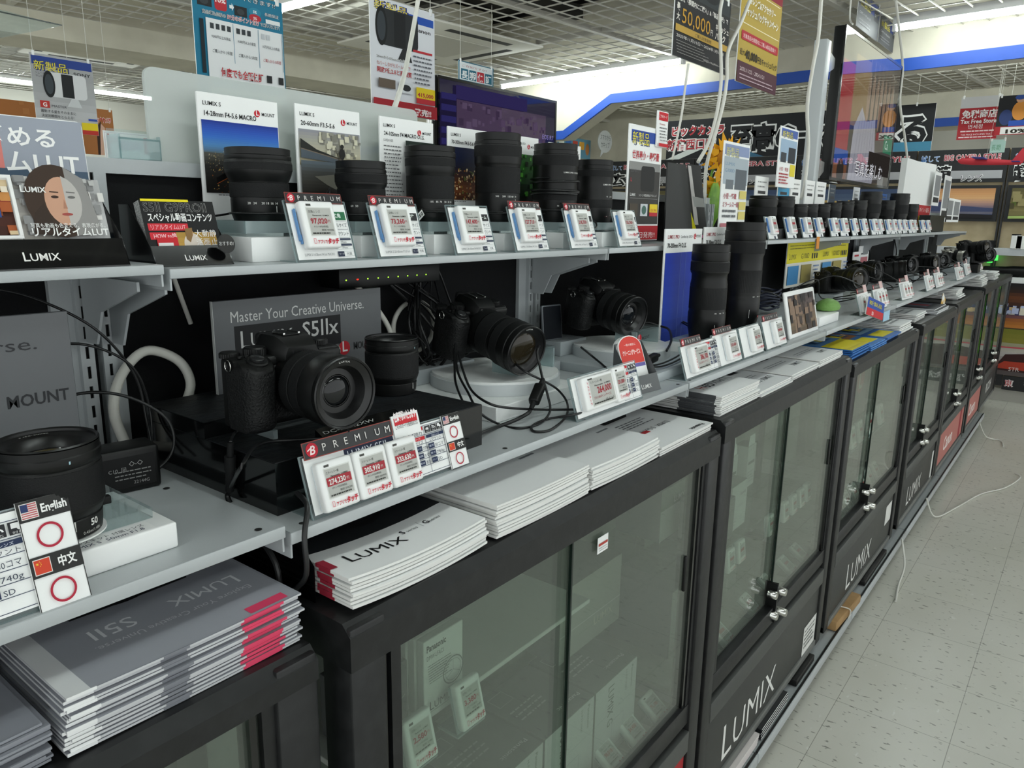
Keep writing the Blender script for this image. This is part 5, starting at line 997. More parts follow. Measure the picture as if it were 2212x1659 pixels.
M_ = d.to_track_quat('Z', 'Y').to_matrix().to_4x4(); b = MB(); b.X = M_; b.rbox((-.0085, -.007, -.021), (.0085, .007, .021), .004, BLK, 3); b.build('block', r); b = MB(); b.X = M_; b.lathe([(.0045, .019), (.0035, .036), (0, .036)], RUB, 14); b.build('strain_relief', r); b = MB(); b.X = M_; b.lathe([(0, -.036), (.0032, -.036), (.0048, -.019)], RUB, 14); b.build('strain_relief', r)
cable([hy(1172, 818, .675), hy(1166, 790, .69), hy(1160, 760, .70), hy(1168, 742, .71)], .0022, CBK, 'black cable rising from the filter block to the middle camera lens')
cable([hy(1095, 765, .76), hy(1130, 800, .70), hy(1175, 823, .675), hy(1205, 842, .66), hz(1225, 870, FB+.006), hz(1222, 900, FB), hz(1190, 928, FB), hz(1155, 932, FB), hz(1150, 920, FB), hz(1180, 906, FB), hz(1238, 896, FB+.01), hy(1258, 890, .60), hy(1250, 885, .605), hy(1180, 885, .655), hy(1110, 882, .66), hy(1060, 873, .67), hy(1020, 845, .72), hy(1000, 800, .76), hy(990, 760, .80)], .0019, CBK, 'long black cable looping out over the shelf edge before the 264,000 stand', n=8)
cable([hy(984, 740, .82), hy(988, 800, .78), hy(1012, 850, .73), hy(1035, 890, .67), hz(1075, 915, FB), hz(1120, 925, FB), hz(1165, 915, FB), hz(1188, 888, FB+.006), hy(1182, 850, .66), hy(1175, 825, .67)], .0019, CBK, 'black cable sagging in a wide bow below the filter block')
cable([hy(980, 720, .84), hy(982, 790, .80), hy(985, 830, .77), hy(1005, 880, .70), hz(1025, 925, FB+.01)], .0019, CBK, 'black cable hanging down to the small adapter')
cable([hy(1100, 752, .75), hy(1120, 745, .745), hy(1140, 748, .74), hy(1155, 760, .73)], .0042, RUB, 'thick black plug lead below the middle camera', n=10)
r = thing('cable_filter', 'oblong black filter block right of the red leaflet card', 'cable filter', hy(1408, 775, .67)); d = (hy(1440, 760, .675)-hy(1388, 787, .665)); d.normalize(); M_ = d.to_track_quat('Z', 'Y').to_matrix().to_4x4(); b = MB(); b.X = M_; b.rbox((-.007, -.0085, -.021), (.007, .0085, .021), .004, BLK, 3); b.build('block', r); b = MB(); b.X = M_; b.lathe([(.0045, .019), (.0035, .036), (0, .036)], RUB, 14); b.build('strain_relief', r)
cable([hy(1440, 758, .68), hy(1450, 735, .70), hy(1445, 712, .73), hy(1425, 704, .76), hy(1400, 697, .78), hy(1378, 700, .79)], .0026, CBK, 'black cable curving from the right filter block up to the right camera')
cable([hy(1395, 790, .655), hy(1430, 785, .65), hy(1470, 765, .66), hy(1492, 738, .68), hy(1500, 715, .71), hy(1470, 695, .76)], .0018, CBK, 'black cable bowing over the PREMIUM strip of the 386,100 stand')
cable([hy(1392, 792, .655), hy(1435, 790, .645), hy(1480, 768, .655), hy(1505, 735, .68), hy(1495, 705, .73), hy(1462, 690, .77)], .0018, CBK, 'second black cable bowing over the 386,100 stand')
cable([hz(1310, 795, ZM+.02), hz(1280, 770, ZM+.03), hz(1255, 750, ZM+.05)], .0022, CBK, 'black cable between the two camera pedestals')
cable([Vector((.318, .83, 1.115)), Vector((.36, .80, 1.118)), Vector((.405, .80, 1.14)), Vector((.408, .81, 1.18)), Vector((.37, .84, 1.21)), Vector((.32, .86, 1.21)), Vector((.28, .87, 1.17))], .0018, CBK, 'black cord arching from behind the far left lens over the adapter')
cable(C3((.26, .93, 1.33), (.31, .90, 1.32), (.37, .88, 1.28), (.41, .88, 1.22), (.415, .87, 1.16), (.40, .83, 1.12)), .0015, CBK, 'thin black cord crossing the near uprights, upper one')
cable(C3((.31, .90, 1.262), (.36, .88, 1.262), (.405, .87, 1.23), (.42, .87, 1.17), (.405, .85, 1.12)), .0015, CBK, 'thin black cord crossing the near uprights, lower one')
# ================================================================== brochures on the cabinets
Z1, Z2c, Z3 = .9992, 1.0162, 1.0312
def pA(p):           # grey cover, printed upside down towards us
    p.rect(.001, .001, .209, .296, mat('#a2a4ac', .4)); p.rect(.001, .20, .209, .296, '#2a2d33') if 0 else None
    p.rect(.0, .0, .018, .297, '#e2e3e4')
    lumix(p, .19, .085, .019, '#e6e7e9', rot=PI, b=0.); p.text(.088, .085, .028, 'S5II', '#e6e7e9', rot=PI); p.text(.19, .055, .011, 'Explore Your Creative Universe.', '#d8d9dc', rot=PI, w=None)
    p.rect(.160, .004, .200, .016, '#e04468')
    p.poly([(.05, .115), (.16, .115), (.17, .15), (.165, .20), (.05, .21), (.04, .15)], '#141517'); p.ell(.10, .155, .042, '#0c0d0e'); p.ell(.10, .155, .030, '#1c1d20')
brochure_stack(19, (.188, .566, Z1), .212, .297, .0024, '#9c9ea6', 'topmost grey brochure with upside-down lettering on the stack at the left counter end', 'grey brochure with a pink edge band in the thick left stack', 'grey brochures on the left cabinet', pA, tabs=(('f', .150, .192, '#dd4668'), ('f', .0, .022, '#eceded'), ('f', .075, .098, '#7d7f86')), sag=.0016, jit=.0035, step=.00265, seed=3, edge='#c6c7ca')
def pA2(p): p.rect(.001, .001, .209, .296, '#8e9098'); lumix(p, .195, .07, .017, '#dfe0e2', rot=PI, b=0.); p.text(.05, .05, .026, 'LUMIX', '#dfe0e2', rot=PI); p.rect(.10, .004, .165, .016, '#e04468')
brochure_stack(13, (-.035, .572, Z1), .212, .297, .0024, '#8e9098', 'topmost brochure of the lower stack in the bottom left corner', 'grey brochure with a pink edge in the bottom left corner stack', 'grey brochures in the bottom left corner', pA2, tabs=(('f', .09, .165, '#dd4668'),), sag=.0012, jit=.003, step=.00265, seed=5, edge='#8f9198')
def pB(p):
    p.rect(0, .075, .21, .297, '#15171a'); p.poly([(.045, .14), (.06, .12), (.10, .10), (.12, .098), (.15, .115), (.165, .135), (.18, .145), (.178, .20), (.15, .205), (.14, .222), (.09, .222), (.08, .205), (.046, .20)], '#08090a'); p.ring(.115, .145, .026, .029, '#2a2c30'); p.ring(.115, .145, .034, .0355, '#1e2024'); p.text(.115, .188, .010, 'LUMIX', '#5a5c60', al='c')
    lumix(p, .030, .030, .0185, '#101011', b=.0, sx=1.25); p.text(.118, .046, .012, 'S', '#1a1a1c', b=.02); p.text(.126, .046, .0075, 'series', '#2c2c2e'); p.rect(.1495, .043, .1500, .058, '#55555a'); p.text(.155, .046, .012, 'G', '#1a1a1c', b=.02); p.text(.164, .046, .0075, 'series', '#2c2c2e')
    p.rect(.0, .028, .010, .052, '#9c2a3c')
brochure_stack(8, (.444, .541, Z2c), .21, .297, .0034, '#f2f3f3', 'topmost white and black brochure with large lettering, beside the clear leaflet tray', 'white brochure with a dark red tab in the front stack', 'white brochures with red tabs', pB, tabs=(('l', .028, .052, '#9c2a3c'), ('l', .075, .297, '#1c1e22')), sag=.0055, jit=.0025, step=.0043, seed=7)
def pC(p):
    R_ = -PI/2; p.text(.165, .205, .05, '1', '#55585c', rot=R_, b=.0); p.text(.165, .182, .05, 'R', '#a02a3a', rot=R_, b=.01); p.line([(.15, .145), (.20, .145)], .0006, '#9a9a9c'); p.text(.165, .135, .05, 'S', '#85888c', rot=R_); p.text(.165, .095, .05, '1', '#85888c', rot=R_)
    p.text(.018, .150, .007, 'デジタルカメラ LUMIX S1R/S1', '#8a8a8c', rot=R_*0)
brochure_stack(11, (.672, .541, Z2c), .21, .297, .0036, '#eceded', 'topmost pale S1R brochure on the left one of the two tall S1R stacks', 'pale brochure in the left tall S1R stack', 'brochures of the left S1R stack', pC, sag=.0022, jit=.0022, step=.0041, seed=9)
brochure_stack(9, (.892, .541, Z2c), .21, .297, .0036, '#eceded', 'topmost pale S1R brochure on the right one of the two tall S1R stacks', 'pale brochure in the right tall S1R stack', 'brochures of the right S1R stack', pC, sag=.0022, jit=.0022, step=.0038, seed=10)
def pE(p):
    p.text(.19, .016, .013, 'Panasonic', '#1c1c1e', rot=PI, b=.03); lumix(p, .16, .075, .012, '#4a4c50', rot=PI, b=0.); p.text(.105, .075, .016, 'S Series Lens', '#6a6c70', rot=PI); p.rect(.01, .060, .075, .070, '#b22a30'); p.greek(.03, .09, .15, .125, 4, '#6a6c70', .35)
    p.poly([(.03, .15), (.05, .14), (.13, .142), (.15, .155), (.15, .22), (.04, .225)], '#0b0c0d'); p.ell(.15, .24, .008, '#a8623a')
brochure_stack(4, (1.110, .541, Z2c), .21, .297, .0034, '#f0f1f1', 'topmost white lens brochure with a red bar, at the right end of the second cabinet', 'white lens brochure under the one with a red bar', 'white lens brochures on the second cabinet', pE, jit=.0022, step=.0042, seed=11)
def pF(p):
    lumix(p, .185, .075, .022, '#6a6c70', rot=PI, b=0.); p.text(.10, .075, .032, 'G9', '#2c2e32', rot=PI, b=.02); p.text(.055, .075, .032, 'H', '#b03a34', rot=PI)
    p.rect(0, .13, .21, .297, '#c9cbcc')
brochure_stack(11, (1.372, .546, Z3), .205, .29, .0032, '#eeefef', 'topmost white brochure of the strapped stack at the left end of the third cabinet', 'white brochure in the strapped stack on the third cabinet', 'strapped white brochures', pF, tabs=(('l', .012, .09, '#4a4c4f'),), jit=.0025, step=.0037, seed=13)
def cam_cover(word, red=None):
    def f(p):
        p.text(.19, .05, .022, word, '#4a4c50', rot=PI, b=.01)
        if red: p.text(.07, .05, .024, red, '#c0444a', rot=PI)
        p.poly([(.04, .12), (.17, .115), (.175, .175), (.13, .185), (.12, .20), (.08, .20), (.075, .185), (.04, .18)], '#101113'); p.ell(.10, .15, .03, '#0a0b0c'); p.ring(.10, .15, .018, .021, '#3a3c40'); p.greek(.03, .065, .17, .085, 2, '#9a9ca0', .3)
    return f
brochure_stack(3, (1.585, .545, Z3), .21, .29, .0034, '#ecedee', 'topmost white camera brochure with red letters, right of the strapped stack', 'white camera brochure under the one with red letters', 'camera brochures with red letters', cam_cover('LUMIX G99', 'HD'), jit=.003, step=.0042, seed=15)
brochure_stack(4, (1.80, .545, Z3), .21, .29, .0034, '#eff0f0', 'topmost white camera brochure, third pile on the third cabinet', 'white camera brochure in the third pile on the third cabinet', 'camera brochures, third pile', cam_cover('LUMIX'), jit=.003, step=.0042, seed=17)
brochure_stack(5, (2.02, .545, Z3), .21, .29, .0034, '#eff0f0', 'topmost white camera brochure, pile at the right end of the third cabinet', 'white camera brochure in the pile at the right end of the third cabinet', 'camera brochures, last pile of the third cabinet', cam_cover('LUMIX'), jit=.003, step=.0042, seed=19)
def pY(c0, c1):
    def f(p): p.rect(0, 0, .21, .09, c0); p.rect(0, .09, .21, .29, c1); p.rect(.02, .02, .19, .07, '#e8d838'); p.greek(.02, .10, .19, .28, 9, '#3a5a8a', .5); dots(p, .03, .11, .18, .27, 30, ['#c88a50', '#e8e4da', '#7aa0c8', '#e8d838'], .012, 3)
    return f
Z4 = 1.0042
brochure_stack(6, (2.33, .545, Z4), .21, .29, .0042, '#3f78c0', 'topmost yellow and blue leaflet in the first pile on the fourth cabinet', 'yellow and blue leaflet in the first pile on the fourth cabinet', 'yellow and blue leaflets, first pile', pY('#d8c828', '#5a8ac0'), jit=.006, step=.006, seed=21, edge='#2f6fb8')
brochure_stack(3, (2.56, .545, Z4), .21, .29, .0042, '#5a8ac8', 'blue and yellow striped leaflet on top, middle pile on the fourth cabinet', 'blue and yellow striped leaflet in the middle pile on the fourth cabinet', 'yellow and blue leaflets, middle pile', pY('#4a86cc', '#b0784a'), jit=.006, step=.006, seed=22, edge='#4a86cc')
brochure_stack(3, (2.79, .545, Z4), .21, .29, .0042, '#4a78b8', 'blue landscape leaflet on top, third pile on the fourth cabinet', 'blue landscape leaflet in the third pile on the fourth cabinet', 'blue leaflets, third pile', pY('#3a6cb4', '#8ab0d0'), jit=.006, step=.006, seed=23, edge='#3a6cb4')
brochure_stack(6, (3.01, .545, Z4), .21, .29, .005, '#eef0f0', 'white leaflet on top of the pile at the right end of the fourth cabinet', 'white leaflet in the pile at the right end of the fourth cabinet', 'white leaflets on the fourth cabinet', lambda p: p.greek(.02, .03, .19, .27, 12, '#8a8c90', .3), jit=.006, step=.0062, seed=24)
brochure_stack(5, (3.40, .56, 1.0102), .21, .29, .005, '#eceeee', 'white leaflet on top of the pile at the left end of the fifth cabinet', 'white leaflet in the pile at the left end of the fifth cabinet', 'white leaflets on the fifth cabinet', lambda p: p.greek(.02, .03, .19, .27, 8, '#9a9ca0', .3), jit=.008, step=.0065, seed=25)
brochure_stack(4, (3.75, .55, 1.0102), .30, .29, .005, '#3a3d42', 'dark grey leaflet with a red stripe, second pile on the fifth cabinet', 'dark grey leaflet under the one with a red stripe', 'dark leaflets on the fifth cabinet', lambda p: (p.rect(.08, .05, .28, .28, '#6a7480'), p.rect(.14, .05, .20, .28, '#a03a44')), jit=.01, step=.006, seed=26, edge='#d8dadc')
brochure_stack(7, (4.45, .56, 1.0202), .21, .29, .006, '#eceeee', 'white leaflet on top of the pile on the sixth cabinet', 'white leaflet in the pile on the sixth cabinet', 'white leaflets on the sixth cabinet', lambda p: p.greek(.02, .03, .19, .27, 8, '#9a9ca0', .3), jit=.01, step=.0075, seed=27)
brochure_stack(9, (5.30, .56, 1.0342), .26, .29, .006, '#e6e8e8', 'white leaflet on top of the pile on the seventh cabinet', 'white leaflet in the pile on the seventh cabinet', 'white leaflets on the seventh cabinet', lambda p: p.greek(.02, .03, .22, .27, 8, '#9a9ca0', .3), jit=.012, step=.0075, seed=28)
brochure_stack(7, (5.98, .56, 1.0342), .26, .29, .006, '#e8eaea', 'white leaflet on top of the farthest pile on the cabinets', 'white leaflet in the farthest pile on the cabinets', 'white leaflets on the last cabinet', lambda p: p.greek(.02, .03, .22, .27, 8, '#9a9ca0', .3), jit=.012, step=.0075, seed=29)
# clear tray holding the first white stack
r = thing('leaflet_tray', 'dark clear leaflet tray left of the white brochures with red tabs', 'tray', (.4355, .59, Z2c)); t = .0015
MB().prism([(0, 0), (.24, 0), (.24, .058), (.02, .058), (0, .04)], 0, t, glass('smoke_acrylic', '#3a3d40', 1., 1.45, .15, '#202224')).build('side_panel', r, rot=(R90, 0, R90)); MB().box((0, .23, 0), (.0015, .2415, .06), ACE).build('back_edge', r)
# ================================================================== inside the cabinets
PB = mat('#d3d3d0', .6, name='pale_carton'); DKB = mat('#6d6f6e', .6, name='grey_carton'); CZ = .408
def carton(label, loc, w, d, h, front, top, prn=None, rz=0., group=None, tprn=None):
    r = thing('carton', label, 'box', loc, (0, 0, rz), group); b = MB(); b.rbox((0, 0, 0), (w, d, h), .001, top, 1); b.build('box', r); p = MB(z=.0002)
    if front: p.rect(.0005, .0005, w-.0005, h-.0005, front)
    if prn: prn(p, w, h)
    if p.v: p.build('front_print', r, rot=face())
    if tprn: q = MB(z=.0002); tprn(q, w, d); q.build('top_print', r, loc=(0, 0, h))
    return r
def pG(p, w, h): p.text(w*.30, h*.92, .030, 'LUMIX G', '#4a4a4e', rot=-PI/2, w=h*.5); p.text(w*.86, h*.95, .010, 'Panasonic', '#4a4a4e', rot=-PI/2, w=h*.28); p.text(w*.72, h*.95, .008, 'H-FS12060', '#77777a', rot=-PI/2, w=h*.26); p.frame(w*.42, h*.1, w*.7, h*.45, .001, '#a5a5a8')
def tG(p, w, d): p.text(w*.92, d*.20, .012, 'Panasonic', '#c9c9c6', rot=PI, w=w*.42); p.greek(w*.1, d*.35, w*.6, d*.6, 3, '#a8a8a6', .25); p.frame(w*.1, d*.7, w*.35, d*.9, .001, '#a8a8a6')
for i in range(4): carton(['rightmost', 'second from the right', 'third from the right', 'leftmost'][i]+' of the four grey-topped lens cartons in the second cabinet', (1.037-.157*i, .602, CZ+.001), .152, .15, .168, '#c9c9c8', DKB, pG, 0, 'lens cartons in the second cabinet', tG)
carton('large grey carton lying on the lens cartons in the second cabinet', (1.062, .70, .5785), .225, .15, .15, '#a6a49e', DKB, lambda p, w, h: (lumix(p, w*.55, .03, .02, '#c9c4b0', b=-.01), p.rect(0, .055, w, .057, '#c2c2bc')))
# inner white-edged shelf with slim boxes and tags
MB().rbox((.475, .60, .772), (1.0, .86, .780), .001, mat('#dcdcd8', .5), 1).build('inner_shelf', label='short white inner shelf in the left half of the second cabinet', cat='shelf')
def pL(p, w, h):
    p.text(w*.08, h-.017, .0125, 'Panasonic', '#2a2a2c', b=.03, w=w*.48); p.text(w*.08, h-.029, .009, 'DMW-LFAC1', '#4a4a4c', w=w*.42); p.greek(w*.1, h-.062, w*.7, h-.036, 8, '#5a5a5c', .3); p.ring(w*.70, h*.42, .018, .0195, '#6a6a6c'); p.ring(w*.70, h*.42, .0145, .0150, '#6a6a6c'); [p.line([(w*.70, h*.42), (w*.70+.0145*cos(a), h*.42+.0145*sin(a))], .0005, '#6a6a6c') for a in (PI/2, PI*1.17, PI*1.83)]; lumix(p, w*.1, .006, .0125, '#3a3a3c', b=0.)
carton('slim white accessory box with a round drawing in the second cabinet', (.603, .601, .7805), .074, .012, .105, '#dededb', PB, pL, 0, 'slim accessory boxes')
for i in range(1, 6):
    carton('slim white accessory box in the row behind the one with a round drawing', (.603-.003*i, .601+.0128*i, .7805), .074, .012, .105, '#cfcfcc', PB, None, 0, 'slim accessory boxes') 
def pD(p, w, h): p.text(w*.05, h*.70, .012, 'Panasonic', '#c8c8c6', w=w*.6, b=.02); p.ring(w*.5, h*.30, .012, .013, '#b0b0ae'); p.ring(w*.5, h*.30, .0155, .0160, '#b0b0ae'); p.line([(w*.4, h*.45), (w*.75, h*.62)], .0006, '#b0b0ae'); p.line([(w*.62, h*.26), (w*.95, h*.45)], .0006, '#b0b0ae'); lumix(p, w*.05, .004, .012, '#c8c8c6')
carton('dark grey accessory box with a lens drawing, leftmost in the second cabinet', (.500, .615, .7805), .088, .06, .085, '#5c5c5d', mat('#5c5c5d', .6), pD)
def case_tag(label, x, y, z, price, tilt, w=.045, h=.058, side=False, det=True):
    r = thing('price_tag', label, 'price tag', (x, y, z+.0003), (0, 0, 0), 'price tags inside the cabinets'); f = D.objects.new('tag_holder', None); COL.objects.link(f); f.parent = r; f.rotation_euler = (R90-tilt, 0, 0)
    esl(f, 0, .004, .003, w, h, price, detail=det); MB().box((-.001, 0, 0), (w+.001, h, .0015), ACE).build('clear_plate', f); MB().box((-.001, 0, 0), (w+.001, .04, .0015), ACR).build('clear_foot', r); return r
ZS = .7805
case_tag('price tag reading 2,580 on the white inner shelf, under the dark box', .540, .570, .752, '2,580', .25, .046, .062); case_tag('price tag reading 3,380 on the white inner shelf, under the slim white box', .632, .570, .752, '3,380', .25, .046, .062)
for x0 in (.540, .632): MB().box((x0-.004, .565, .7495), (x0+.05, .601, .7520), ACE).build('tag_bracket', label='clear bracket holding a price tag before the white inner shelf, '+('left' if x0 < .6 else 'right')+' one', cat='bracket')
for i, (x, px_) in enumerate(((1.225, '71,100'), (1.135, '54,450'), (1.045, '98,010'))): case_tag(['rightmost', 'middle', 'leftmost'][i]+' of the three price tags lying on the floor of the second cabinet', x, .565, CZ+.001, px_, .95, .05, .06)
r = MB().box((0, 0, 0), (.03, .0006, .034), PAP).build('paper_label', loc=(1.262, .5505, .80), label='small white sticker on the inside of the right pane of the second cabinet', cat='sticker'); p = MB(z=.0002); p.greek(.003, .003, .027, .031, 5, '#a8a8a6', .3); p.build('label_print', r, rot=face())
r = MB().box((0, 0, 0), (.03, .0006, .026), PAP).build('paper_label', loc=(.905, .5335, .915), label='small red and white sticker near the top of the right pane of the second cabinet', cat='sticker'); p = MB(z=.0007); p.rect(.002, .012, .028, .016, '#b2443c'); p.greek(.003, .003, .027, .010, 2, '#8a8a88', .3); p.build('label_print', r, rot=face())
# third cabinet
def pW(p, w, h): p.text(w*.55, h*.72, .014, 'Panasonic', '#6a6a6c', w=w*.36); p.ring(w*.6, h*.35, .02, .021, '#b0b0ae'); p.greek(w*.06, h*.1, w*.4, h*.3, 3, '#a0a09e', .3)
MB().rbox((1.40, .605, .640), (2.215, .87, .648), .001, glass('shelf_glass', '#dfe8e2', .8, 1.5, .08, '#b8c0b6'), 1).build('inner_shelf', label='clear inner shelf of the third cabinet, lined with tags', cat='shelf')
carton('big white carton with a dark left side on the inner shelf of the third cabinet', (1.70, .63, .6485), .10, .10, .12, '#d6d6d4', PB, pW); carton('dark grey lens carton at the left of the inner shelf of the third cabinet', (1.60, .62, .6485), .095, .10, .105, '#6b6d6c', DKB, lambda p, w, h: p.text(w*.5, h*.2, .014, 'Panasonic', '#c4c4c2', rot=PI/2))
carton('grey and white carton at the back left of the third cabinet', (1.54, .74, .6485), .14, .12, .13, '#b2b2ae', DKB, lambda p, w, h: (p.rect(0, h*.6, w, h, '#84867f'), lumix(p, w*.5, h*.65, .016, '#c8c8c2')))
for i, x in enumerate((1.76, 1.83, 1.90, 1.97, 2.04)):
    r = carton(['first', 'second', 'third', 'fourth', 'fifth'][i]+' white hanging pack from the left on the inner shelf of the third cabinet', (x, .72+.03*(i % 2), .6485), .062, .04, .125, '#dadad8', PB, lambda p, w, h: (p.rect(w*.1, h*.55, w*.9, h*.62, '#8a8c8a'), p.greek(w*.1, h*.1, w*.9, h*.4, 4, '#b0b0ae', .3)), 0, 'white hanging packs')
    MB().prism([(.006, 0), (.056, 0), (.05, .03), (.012, .03)], -.001, 0, PAP).build('hang_tab', r, loc=(0, .002, .125), rot=face())
for i, x in enumerate((1.60, 1.665, 1.87, 1.99, 2.06, 2.13, 2.19)): case_tag('price tag hung on the inner shelf of the third cabinet, number '+str(i+1)+' from the left' if 0 else ORD[i]+' price tag from the left along the inner shelf of the third cabinet', x, .598, .588, '7,480', .12, .042, .055, det=False)
for i, x in enumerate((1.58, 1.76, 1.90, 2.05, 2.16)): case_tag(ORD[i]+' price tag from the left lying on the floor of the third cabinet', x, .57, CZ+.001, '9,900', .95, .05, .058, det=False)
for i, x in enumerate((1.46, 1.60, 1.74)): carton(ORD[i]+' tall grey carton from the left on the floor of the third cabinet', (x, .66, CZ+.001), .12, .16, .17, '#8c8e89', DKB, lambda p, w, h: p.text(w*.5, h*.2, .014, 'LUMIX', '#b8b8b4', rot=PI/2), 0, 'tall grey cartons')
# fourth cabinet : poster inside, tags in two rows
r = thing('lens_poster', 'black poster with a red round logo inside the top of the fourth cabinet', 'poster', (2.36, .565, .79), face()); MB().box((0, 0, -.003), (.30, .165, 0), mat('#1a1e20', .6)).build('board', r); p = MB(z=.0003); p.text(.02, .10, .04, 'TWO.COM', '#8a8c90', w=.14); p.ell(.225, .115, .045, '#9a2c34'); p.rect(.205, .09, .218, .15, '#b8b4b4'); p.rect(.205, .085, .245, .097, '#b8b4b4'); p.build('poster_print', r)
for i, x in enumerate((2.62, 2.72, 2.86, 3.03)): case_tag(ORD[i]+' price tag from the left standing mid-height in the fourth cabinet', x, .585, .648, '4,400', .2, .06, .075, det=False)
MB().rbox((2.38, .60, .640), (3.19, .87, .648), .001, glass('shelf_glass', '#dfe8e2', .8, 1.5, .08, '#b8c0b6'), 1).build('inner_shelf', label='clear inner shelf of the fourth cabinet', cat='shelf')
MB().rbox((2.6, .575, .6400), (3.12, .60, .6478), .001, ACE, 1).build('tag_bracket', label='clear tag rail before the inner shelf of the fourth cabinet', cat='bracket')
for i, x in enumerate((2.45, 2.55, 2.65, 2.75, 2.86, 2.97, 3.07)): case_tag(ORD[i]+' price tag from the left on the floor of the fourth cabinet', x, .57, CZ+.001, '3,300', .5, .06, .075, det=False)
# goods pushed under the cabinets, on the base trays
r = thing('paper_parcel', 'brown paper parcel tied with white string, low on the base tray', 'parcel', (2.40, .508, .1003), (0, 0, -.05)); b = MB(); b.rbox((0, 0, 0), (.26, .12, .035), .008, mat('#a8865a', .8, bump=(50, .4), mix=('#94744a', 12, .4, .65)), 2); b.build('parcel', r); b = MB(); b.tube([(.12, -.001, .0), (.118, -.002, .036), (.10, .06, .037)], .002, CWH, 6); b.build('string', r)
for i in range(7): 
    o = MB().box((0, 0, 0), (.20, .11, .004), mat('#222426', .5)).box((.001, -.0002, .0006), (.199, .004, .0034), PAP); o = o.build('booklet', loc=(1.735+.004*(i % 3), .514+.002*(i % 2), .1003+.0046*i), label='black covered booklet in the pile on the base tray below the third cabinet' if i < 6 else 'topmost black covered booklet on the base tray below the third cabinet', cat='booklet', group='black booklets on the base tray')
for i in range(5): MB().box((0, 0, 0), (.30, .10, .005), mat('#d9d2d0', .6)).build('paper_sheets', loc=(1.41+.003*i, .515, .1003+.0055*i), label='bundle of white paper on the near base tray' if i < 4 else 'topmost bundle of white paper on the near base tray', cat='paper', group='white paper on the base tray')
MB().rbox((0, 0, 0), (.17, .09, .022), .003, BLK, 2).build('flat_box', loc=(2.02, .515, .1003), label='flat black box on the base tray, right of the booklets', cat='box')
MB().rbox((0, 0, 0), (.35, .08, .02), .003, BLK, 2).build('flat_box', loc=(2.80, .515, .1003), label='long black box on the base tray under the fourth cabinet', cat='box')
# ================================================================== far part of the lens shelf
def xat(px, py, y): return hy(px, py, y).x
FL = [(1647, 422, .088, 'with a clear-topped hood'), (1688, 423, .080, 'short one'), (1722, 440, .07, 'low one'), (1746, 440, .066, 'low one'), (1772, 440, .07, 'low one'), (1798, 437, .066, 'low one'), (1824, 434, .07, 'low one'), (1852, 432, .074, 'medium one'), (1878, 413, .094, 'tall one'), (1914, 432, .074, 'medium one'), (1940, 417, .094, 'second tall one'), (1966, 440, .08, 'low one')]
NTH = ['first', 'second', 'third', 'fourth', 'fifth', 'sixth', 'seventh', 'eighth', 'ninth', 'tenth', 'eleventh', 'twelfth', 'thirteenth', 'fourteenth', 'fifteenth', 'sixteenth', 'seventeenth', 'eighteenth']
for i, (px, pt, dm, ds) in enumerate(FL):
    c = hy(px, 460, .875); R_ = dm/2; h = max(.05, hy(px, pt, .875).z-ZU-.034)
    MB().rbox((-R_-.012, -.055, 0), (R_+.012, .05, .032), .001, BLK, 1).build('display_block', loc=(c.x, .875, ZU+.0002), label=f'black block under the {NTH[i]} lens of the far row', cat='pedestal', group='black far pedestals')
    tall_lens('camera_lens', f'{NTH[i]} black lens from the left in the far row, {ds}', (c.x, .875, ZU+.0324), [(R_*.8, 0), (R_*.88, .002), (R_*.9, h*.3), (R_*.96, h*.36), (R_*.96, h*.7), (R_, h*.76), (R_, h*.9), (R_*.96, h*.92), (R_*.98, h)], [('zoom_ring', R_*.99, h*.40, h*.66)], [(h*.22, R_*.9, [('50', 0), ('35', .3)])], rz=-.9, group='lenses of the far row')
FT = [1662, 1705, 1736, 1768, 1797, 1820, 1843, 1865, 1884, 1901, 1916, 1929, 1941, 1953, 1964, 1976, 1990, 2003]
proto = None
for i, px in enumerate(FT):
    x = xat(px, 505, .80); lb = f'{NTH[i]} small price stand from the left along the far lens shelf edge'
    if proto is None:
        r, f = stand('price_stand', lb, (x, .80, ZU+.0002), .082, .072, .3, group='price stands of the far lens row'); f.name = 'card_holder'; MB().box((.003, .003, .0003), (.079, .070, .0008), PAP).build('price_card', f)
        esl(f, .018, .014, .003, .046, .056, '98,000', detail=False); MB().rbox((.006, .022, .0012), (.011, .066, .006), .001, mat('#4a78b4', .3, name='blue_clip'), 1).build('blue_clip', f); p = MB(z=.001); p.rect(.05, .003, .062, .011, '#2b3348'); p.build('card_print', f); proto = r
    else: dup(proto, (x, .80+.004*(i % 2), ZU+.0002), (0, 0, -.05*(i % 3)), lb)
MB().rbox((0, 0, 0), (.03, .002, .04), .0005, mat('#d8861e', .5), 1).build('hang_tag', loc=(xat(1763, 512, .772), .768, ZU-.034), label='small orange and red tag hanging from the far lens shelf edge', cat='tag')
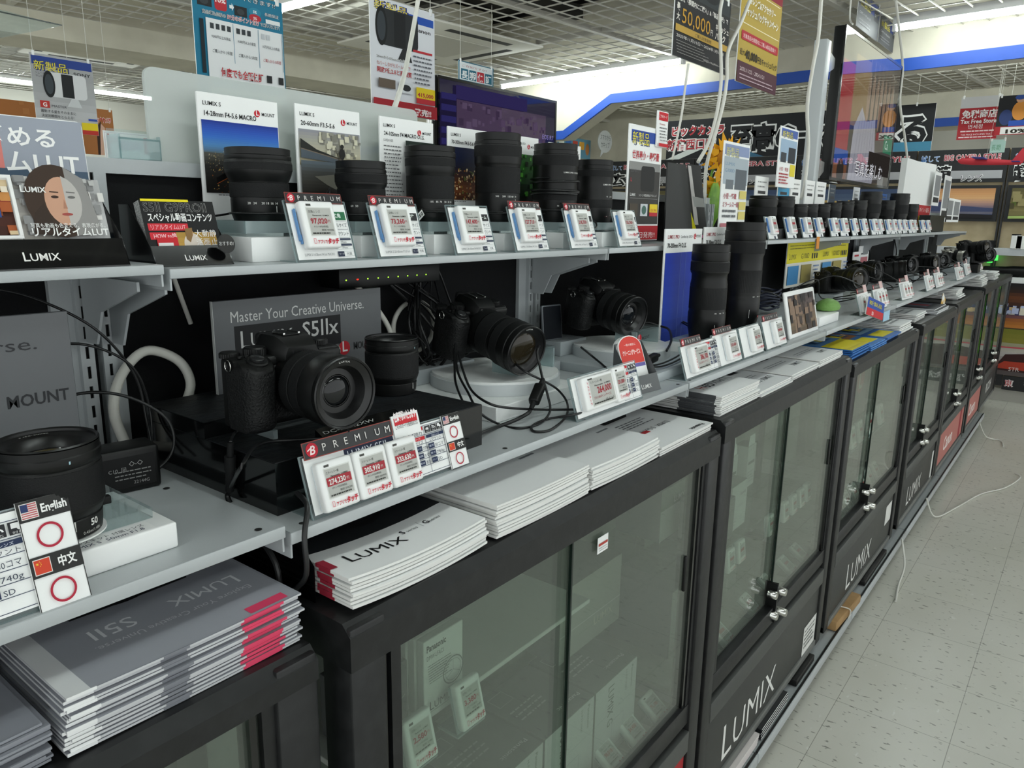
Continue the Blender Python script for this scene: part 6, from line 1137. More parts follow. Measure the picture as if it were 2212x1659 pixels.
# upright cards along the back of the far lens shelf
def stand_card(label, px0, px1, pt, z0, y, fn, cat='sign card', name='sign_card', group=None, t=.004, frame=None, pb=None):
    x0 = xat(px0, pt, y); x1 = xat(px1, pt+4, y); zt = hy(px0, pt, y).z; z0 = hy(px0, pb, y).z if pb else z0; w, h = x1-x0, zt-z0
    r = thing(name, label, cat, (x0, y, z0+.0003), face(), group); MB().rbox((0, 0, -t), (w, h, 0), .001, PAP, 1).build('board', r); p = MB(z=.0003, dz=1e-4); fn(p, w, h); p.build('card_print', r); return r
def newprod(gray=0., red='世界最小・最軽量', main='#3c3a38'):
    def f(p, w, h):
        k = lambda c: c
        p.rect(w*.06, h*.86, w*.97, h*.955, '#4e66a6' if gray else '#2a4a9c'); p.otext(w*.08, h*.845, h*.115, '新製品', '#f0e23a', '#4a5a8a' if gray else '#2c3a70', .06, w=w*.52)
        p.otext(w*.10, h*.72, h*.075, red, '#b8303a', '#e9e6e6', .06, w=w*.82, b=.02)
        p.rect(w*.03, h*.15, w*.97, h*.66, main); p.rect(w*.03, h*.62, w*.97, h*.69, '#8a8a88' if not gray else main)
        p.poly(rrp(w*.38, h*.44, w*.80, h*.66, w*.06), '#222222'); p.text(w*.08, h*.60, h*.038, 'LUMIX S', '#5a5a5c', w=w*.24); p.text(w*.08, h*.52, h*.045, 'L', '#c03a44', b=.03); lumix(p, w*.08, h*.395, h*.026, '#e8e8e6'); p.text(w*.34, h*.395, h*.026, 'シリーズ 中望遠単焦点マクロレンズ', '#dcdcda', w=w*.55); p.rect(w*.08, h*.375, w*.92, h*.378, '#9a9a98')
        p.rect(w*.08, h*.22, w*.32, h*.33, '#4a4238'); p.rect(w*.40, h*.22, w*.62, h*.33, '#c9ccd0'); p.ell(w*.51, h*.275, w*.07, '#4a6a60', h*.04); p.rect(w*.68, h*.255, w*.93, h*.33, '#e8cc2a'); p.rect(w*.68, h*.22, w*.93, h*.255, '#b8303a'); p.text(w*.70, h*.265, h*.03, '120,780', '#b8303a', w=w*.2)
        p.rect(w*.03, h*.01, w*.97, h*.135, '#b0222c'); p.otext(w*.30, h*.03, h*.06, '6日発売!!', '#f4eaea', '#b0222c', .01, w=w*.58)
    return f
stand_card('white and red new product sign card at the end of the near lens row', 1361, 1433, 266, ZU, .862, newprod(), pb=521)
stand_card('narrow red and white reservation card clipped to the top right of the new product sign', 1422, 1445, 238, 0, .857, lambda p, w, h: (p.rect(w*.1, h*.74, w*.95, h*.97, '#c4202c'), p.text(w*.5, h*.82, h*.09, 'ご予約カード', '#f8eaea', al='c', w=w*.7), p.text(w*.2, h*.62, h*.07, 'Panasonic', '#b03a3a', w=w*.5), p.greek(w*.2, h*.15, w*.9, h*.58, 5, '#5a5a5c', .35), p.rect(w*.1, h*.02, w*.95, h*.11, '#c4202c')), pb=318)
def g100(p, w, h):
    p.rect(w*.03, h*.86, w*.97, h*.97, '#8a98bc'); p.otext(w*.08, h*.85, h*.11, '新製品', '#d8d27a', '#7a84a8', .06, w=w*.5); p.rect(w*.03, h*.55, w*.97, h*.84, '#a9b4bc'); p.text(w*.08, h*.75, h*.05, 'LUMIX', '#6a8aa8', w=w*.35); p.text(w*.08, h*.68, h*.05, 'G100D', '#6a8aa8', w=w*.35); p.rect(w*.48, h*.5, w*.92, h*.72, '#5e646a'); p.rect(w*.14, h*.5, w*.42, h*.6, '#6e747a'); p.text(w*.08, h*.40, h*.065, '小型・軽量', '#b06068', w=w*.5, b=.02); p.text(w*.08, h*.31, h*.065, 'ミラーレス一眼', '#b06068', w=w*.6, b=.02); p.greek(w*.08, h*.18, w*.6, h*.29, 2, '#6a6c70', .5)
    for q in (.40, .28, .17): p.rect(w*.68, h*q, w*.95, h*(q+.09), '#d8c874')
    p.rect(w*.02, h*.01, w*.98, h*.13, '#b06870'); p.rect(w*.6, h*.03, w*.9, h*.11, '#d8b8bc')
stand_card('greyish new product sign card standing right of the sunflowers', 1566, 1622, 303, ZU, .850, g100, pb=508)
stand_card('narrow blue topped new product sign card left of the grey pole', 1688, 1727, 271, 0, .91, lambda p, w, h: (p.rect(w*.05, h*.84, w*.95, h*.97, '#4a62a8'), p.otext(w*.1, h*.84, h*.11, '新製品', '#e8dc4a', '#3a4a80', .06, w=w*.6), p.rect(w*.05, h*.45, w*.95, h*.8, '#9cb4cc'), p.rect(w*.5, h*.42, w*.9, h*.68, '#2c3038'), p.rect(w*.1, h*.42, w*.4, h*.58, '#3a3e46'), p.text(w*.08, h*.28, h*.07, '小型・軽量', '#b04048', w=w*.5), p.rect(w*.66, h*.2, w*.95, h*.4, '#e0cc3a'), p.greek(w*.08, h*.05, w*.6, h*.25, 4, '#b04048', .5)), pb=405)
for i, (a, c, pt, col, pic) in enumerate(((1634, 1661, 380, '#f2f2f0', '#c08a50'), (1683, 1707, 384, '#4a9cc4', '#b03a44'), (1710, 1731, 386, '#f2f2f0', '#b07a4a'), (1742, 1761, 389, '#f2f2f0', '#9a5a30'), (1765, 1785, 392, '#f2f2f0', '#a0202c'), (1793, 1806, 398, '#3a4450', '#2a5aa0'), (1846, 1858, 404, '#d8dade', '#3a3a3c'), (1902, 1916, 418, '#3a6cb8', '#2a5aa8'))):
    stand_card(f'{NTH[i]} narrow picture card from the left behind the far lens row', a, c, pt, ZU, .948, lambda p, w, h, col=col, pic=pic: (p.rect(0, 0, w, h, col), p.rect(w*.2, h*.72, w*.8, h*.77, '#3a3a3c'), p.greek(w*.15, h*.8, w*.85, h*.95, 2, '#9a9a98', .3), p.rect(w*.06, h*.12, w*.94, h*.52, pic), p.ell(w*.5, h*.3, w*.22, '#3a2a20' if i != 4 else '#5a1018', h*.12)), group='narrow picture cards', cat='display card', name='picture_card')
# black backs of boards with silver tape and a yellow flap
def blackboard(label, a, b_, pt, pb, y, lean):
    x0 = xat(a, pb, y); x1 = xat(b_, pb, y); z0 = ZU+.0004; zt = hy(a, pt, y).z; w = x1-x0; h = zt-z0; r = thing('display_board', label, 'board', (x0, y, z0), face(0, .12), 'black board backs'); MB().prism([(0, 0), (w, 0), (w*lean, h), (w*(lean-.62), h)] if lean < 1 else [(0, 0), (w, 0), (w*.95, h), (w*.05, h)], -.004, 0, mat('#101112', .45)).build('board', r); return r, w, h
r, w, h = blackboard('black back of a leaning board right of the new product sign', 1437, 1500, 345, 492, .90, .86)
r, w, h = blackboard('black board with a silver tape stripe and yellow flap, left of the sunflowers', 1488, 1530, 350, 492, .935, .80); p = MB(z=.0004, dz=1e-4); p.poly([(w*.15, h*.98), (w*.30, h*.98), (w*.55, h*.2), (w*.35, h*.2)], '#d6d2d0'); p.poly([(w*.3, h*.58), (w*.86, h*.56), (w*.90, h*.44), (w*.38, h*.44)], '#b4b6b4'); p.poly([(w*.1, h*.45), (w*.45, h*.12), (w*.2, h*.12)], '#e8e020'); p.rect(w*.3, h*.02, w*.95, h*.06, '#d85a98'); p.build('tape_print', r)
# sunflowers
GRN = mat('#5f8f2a', .55); YEL = mat('#e8a818', .55)
def sunflower(label, c, rr, yaw, z0):
    r = thing('sunflower', label, 'flower', c, (0, 0, 0), 'artificial sunflowers'); b = MB(); b.X = Matrix.Rotation(yaw, 4, 'Z') @ Matrix.Rotation(R90+.5, 4, 'X') 
    for k in range(20):
        a = 2*PI*k/20; q = .012*(k % 2); L = rr*(1-.12*(k % 3)); w = .012; d = Vector((cos(a), sin(a))); n = Vector((-sin(a), cos(a)))
        b.add([(d.x*.02, d.y*.02, q), (d.x*L*.55+n.x*w, d.y*L*.55+n.y*w, q+.012), (d.x*L, d.y*L, q-.006), (d.x*L*.55-n.x*w, d.y*L*.55-n.y*w, q+.012)], [(0, 1, 2, 3)], YEL)
    b.build('petals', r); b = MB(); b.X = Matrix.Rotation(yaw, 4, 'Z') @ Matrix.Rotation(R90+.5, 4, 'X'); b.lathe([(.026, .004), (.024, .016), (.012, .022), (0, .022)], mat('#b87a14', .8, bump=(300, .8)), 20); b.build('flower_centre', r)
    b = MB(); b.tube([(0, .005, -.01), (.005, .03, -.06), (.0, .03, z0-c[2])], .004, GRN, 8); b.build('stem', r)
    b = MB(); 
    for k, (ax, az) in enumerate(((-.05, -.10), (.045, -.13))): b.add([(0, .03, az-.03), (ax*.6, .0, az+.03), (ax*1.2, -.01, az), (ax*.6, .02, az-.035)], [(0, 1, 2, 3)], GRN)
    b.build('leaf', r)
sunflower('upper orange-yellow sunflower above the grey new product card', hy(1558, 333, 1.0), .075, -.5, ZU+.13); sunflower('lower orange-yellow sunflower left of the grey new product card', hy(1540, 402, .985), .070, -.2, ZU+.125)
b = MB(); c = hy(1546, 440, .96); S_ = [[(c.x+rr*cos(a)*.9, .965+rr*.25*sin(a), c.z+dz) for a in [2*PI*k/10 for k in range(10)]] for rr, dz in ((.005, -.07), (.045, -.03), (.05, .01), (.03, .05), (.004, .075))]; b.hull(S_, mat('#7aa82e', .5, mix=('#5c8c22', 30, .4, .6))); b.build('flower_leaf', label='broad green leaf below the sunflowers', cat='leaf', ang=60)
# ================================================================== pole, screens, hanging posters
r = thing('screen_pole', 'grey square pole with chrome arms carrying the large screen', 'pole', (3.30, .985, 1.47)); b = MB(); b.rbox((-.03, 0, 0), (.03, .05, .64), .003, GRY, 2); b.build('pole', r)
for z in (.56, .14):
    b = MB(); b.hull([[(.03, .005, z+.045), (.03, .005, z-.04), (.03, .045, z-.04), (.03, .045, z+.045)], [(.20, .03, z+.045), (.20, .03, z+.005), (.20, .05, z+.005), (.20, .05, z+.045)]], mat('#c9ccca', .25, .7)); b.build('bracket', r)
def screen(label, x0, x1, y, z0, z1, fn, bez='#101112', th=.05, stand_=None):
    w, h = x1-x0, z1-z0; r = thing('flat_screen', label, 'screen', (x0, y, z0), face()); b = MB(); b.rbox((0, 0, -th), (w, h, -.004), .006, BLK, 2); t = .012
    for q in ((0, 0, w, t), (0, h-t, w, h), (0, t, t, h-t), (w-t, t, w, h-t)): b.box((q[0], q[1], -.006), (q[2], q[3], .001), GLO)
    b.build('cabinet', r); p = MB(z=-.0035, dz=1e-4); fn(p, w, h); p.build('picture', r); MB().box((t, t, -.0008), (w-t, h-t, -.0004), glass('screen_glass', '#ffffff', 1., 1.5)).build('front_glass', r); return r
def em(h): return emat(h, .42)
def scr2(p, w, h):
    p.rect(0, 0, w, h, em('#3a3330')); p.rect(.02, h*.20, w*.2, h*.8, em('#a02434')); p.rect(.02, h*.10, w*.22, h*.22, em('#2450a8')); p.rect(.02, .012, w*.22, h*.12, em('#7a4a2c')); p.rect(w*.2, h*.4, w*.45, h*.88, em('#8a7048')); p.rect(w*.45, .012, w*.98, h*.92, em('#4c4440'))
    for k in range(7): p.poly(circ(w*(.45+.07*k), h*.62, w*.025, h*.2, 14), em('#a08672')); p.line([(w*(.45+.07*k), h*.62), (w*(.44+.07*k), h*.9)], .015, em('#7a6656'))
    p.poly([(w*.24, .012), (w*.26, h*.4), (w*.36, h*.55), (w*.44, h*.46), (w*.6, h*.5), (w*.68, h*.1), (w*.66, .012)], em('#a8a8b4')); 
    for k in range(7): p.line([(w*(.30+.05*k), h*.03), (w*(.34+.04*k), h*.48)], .006, em('#80808e'))
    p.ell(w*.12, h*.07, w*.05, em('#2a2420')); p.rect(w*.80, h*.28, w*.97, h*.42, em('#2c7a5a')); p.text(w*.83, h*.31, h*.10, 'Ca', em('#e0e8e0')); p.rect(w*.55, h*.09, w*.97, h*.26, em('#2a2624')); p.otext(w*.34, h*.07, h*.12, '写真を楽しむ', em('#d8d8dc'), em('#4a4a50'), .04, w=w*.5)
x0 = xat(1829, 54, 1.0); screen('large wide screen on the grey pole, street picture with a person in a pale shirt', x0, xat(1950, 146, 1.0), 1.0, 1.584, 2.219, scr2)
def scr1(p, w, h):
    p.rect(0, 0, w, h, em('#1c1834')); p.rect(w*.14, h*.08, w*.9, h*.84, em('#45374e')); dots(p, w*.14, h*.1, w*.9, h*.82, 130, [em('#52445c'), em('#382c42'), em('#4e3f58')], .012, 3); p.rect(w*.12, h*.84, w*.7, h*.95, em('#2c2650')); p.poly([(w*.44, h*.08), (w*.44, h*.30), (w*.49, h*.36), (w*.54, h*.30), (w*.56, h*.44), (w*.59, h*.46), (w*.58, h*.30), (w*.54, h*.2), (w*.54, h*.08)], em('#6c68b0')); p.text(w*.85, h*.62, h*.06, 'EOS R7', em('#8a82c0')); 
    for k in range(9): p.rect(.012, h*(.1+.09*k), w*.12, h*(.15+.09*k), em('#2a2758'))
a = hy(945, 161, 2.4); e = hy(1203, 219, 2.4); screen('landscape screen with a dark purple picture behind the lens cards', a.x, e.x, 2.4, 1.47, a.z, scr1)
MB().rbox((1.95, 2.2, 0), (3.75, 2.62, 1.42), .004, GPL, 1).build('display_counter', label='grey counter of the next aisle that carries the landscape screen', cat='counter')
MB().box((2.6, 2.37, 1.42), (3.0, 2.5, 1.4705), BLK).build('monitor_stand', label='black foot under the landscape screen', cat='stand')
MB().lathe([(.014, 0), (.014, .62)], CHR, 16).build('stand_post', loc=(a.x-.03, 2.42, 1.42), label='thin chrome post at the left edge of the landscape screen', cat='post')
def poster(label, pa, pb, bottom, y, fn, strings=True, top=None, cat='poster', axis='Y', h=None, group='hanging posters', t=.003, name='hanging_poster'):
    """pa, pb: photo points of the upper left and right corners on the plane; bottom: photo y of the lower left corner"""
    if axis == 'Y': A = hy(*pa, y); B = hy(*pb, y); Zb = hy(pa[0], bottom, y).z if h is None else A.z-h; w = B.x-A.x; rot = face()
    else: A = hx(*pa, y); B = hx(*pb, y); Zb = hx(pa[0], bottom, y).z if h is None else A.z-h; w = A.y-B.y; rot = (R90, 0, -R90)
    H_ = A.z-Zb; r = thing(name, label, cat, (A.x, A.y, Zb), rot, group); MB().box((0, 0, -t), (w, H_, 0), PAP).build('sheet', r); p = MB(z=.0004, dz=1.5e-4); fn(p, w, H_); p.build('poster_print', r)
    if strings:
        for q in (.06, .94): s_ = MB(); s_.tube([(w*q, H_-.005, -.002), (w*q, 2.67-Zb, -.002)], .0012, CWH, 5, sm=False); s_.build('hanging_wire', r); c = MB(); c.rbox((w*q-.006, H_-.012, -.004), (w*q+.006, H_+.012, .003), .002, WHT, 2); c.build('clip', r)
    return r
def pblue(p, w, h):
    T = '#1f7a9a'; p.rect(0, 0, w, h, T); p.otext(w*.42, h*.935, h*.05, '加入できます!!', '#f4f6f6', '#2a2c30', .05, w=w*.5); p.rect(w*.05, h*.80, w*.20, h*.90, '#26282a'); p.ell(w*.12, h*.845, w*.045, '#3c4044', h*.03); p.poly(rrp(w*.23, h*.79, w*.36, h*.93, w*.03), '#c0303a'); p.text(w*.295, h*.86, h*.05, '10%', '#fbeeee', al='c', w=w*.11, b=.03); p.rect(w*.44, h*.78, w*.58, h*.87, '#26282a'); p.ell(w*.51, h*.82, w*.04, '#3c4044', h*.028); p.ell(w*.67, h*.85, w*.07, '#2f8aa8', h*.04); p.ell(w*.67, h*.795, w*.07, '#c0303a', h*.035); p.text(w*.67, h*.78, h*.035, '5%', '#fbeeee', al='c', b=.03); p.text(w*.67, h*.84, h*.035, '5%', '#eaf4f6', al='c', b=.03); p.otext(w*.78, h*.84, h*.035, '長期保証', '#f4f4f4', '#14506a', .04, w=w*.17); p.rect(w*.79, h*.77, w*.96, h*.81, '#eef2f2'); p.poly([(w*.385, h*.83), (w*.41, h*.83), (w*.41, h*.81), (w*.435, h*.845), (w*.41, h*.88), (w*.41, h*.86), (w*.385, h*.86)], '#f0f4f4')
    p.otext(w*.09, h*.735, h*.036, '商品税込価格の', '#2a3a44', '#eef4f4', .06, w=w*.25); p.otext(w*.35, h*.73, h*.05, '5%分のポイントだけ', '#c4303a', '#f4f0f0', .06, w=w*.36); p.otext(w*.72, h*.735, h*.036, 'でご加入できます!', '#2a3a44', '#eef4f4', .06, w=w*.23)
    p.rect(w*.12, 0, w*.98, h*.70, '#eef0f1'); p.rect(w*.055, h*.2, w*.095, h*.68, '#16222a')
    for k, (a, b_) in enumerate((('9,800円以上の商品', 'ご購入から 3年間'), ('9,800円以上の家電', 'ご購入から 5年間'), ('10万円以上の商品', 'ご購入から10年間'))):
        x = w*(.14+.28*k); p.rect(x+w*.265, h*.33, x+w*.27, h*.69, T); [p.rect(x+w*(.02+.06*j), h*.61, x+w*(.06+.06*j), h*.66, '#3a3e42' if k < 2 else '#c8ccd0') for j in range(4 - k)]; p.text(x+w*.03, h*.53, h*.032, a, '#3a4046', w=w*.2); p.text(x+w*.03, h*.40, h*.036, b_, '#2a3036' if k < 2 else '#b8303a', w=w*.21)
    p.otext(w*.24, h*.20, h*.085, '何度でも全額保証', '#c4303a', '#e6e0e0', .05, w=w*.48, b=.02); p.rect(w*.76, h*.2, w*.82, h*.27, '#26282a'); p.rect(w*.90, h*.2, w*.96, h*.27, '#26282a'); p.poly([(w*.14, h*.09), (w*.93, h*.09), (w*.97, h*.125), (w*.93, h*.16), (w*.14, h*.16)], '#3a8aa4'); p.text(w*.4, h*.11, h*.03, '長期保証サービス期間中', '#eef4f4', w=w*.28); p.otext(w*.42, 0, h*.07, '新品交換', '#2c80a0', '#eef2f2', .05, w=w*.3)
poster('blue and white long guarantee poster hanging behind the grey header board', (411, -45), (608, 2), 200, 2.05, pblue)
def lenspic(p, w, h, x, y, s, c='#2c2e31', pale=False):
    p.poly(rrp(x, y, x+.5*s, y+.30*s, .05*s), c); p.ell(x+.05*s, y+.15*s, .07*s, '#16181a', .16*s); p.ell(x+.05*s, y+.15*s, .05*s, '#3a4046', .12*s); p.rect(x+.2*s, y+.01*s, x+.34*s, y+.29*s, '#1c1d20'); p.poly([(x+.3*s, y), (x+.38*s, y), (x+.42*s, y-.1*s), (x+.24*s, y-.1*s)], '#2a2b2e' if not pale else '#d0d2d4')
def pcanon(p, w, h):
    p.rect(0, 0, w, h, '#e8eaf0'); p.rect(w*.55, h*.86, w*.98, h*.93, '#2a58b8'); p.otext(w*.06, h*.90, h*.085, '新製品', '#ecd834', '#2c3a80', .07, w=w*.52); p.text(w*.66, h*.79, h*.05, 'Canon', '#2a2a2c', w=w*.27, b=.02); lenspic(p, w, h, w*.10, h*.60, w*1.25); p.otext(w*.08, h*.48, h*.03, '24mmから105mmの焦点域を', '#3a3a3c', '#f4f4f4', .06, w=w*.50); p.otext(w*.08, h*.42, h*.04, 'カバーしながらズーム全域で', '#b8303a', '#f4f0f0', .06, w=w*.52); p.otext(w*.08, h*.36, h*.05, '開放F値2.8と高画質', '#b8303a', '#f4f0f0', .06, w=w*.54, b=.02); p.rect(w*.64, h*.60, w*.95, h*.62, '#c4303a'); p.greek(w*.64, h*.30, w*.95, h*.58, 7, '#6a6c74', .35); p.rect(w*.66, h*.18, w*.97, h*.28, '#ecd020'); p.rect(w*.66, h*.13, w*.97, h*.18, '#c4303a'); p.text(w*.68, h*.195, h*.05, '415,000', '#b8303a', w=w*.26, b=.03); p.rect(w*.08, h*.22, w*.33, h*.30, '#6a5c50'); p.rect(w*.38, h*.2, w*.6, h*.3, '#dfe2e6'); p.ell(w*.5, h*.25, w*.07, '#2a2c30', h*.03); p.rect(0, 0, w, h*.12, '#a8202c'); p.text(w*.62, h*.02, h*.07, '発売!!', '#f4e6e6', w=w*.28, b=.03)
poster('white new lens poster with a black lens, hanging left of the landscape screen', (797, -14), (938, 20), 238, 2.05, pcanon)
def psony(p, w, h):
    grad(p, 0, 0, w, h, ['#b4b4b6', '#a4a4a6', '#acacae', '#c0c0c2', '#b6b6b8'], 10); p.rect(w*.02, h*.86, w*.98, h*.97, '#26408c'); p.otext(w*.04, h*.80, h*.13, '新製品', '#ecdc30', '#3a4270', .07, w=w*.56); p.text(w*.67, h*.78, h*.055, 'SONY', '#26262a', w=w*.28, b=.02); p.text(w*.06, h*.74, h*.033, 'ソニーミラーレス専用レンズ初の', '#3a3a3e', w=w*.56); p.text(w*.06, h*.70, h*.033, 'サンニッパ登場!', '#3a3a3e', w=w*.28); lenspic(p, w, h, w*.19, h*.46, w*1.35, '#dcdcde', True); p.rect(w*.08, h*.31, w*.23, h*.40, '#c0342c'); p.text(w*.155, h*.325, h*.075, 'G', '#f4eeee', al='c', b=.03); p.text(w*.26, h*.325, h*.045, 'MASTER', '#4a4a4e', w=w*.24); p.text(w*.08, h*.25, h*.045, '躍動する姿をそのままに', '#2c2c30', w=w*.56); p.text(w*.08, h*.19, h*.045, '決定的瞬間をとらえる!', '#2c2c30', w=w*.52); p.rect(w*.72, h*.06, w*.99, h*.16, '#e6cc20'); p.rect(w*.84, h*.19, w*.99, h*.22, '#3a54a8'); p.rect(w*.72, 0, w*.99, h*.06, '#c0342c'); p.greek(w*.06, h*.02, w*.65, h*.14, 3, '#5a5a5e', .5)
poster('grey new lens poster with a white telephoto lens, hanging at the upper left', (62, 112), (198, 136), 280, 4.3, psony)
def pblackgold(p, w, h):
    p.rect(0, 0, w, h, '#1c1c1e'); p.rect(w*.4, h*.80, w*.98, h, '#2e3436'); p.ell(w*.62, h*.93, w*.14, '#15171a', h*.08); p.otext(w*.02, h*.70, h*.075, '商品を「期間内にご購入」&「製品登録」で', '#e9e6e0', '#1c1c1e', .01, w=w*.94, b=.02); p.text(w*.03, h*.58, h*.10, '最', '#efeae0', b=.02); p.text(w*.03, h*.46, h*.10, '大', '#efeae0', b=.02); p.text(w*.12, h*.44, h*.26, '50,000', '#c9962e', w=w*.50, b=.0); p.text(w*.63, h*.45, h*.09, '円', '#efeae0'); p.text(w*.72, h*.55, h*.10, 'キャッシュ', '#efeae0', w=w*.26, b=.02); p.text(w*.72, h*.43, h*.11, 'バック', '#efeae0', w=w*.20, b=.02); p.rect(w*.02, h*.315, w*.97, h*.40, '#b8943c'); p.text(w*.35, h*.335, h*.05, 'ご購入対象期間', '#2c2418', w=w*.3); p.text(w*.04, h*.245, h*.05, '2023年11月15日～2024年1月15日', '#e0ddd6', w=w*.86); p.greek(w*.04, h*.03, w*.6, h*.22, 5, '#8a8884', .2, 5); p.text(w*.5, h*.06, h*.035, 'https://fujifilm-x.com', '#c0bdb6', w=w*.42)
poster('black poster with gold 50,000 hanging above the new product sign', (1462, -60), (1580, 1), 122, 1.06, pblackgold)
def pgold(p, w, h):
    p.rect(0, 0, w, h, '#b49a42'); p.rect(0, h*.80, w, h, '#8c2030'); p.poly([(w*.35, h*.98), (w*.4, h*.84), (w*.7, h*.8), (w*.78, h)], '#1c1a1c'); p.rect(w*.05, h*.775, w*.95, h*.782, '#ece4c8'); p.rect(w*.03, h*.49, w*.97, h*.497, '#ece4c8'); p.otext(w*.5, h*.67, h*.07, 'XFレンズ&アクセサリー', '#f4f0e4', '#8a7226', .02, al='c', w=w*.68, b=.03); p.otext(w*.5, h*.57, h*.08, 'キャッシュバックキャンペーン', '#f4f0e4', '#8a7226', .02, al='c', w=w*.86, b=.03); p.poly(rrp(w*.05, h*.355, w*.97, h*.43, h*.02), '#b02a34'); p.text(w*.5, h*.375, h*.04, '対象商品を期間内にご購入&製品登録で', '#f0dede', al='c', w=w*.82); p.text(w*.04, h*.23, h*.06, '最大', '#2a2418'); p.text(w*.16, h*.215, h*.10, '40,000', '#2a2418', w=w*.30, b=.03); p.text(w*.47, h*.22, h*.065, '円をキャッシュバック', '#2a2418', w=w*.5, b=.02); p.rect(0, 0, w, h*.175, '#4c2632'); p.text(w*.06, h*.10, h*.045, '2023.11/22 - 2024.1/21', '#e0d0d0', w=w*.6); p.greek(w*.06, h*.02, w*.9, h*.085, 2, '#b8a0a8', .3)
poster('gold and dark red poster with 40,000 hanging right of the black one', (1609, -95), (1695, -45), 182, 1.06, pgold)
def pom(p, w, h): p.rect(0, 0, w, h, '#54565a'); p.rect(w*.5, h*.62, w*.98, h*.95, '#2c3c78'); p.otext(w*.08, h*.62, h*.26, '新製品', '#d8cc3a', '#3a4060', .06, w=w*.5); p.rect(w*.74, h*.5, w*.95, h*.85, '#2c2e32'); p.text(w*.77, h*.62, h*.12, 'OM', '#d8d8d8'); p.text(w*.08, h*.40, h*.10, 'OM-1 MarkII', '#c8cacc', w=w*.5); p.greek(w*.08, h*.1, w*.6, h*.3, 2, '#8a8c90', .3)
poster('dark grey new product poster hanging above the large screen, left one', (1858, -25), (1902, 18), 62, 1.35, pom); poster('dark grey new product poster hanging above the large screen, right one', (1903, 27), (1940, 62), 95, 1.35, pom)
poster('small white and teal guarantee sign hanging above the landscape screen', (990, 129), (1066, 146), 172, 3.2, lambda p, w, h: (p.rect(0, 0, w, h, '#2c6a80'), p.rect(w*.03, h*.05, w*.97, h*.95, '#dfe4e6'), p.text(w*.1, h*.72, h*.13, 'ご存知ですか?', '#b04a50', w=w*.7), [(p.rect(w*(.07+.225*k), h*.1, w*(.27+.225*k), h*.62, '#b8303a' if k == 2 else '#2c6a80'), p.text(w*(.17+.225*k), h*.17, h*.42, c, '#f0f2f2', al='c', w=w*.17, b=.02)) for k, c in enumerate('長期保証')]))
def porange(t): return lambda p, w, h: (p.rect(0, 0, w, h, '#b0703c'), dots(p, 0, 0, w, h, 24, ['#a4642f', '#bb7c46'], h*.1, 4), p.otext(w*.92, h*.35, h*.30, t, '#e8c430', '#2a1c10', .06, al='r', w=w*.5, b=.03))
poster('wide orange wooden-look banner behind the grey new lens poster, left part', (-60, 206), (80, 219), 300, 4.8, porange('しよう!'), strings=False); poster('orange wooden-look banner with a shop sign, right of the grey new lens poster', (150, 228), (242, 240), 330, 4.8, lambda p, w, h: (p.rect(0, 0, w, h, '#b0703c'), p.otext(w*.95, h*.72, h*.12, 'ビックカメラ', '#c4303a', '#f0e6e2', .08, al='r', w=w*.42, b=.03), p.poly([(w*.58, 0), (w*.60, h*.5), (w*.70, h*.68), (w*.78, h*.6), (w*.76, 0)], '#e0b49c'), p.poly([(w*.56, 0), (w*.58, h*.6), (w*.70, h*.74), (w*.66, h*.5), (w*.62, 0)], '#3a2418')), strings=True)
poster('white notice with red corners behind the clear leaflet holder', (222, 281), (322, 292), 346, 4.0, lambda p, w, h: (p.frame(w*.02, h*.05, w*.98, h*.95, h*.02, '#d8d4dc'), p.rect(w*.08, h*.2, w*.12, h*.9, '#b8303a'), p.text(w*.14, h*.62, h*.26, '2月', '#b8303a'), p.rect(w*.86, h*.3, w*.98, h*.85, '#b8303a'), p.rect(w*.3, h*.4, w*.8, h*.7, '#c8b4cc')), strings=False)
# white cables hanging from the ceiling
def hangc(label, *q, r=.0055): cable([hy(x, y, Y) for x, y, Y in q], r, CWH, label, group='white cables hanging from the ceiling', n=8)
hangc('white cable hanging in front of the white lens poster down to the header board', (905, -12, 1.30), (893, 60, 1.29), (876, 150, 1.2), (858, 215, 1.08), (846, 246, 1.0), (842, 262, .985), r=.005)
hangc('white cable twisting past the black and gold poster, left strand', (1562, -10, .985), (1555, 30, .985), (1556, 90, .985), (1558, 160, .985), (1555, 205, .985), (1545, 260, .985), (1530, 310, .985), (1508, 350, .985))
hangc('white cable crossing between the two cashback posters, right strand', (1622, -5, .975), (1600, 50, .975), (1573, 110, .975), (1570, 170, .975), (1562, 225, .975), (1545, 290, .975), (1526, 360, .972), (1522, 440, .965))
hangc('thin white cable hanging below the black and gold poster', (1487, 138, 1.05), (1480, 190, 1.05), (1472, 250, 1.05), (1460, 310, 1.05), (1452, 345, 1.05), r=.0035)
hangc('thick white cable running down the grey pole', (1775, -15, .972), (1768, 80, .972), (1755, 150, .972), (1744, 230, .972), (1746, 320, .972), (1738, 400, .972), (1730, 430, .972), r=.007)
hangc('white cable loop left of the large screen', (1838, 0, 1.08), (1836, 40, 1.07), (1842, 52, 1.03), r=.004)
hangc('white cable hanging along the right edge of the large screen', (1935, 0, 1.05), (1944, 80, 1.05), (1950, 150, 1.05), (1944, 220, 1.05), (1955, 300, 1.05), (1960, 345, 1.05), r=.007)
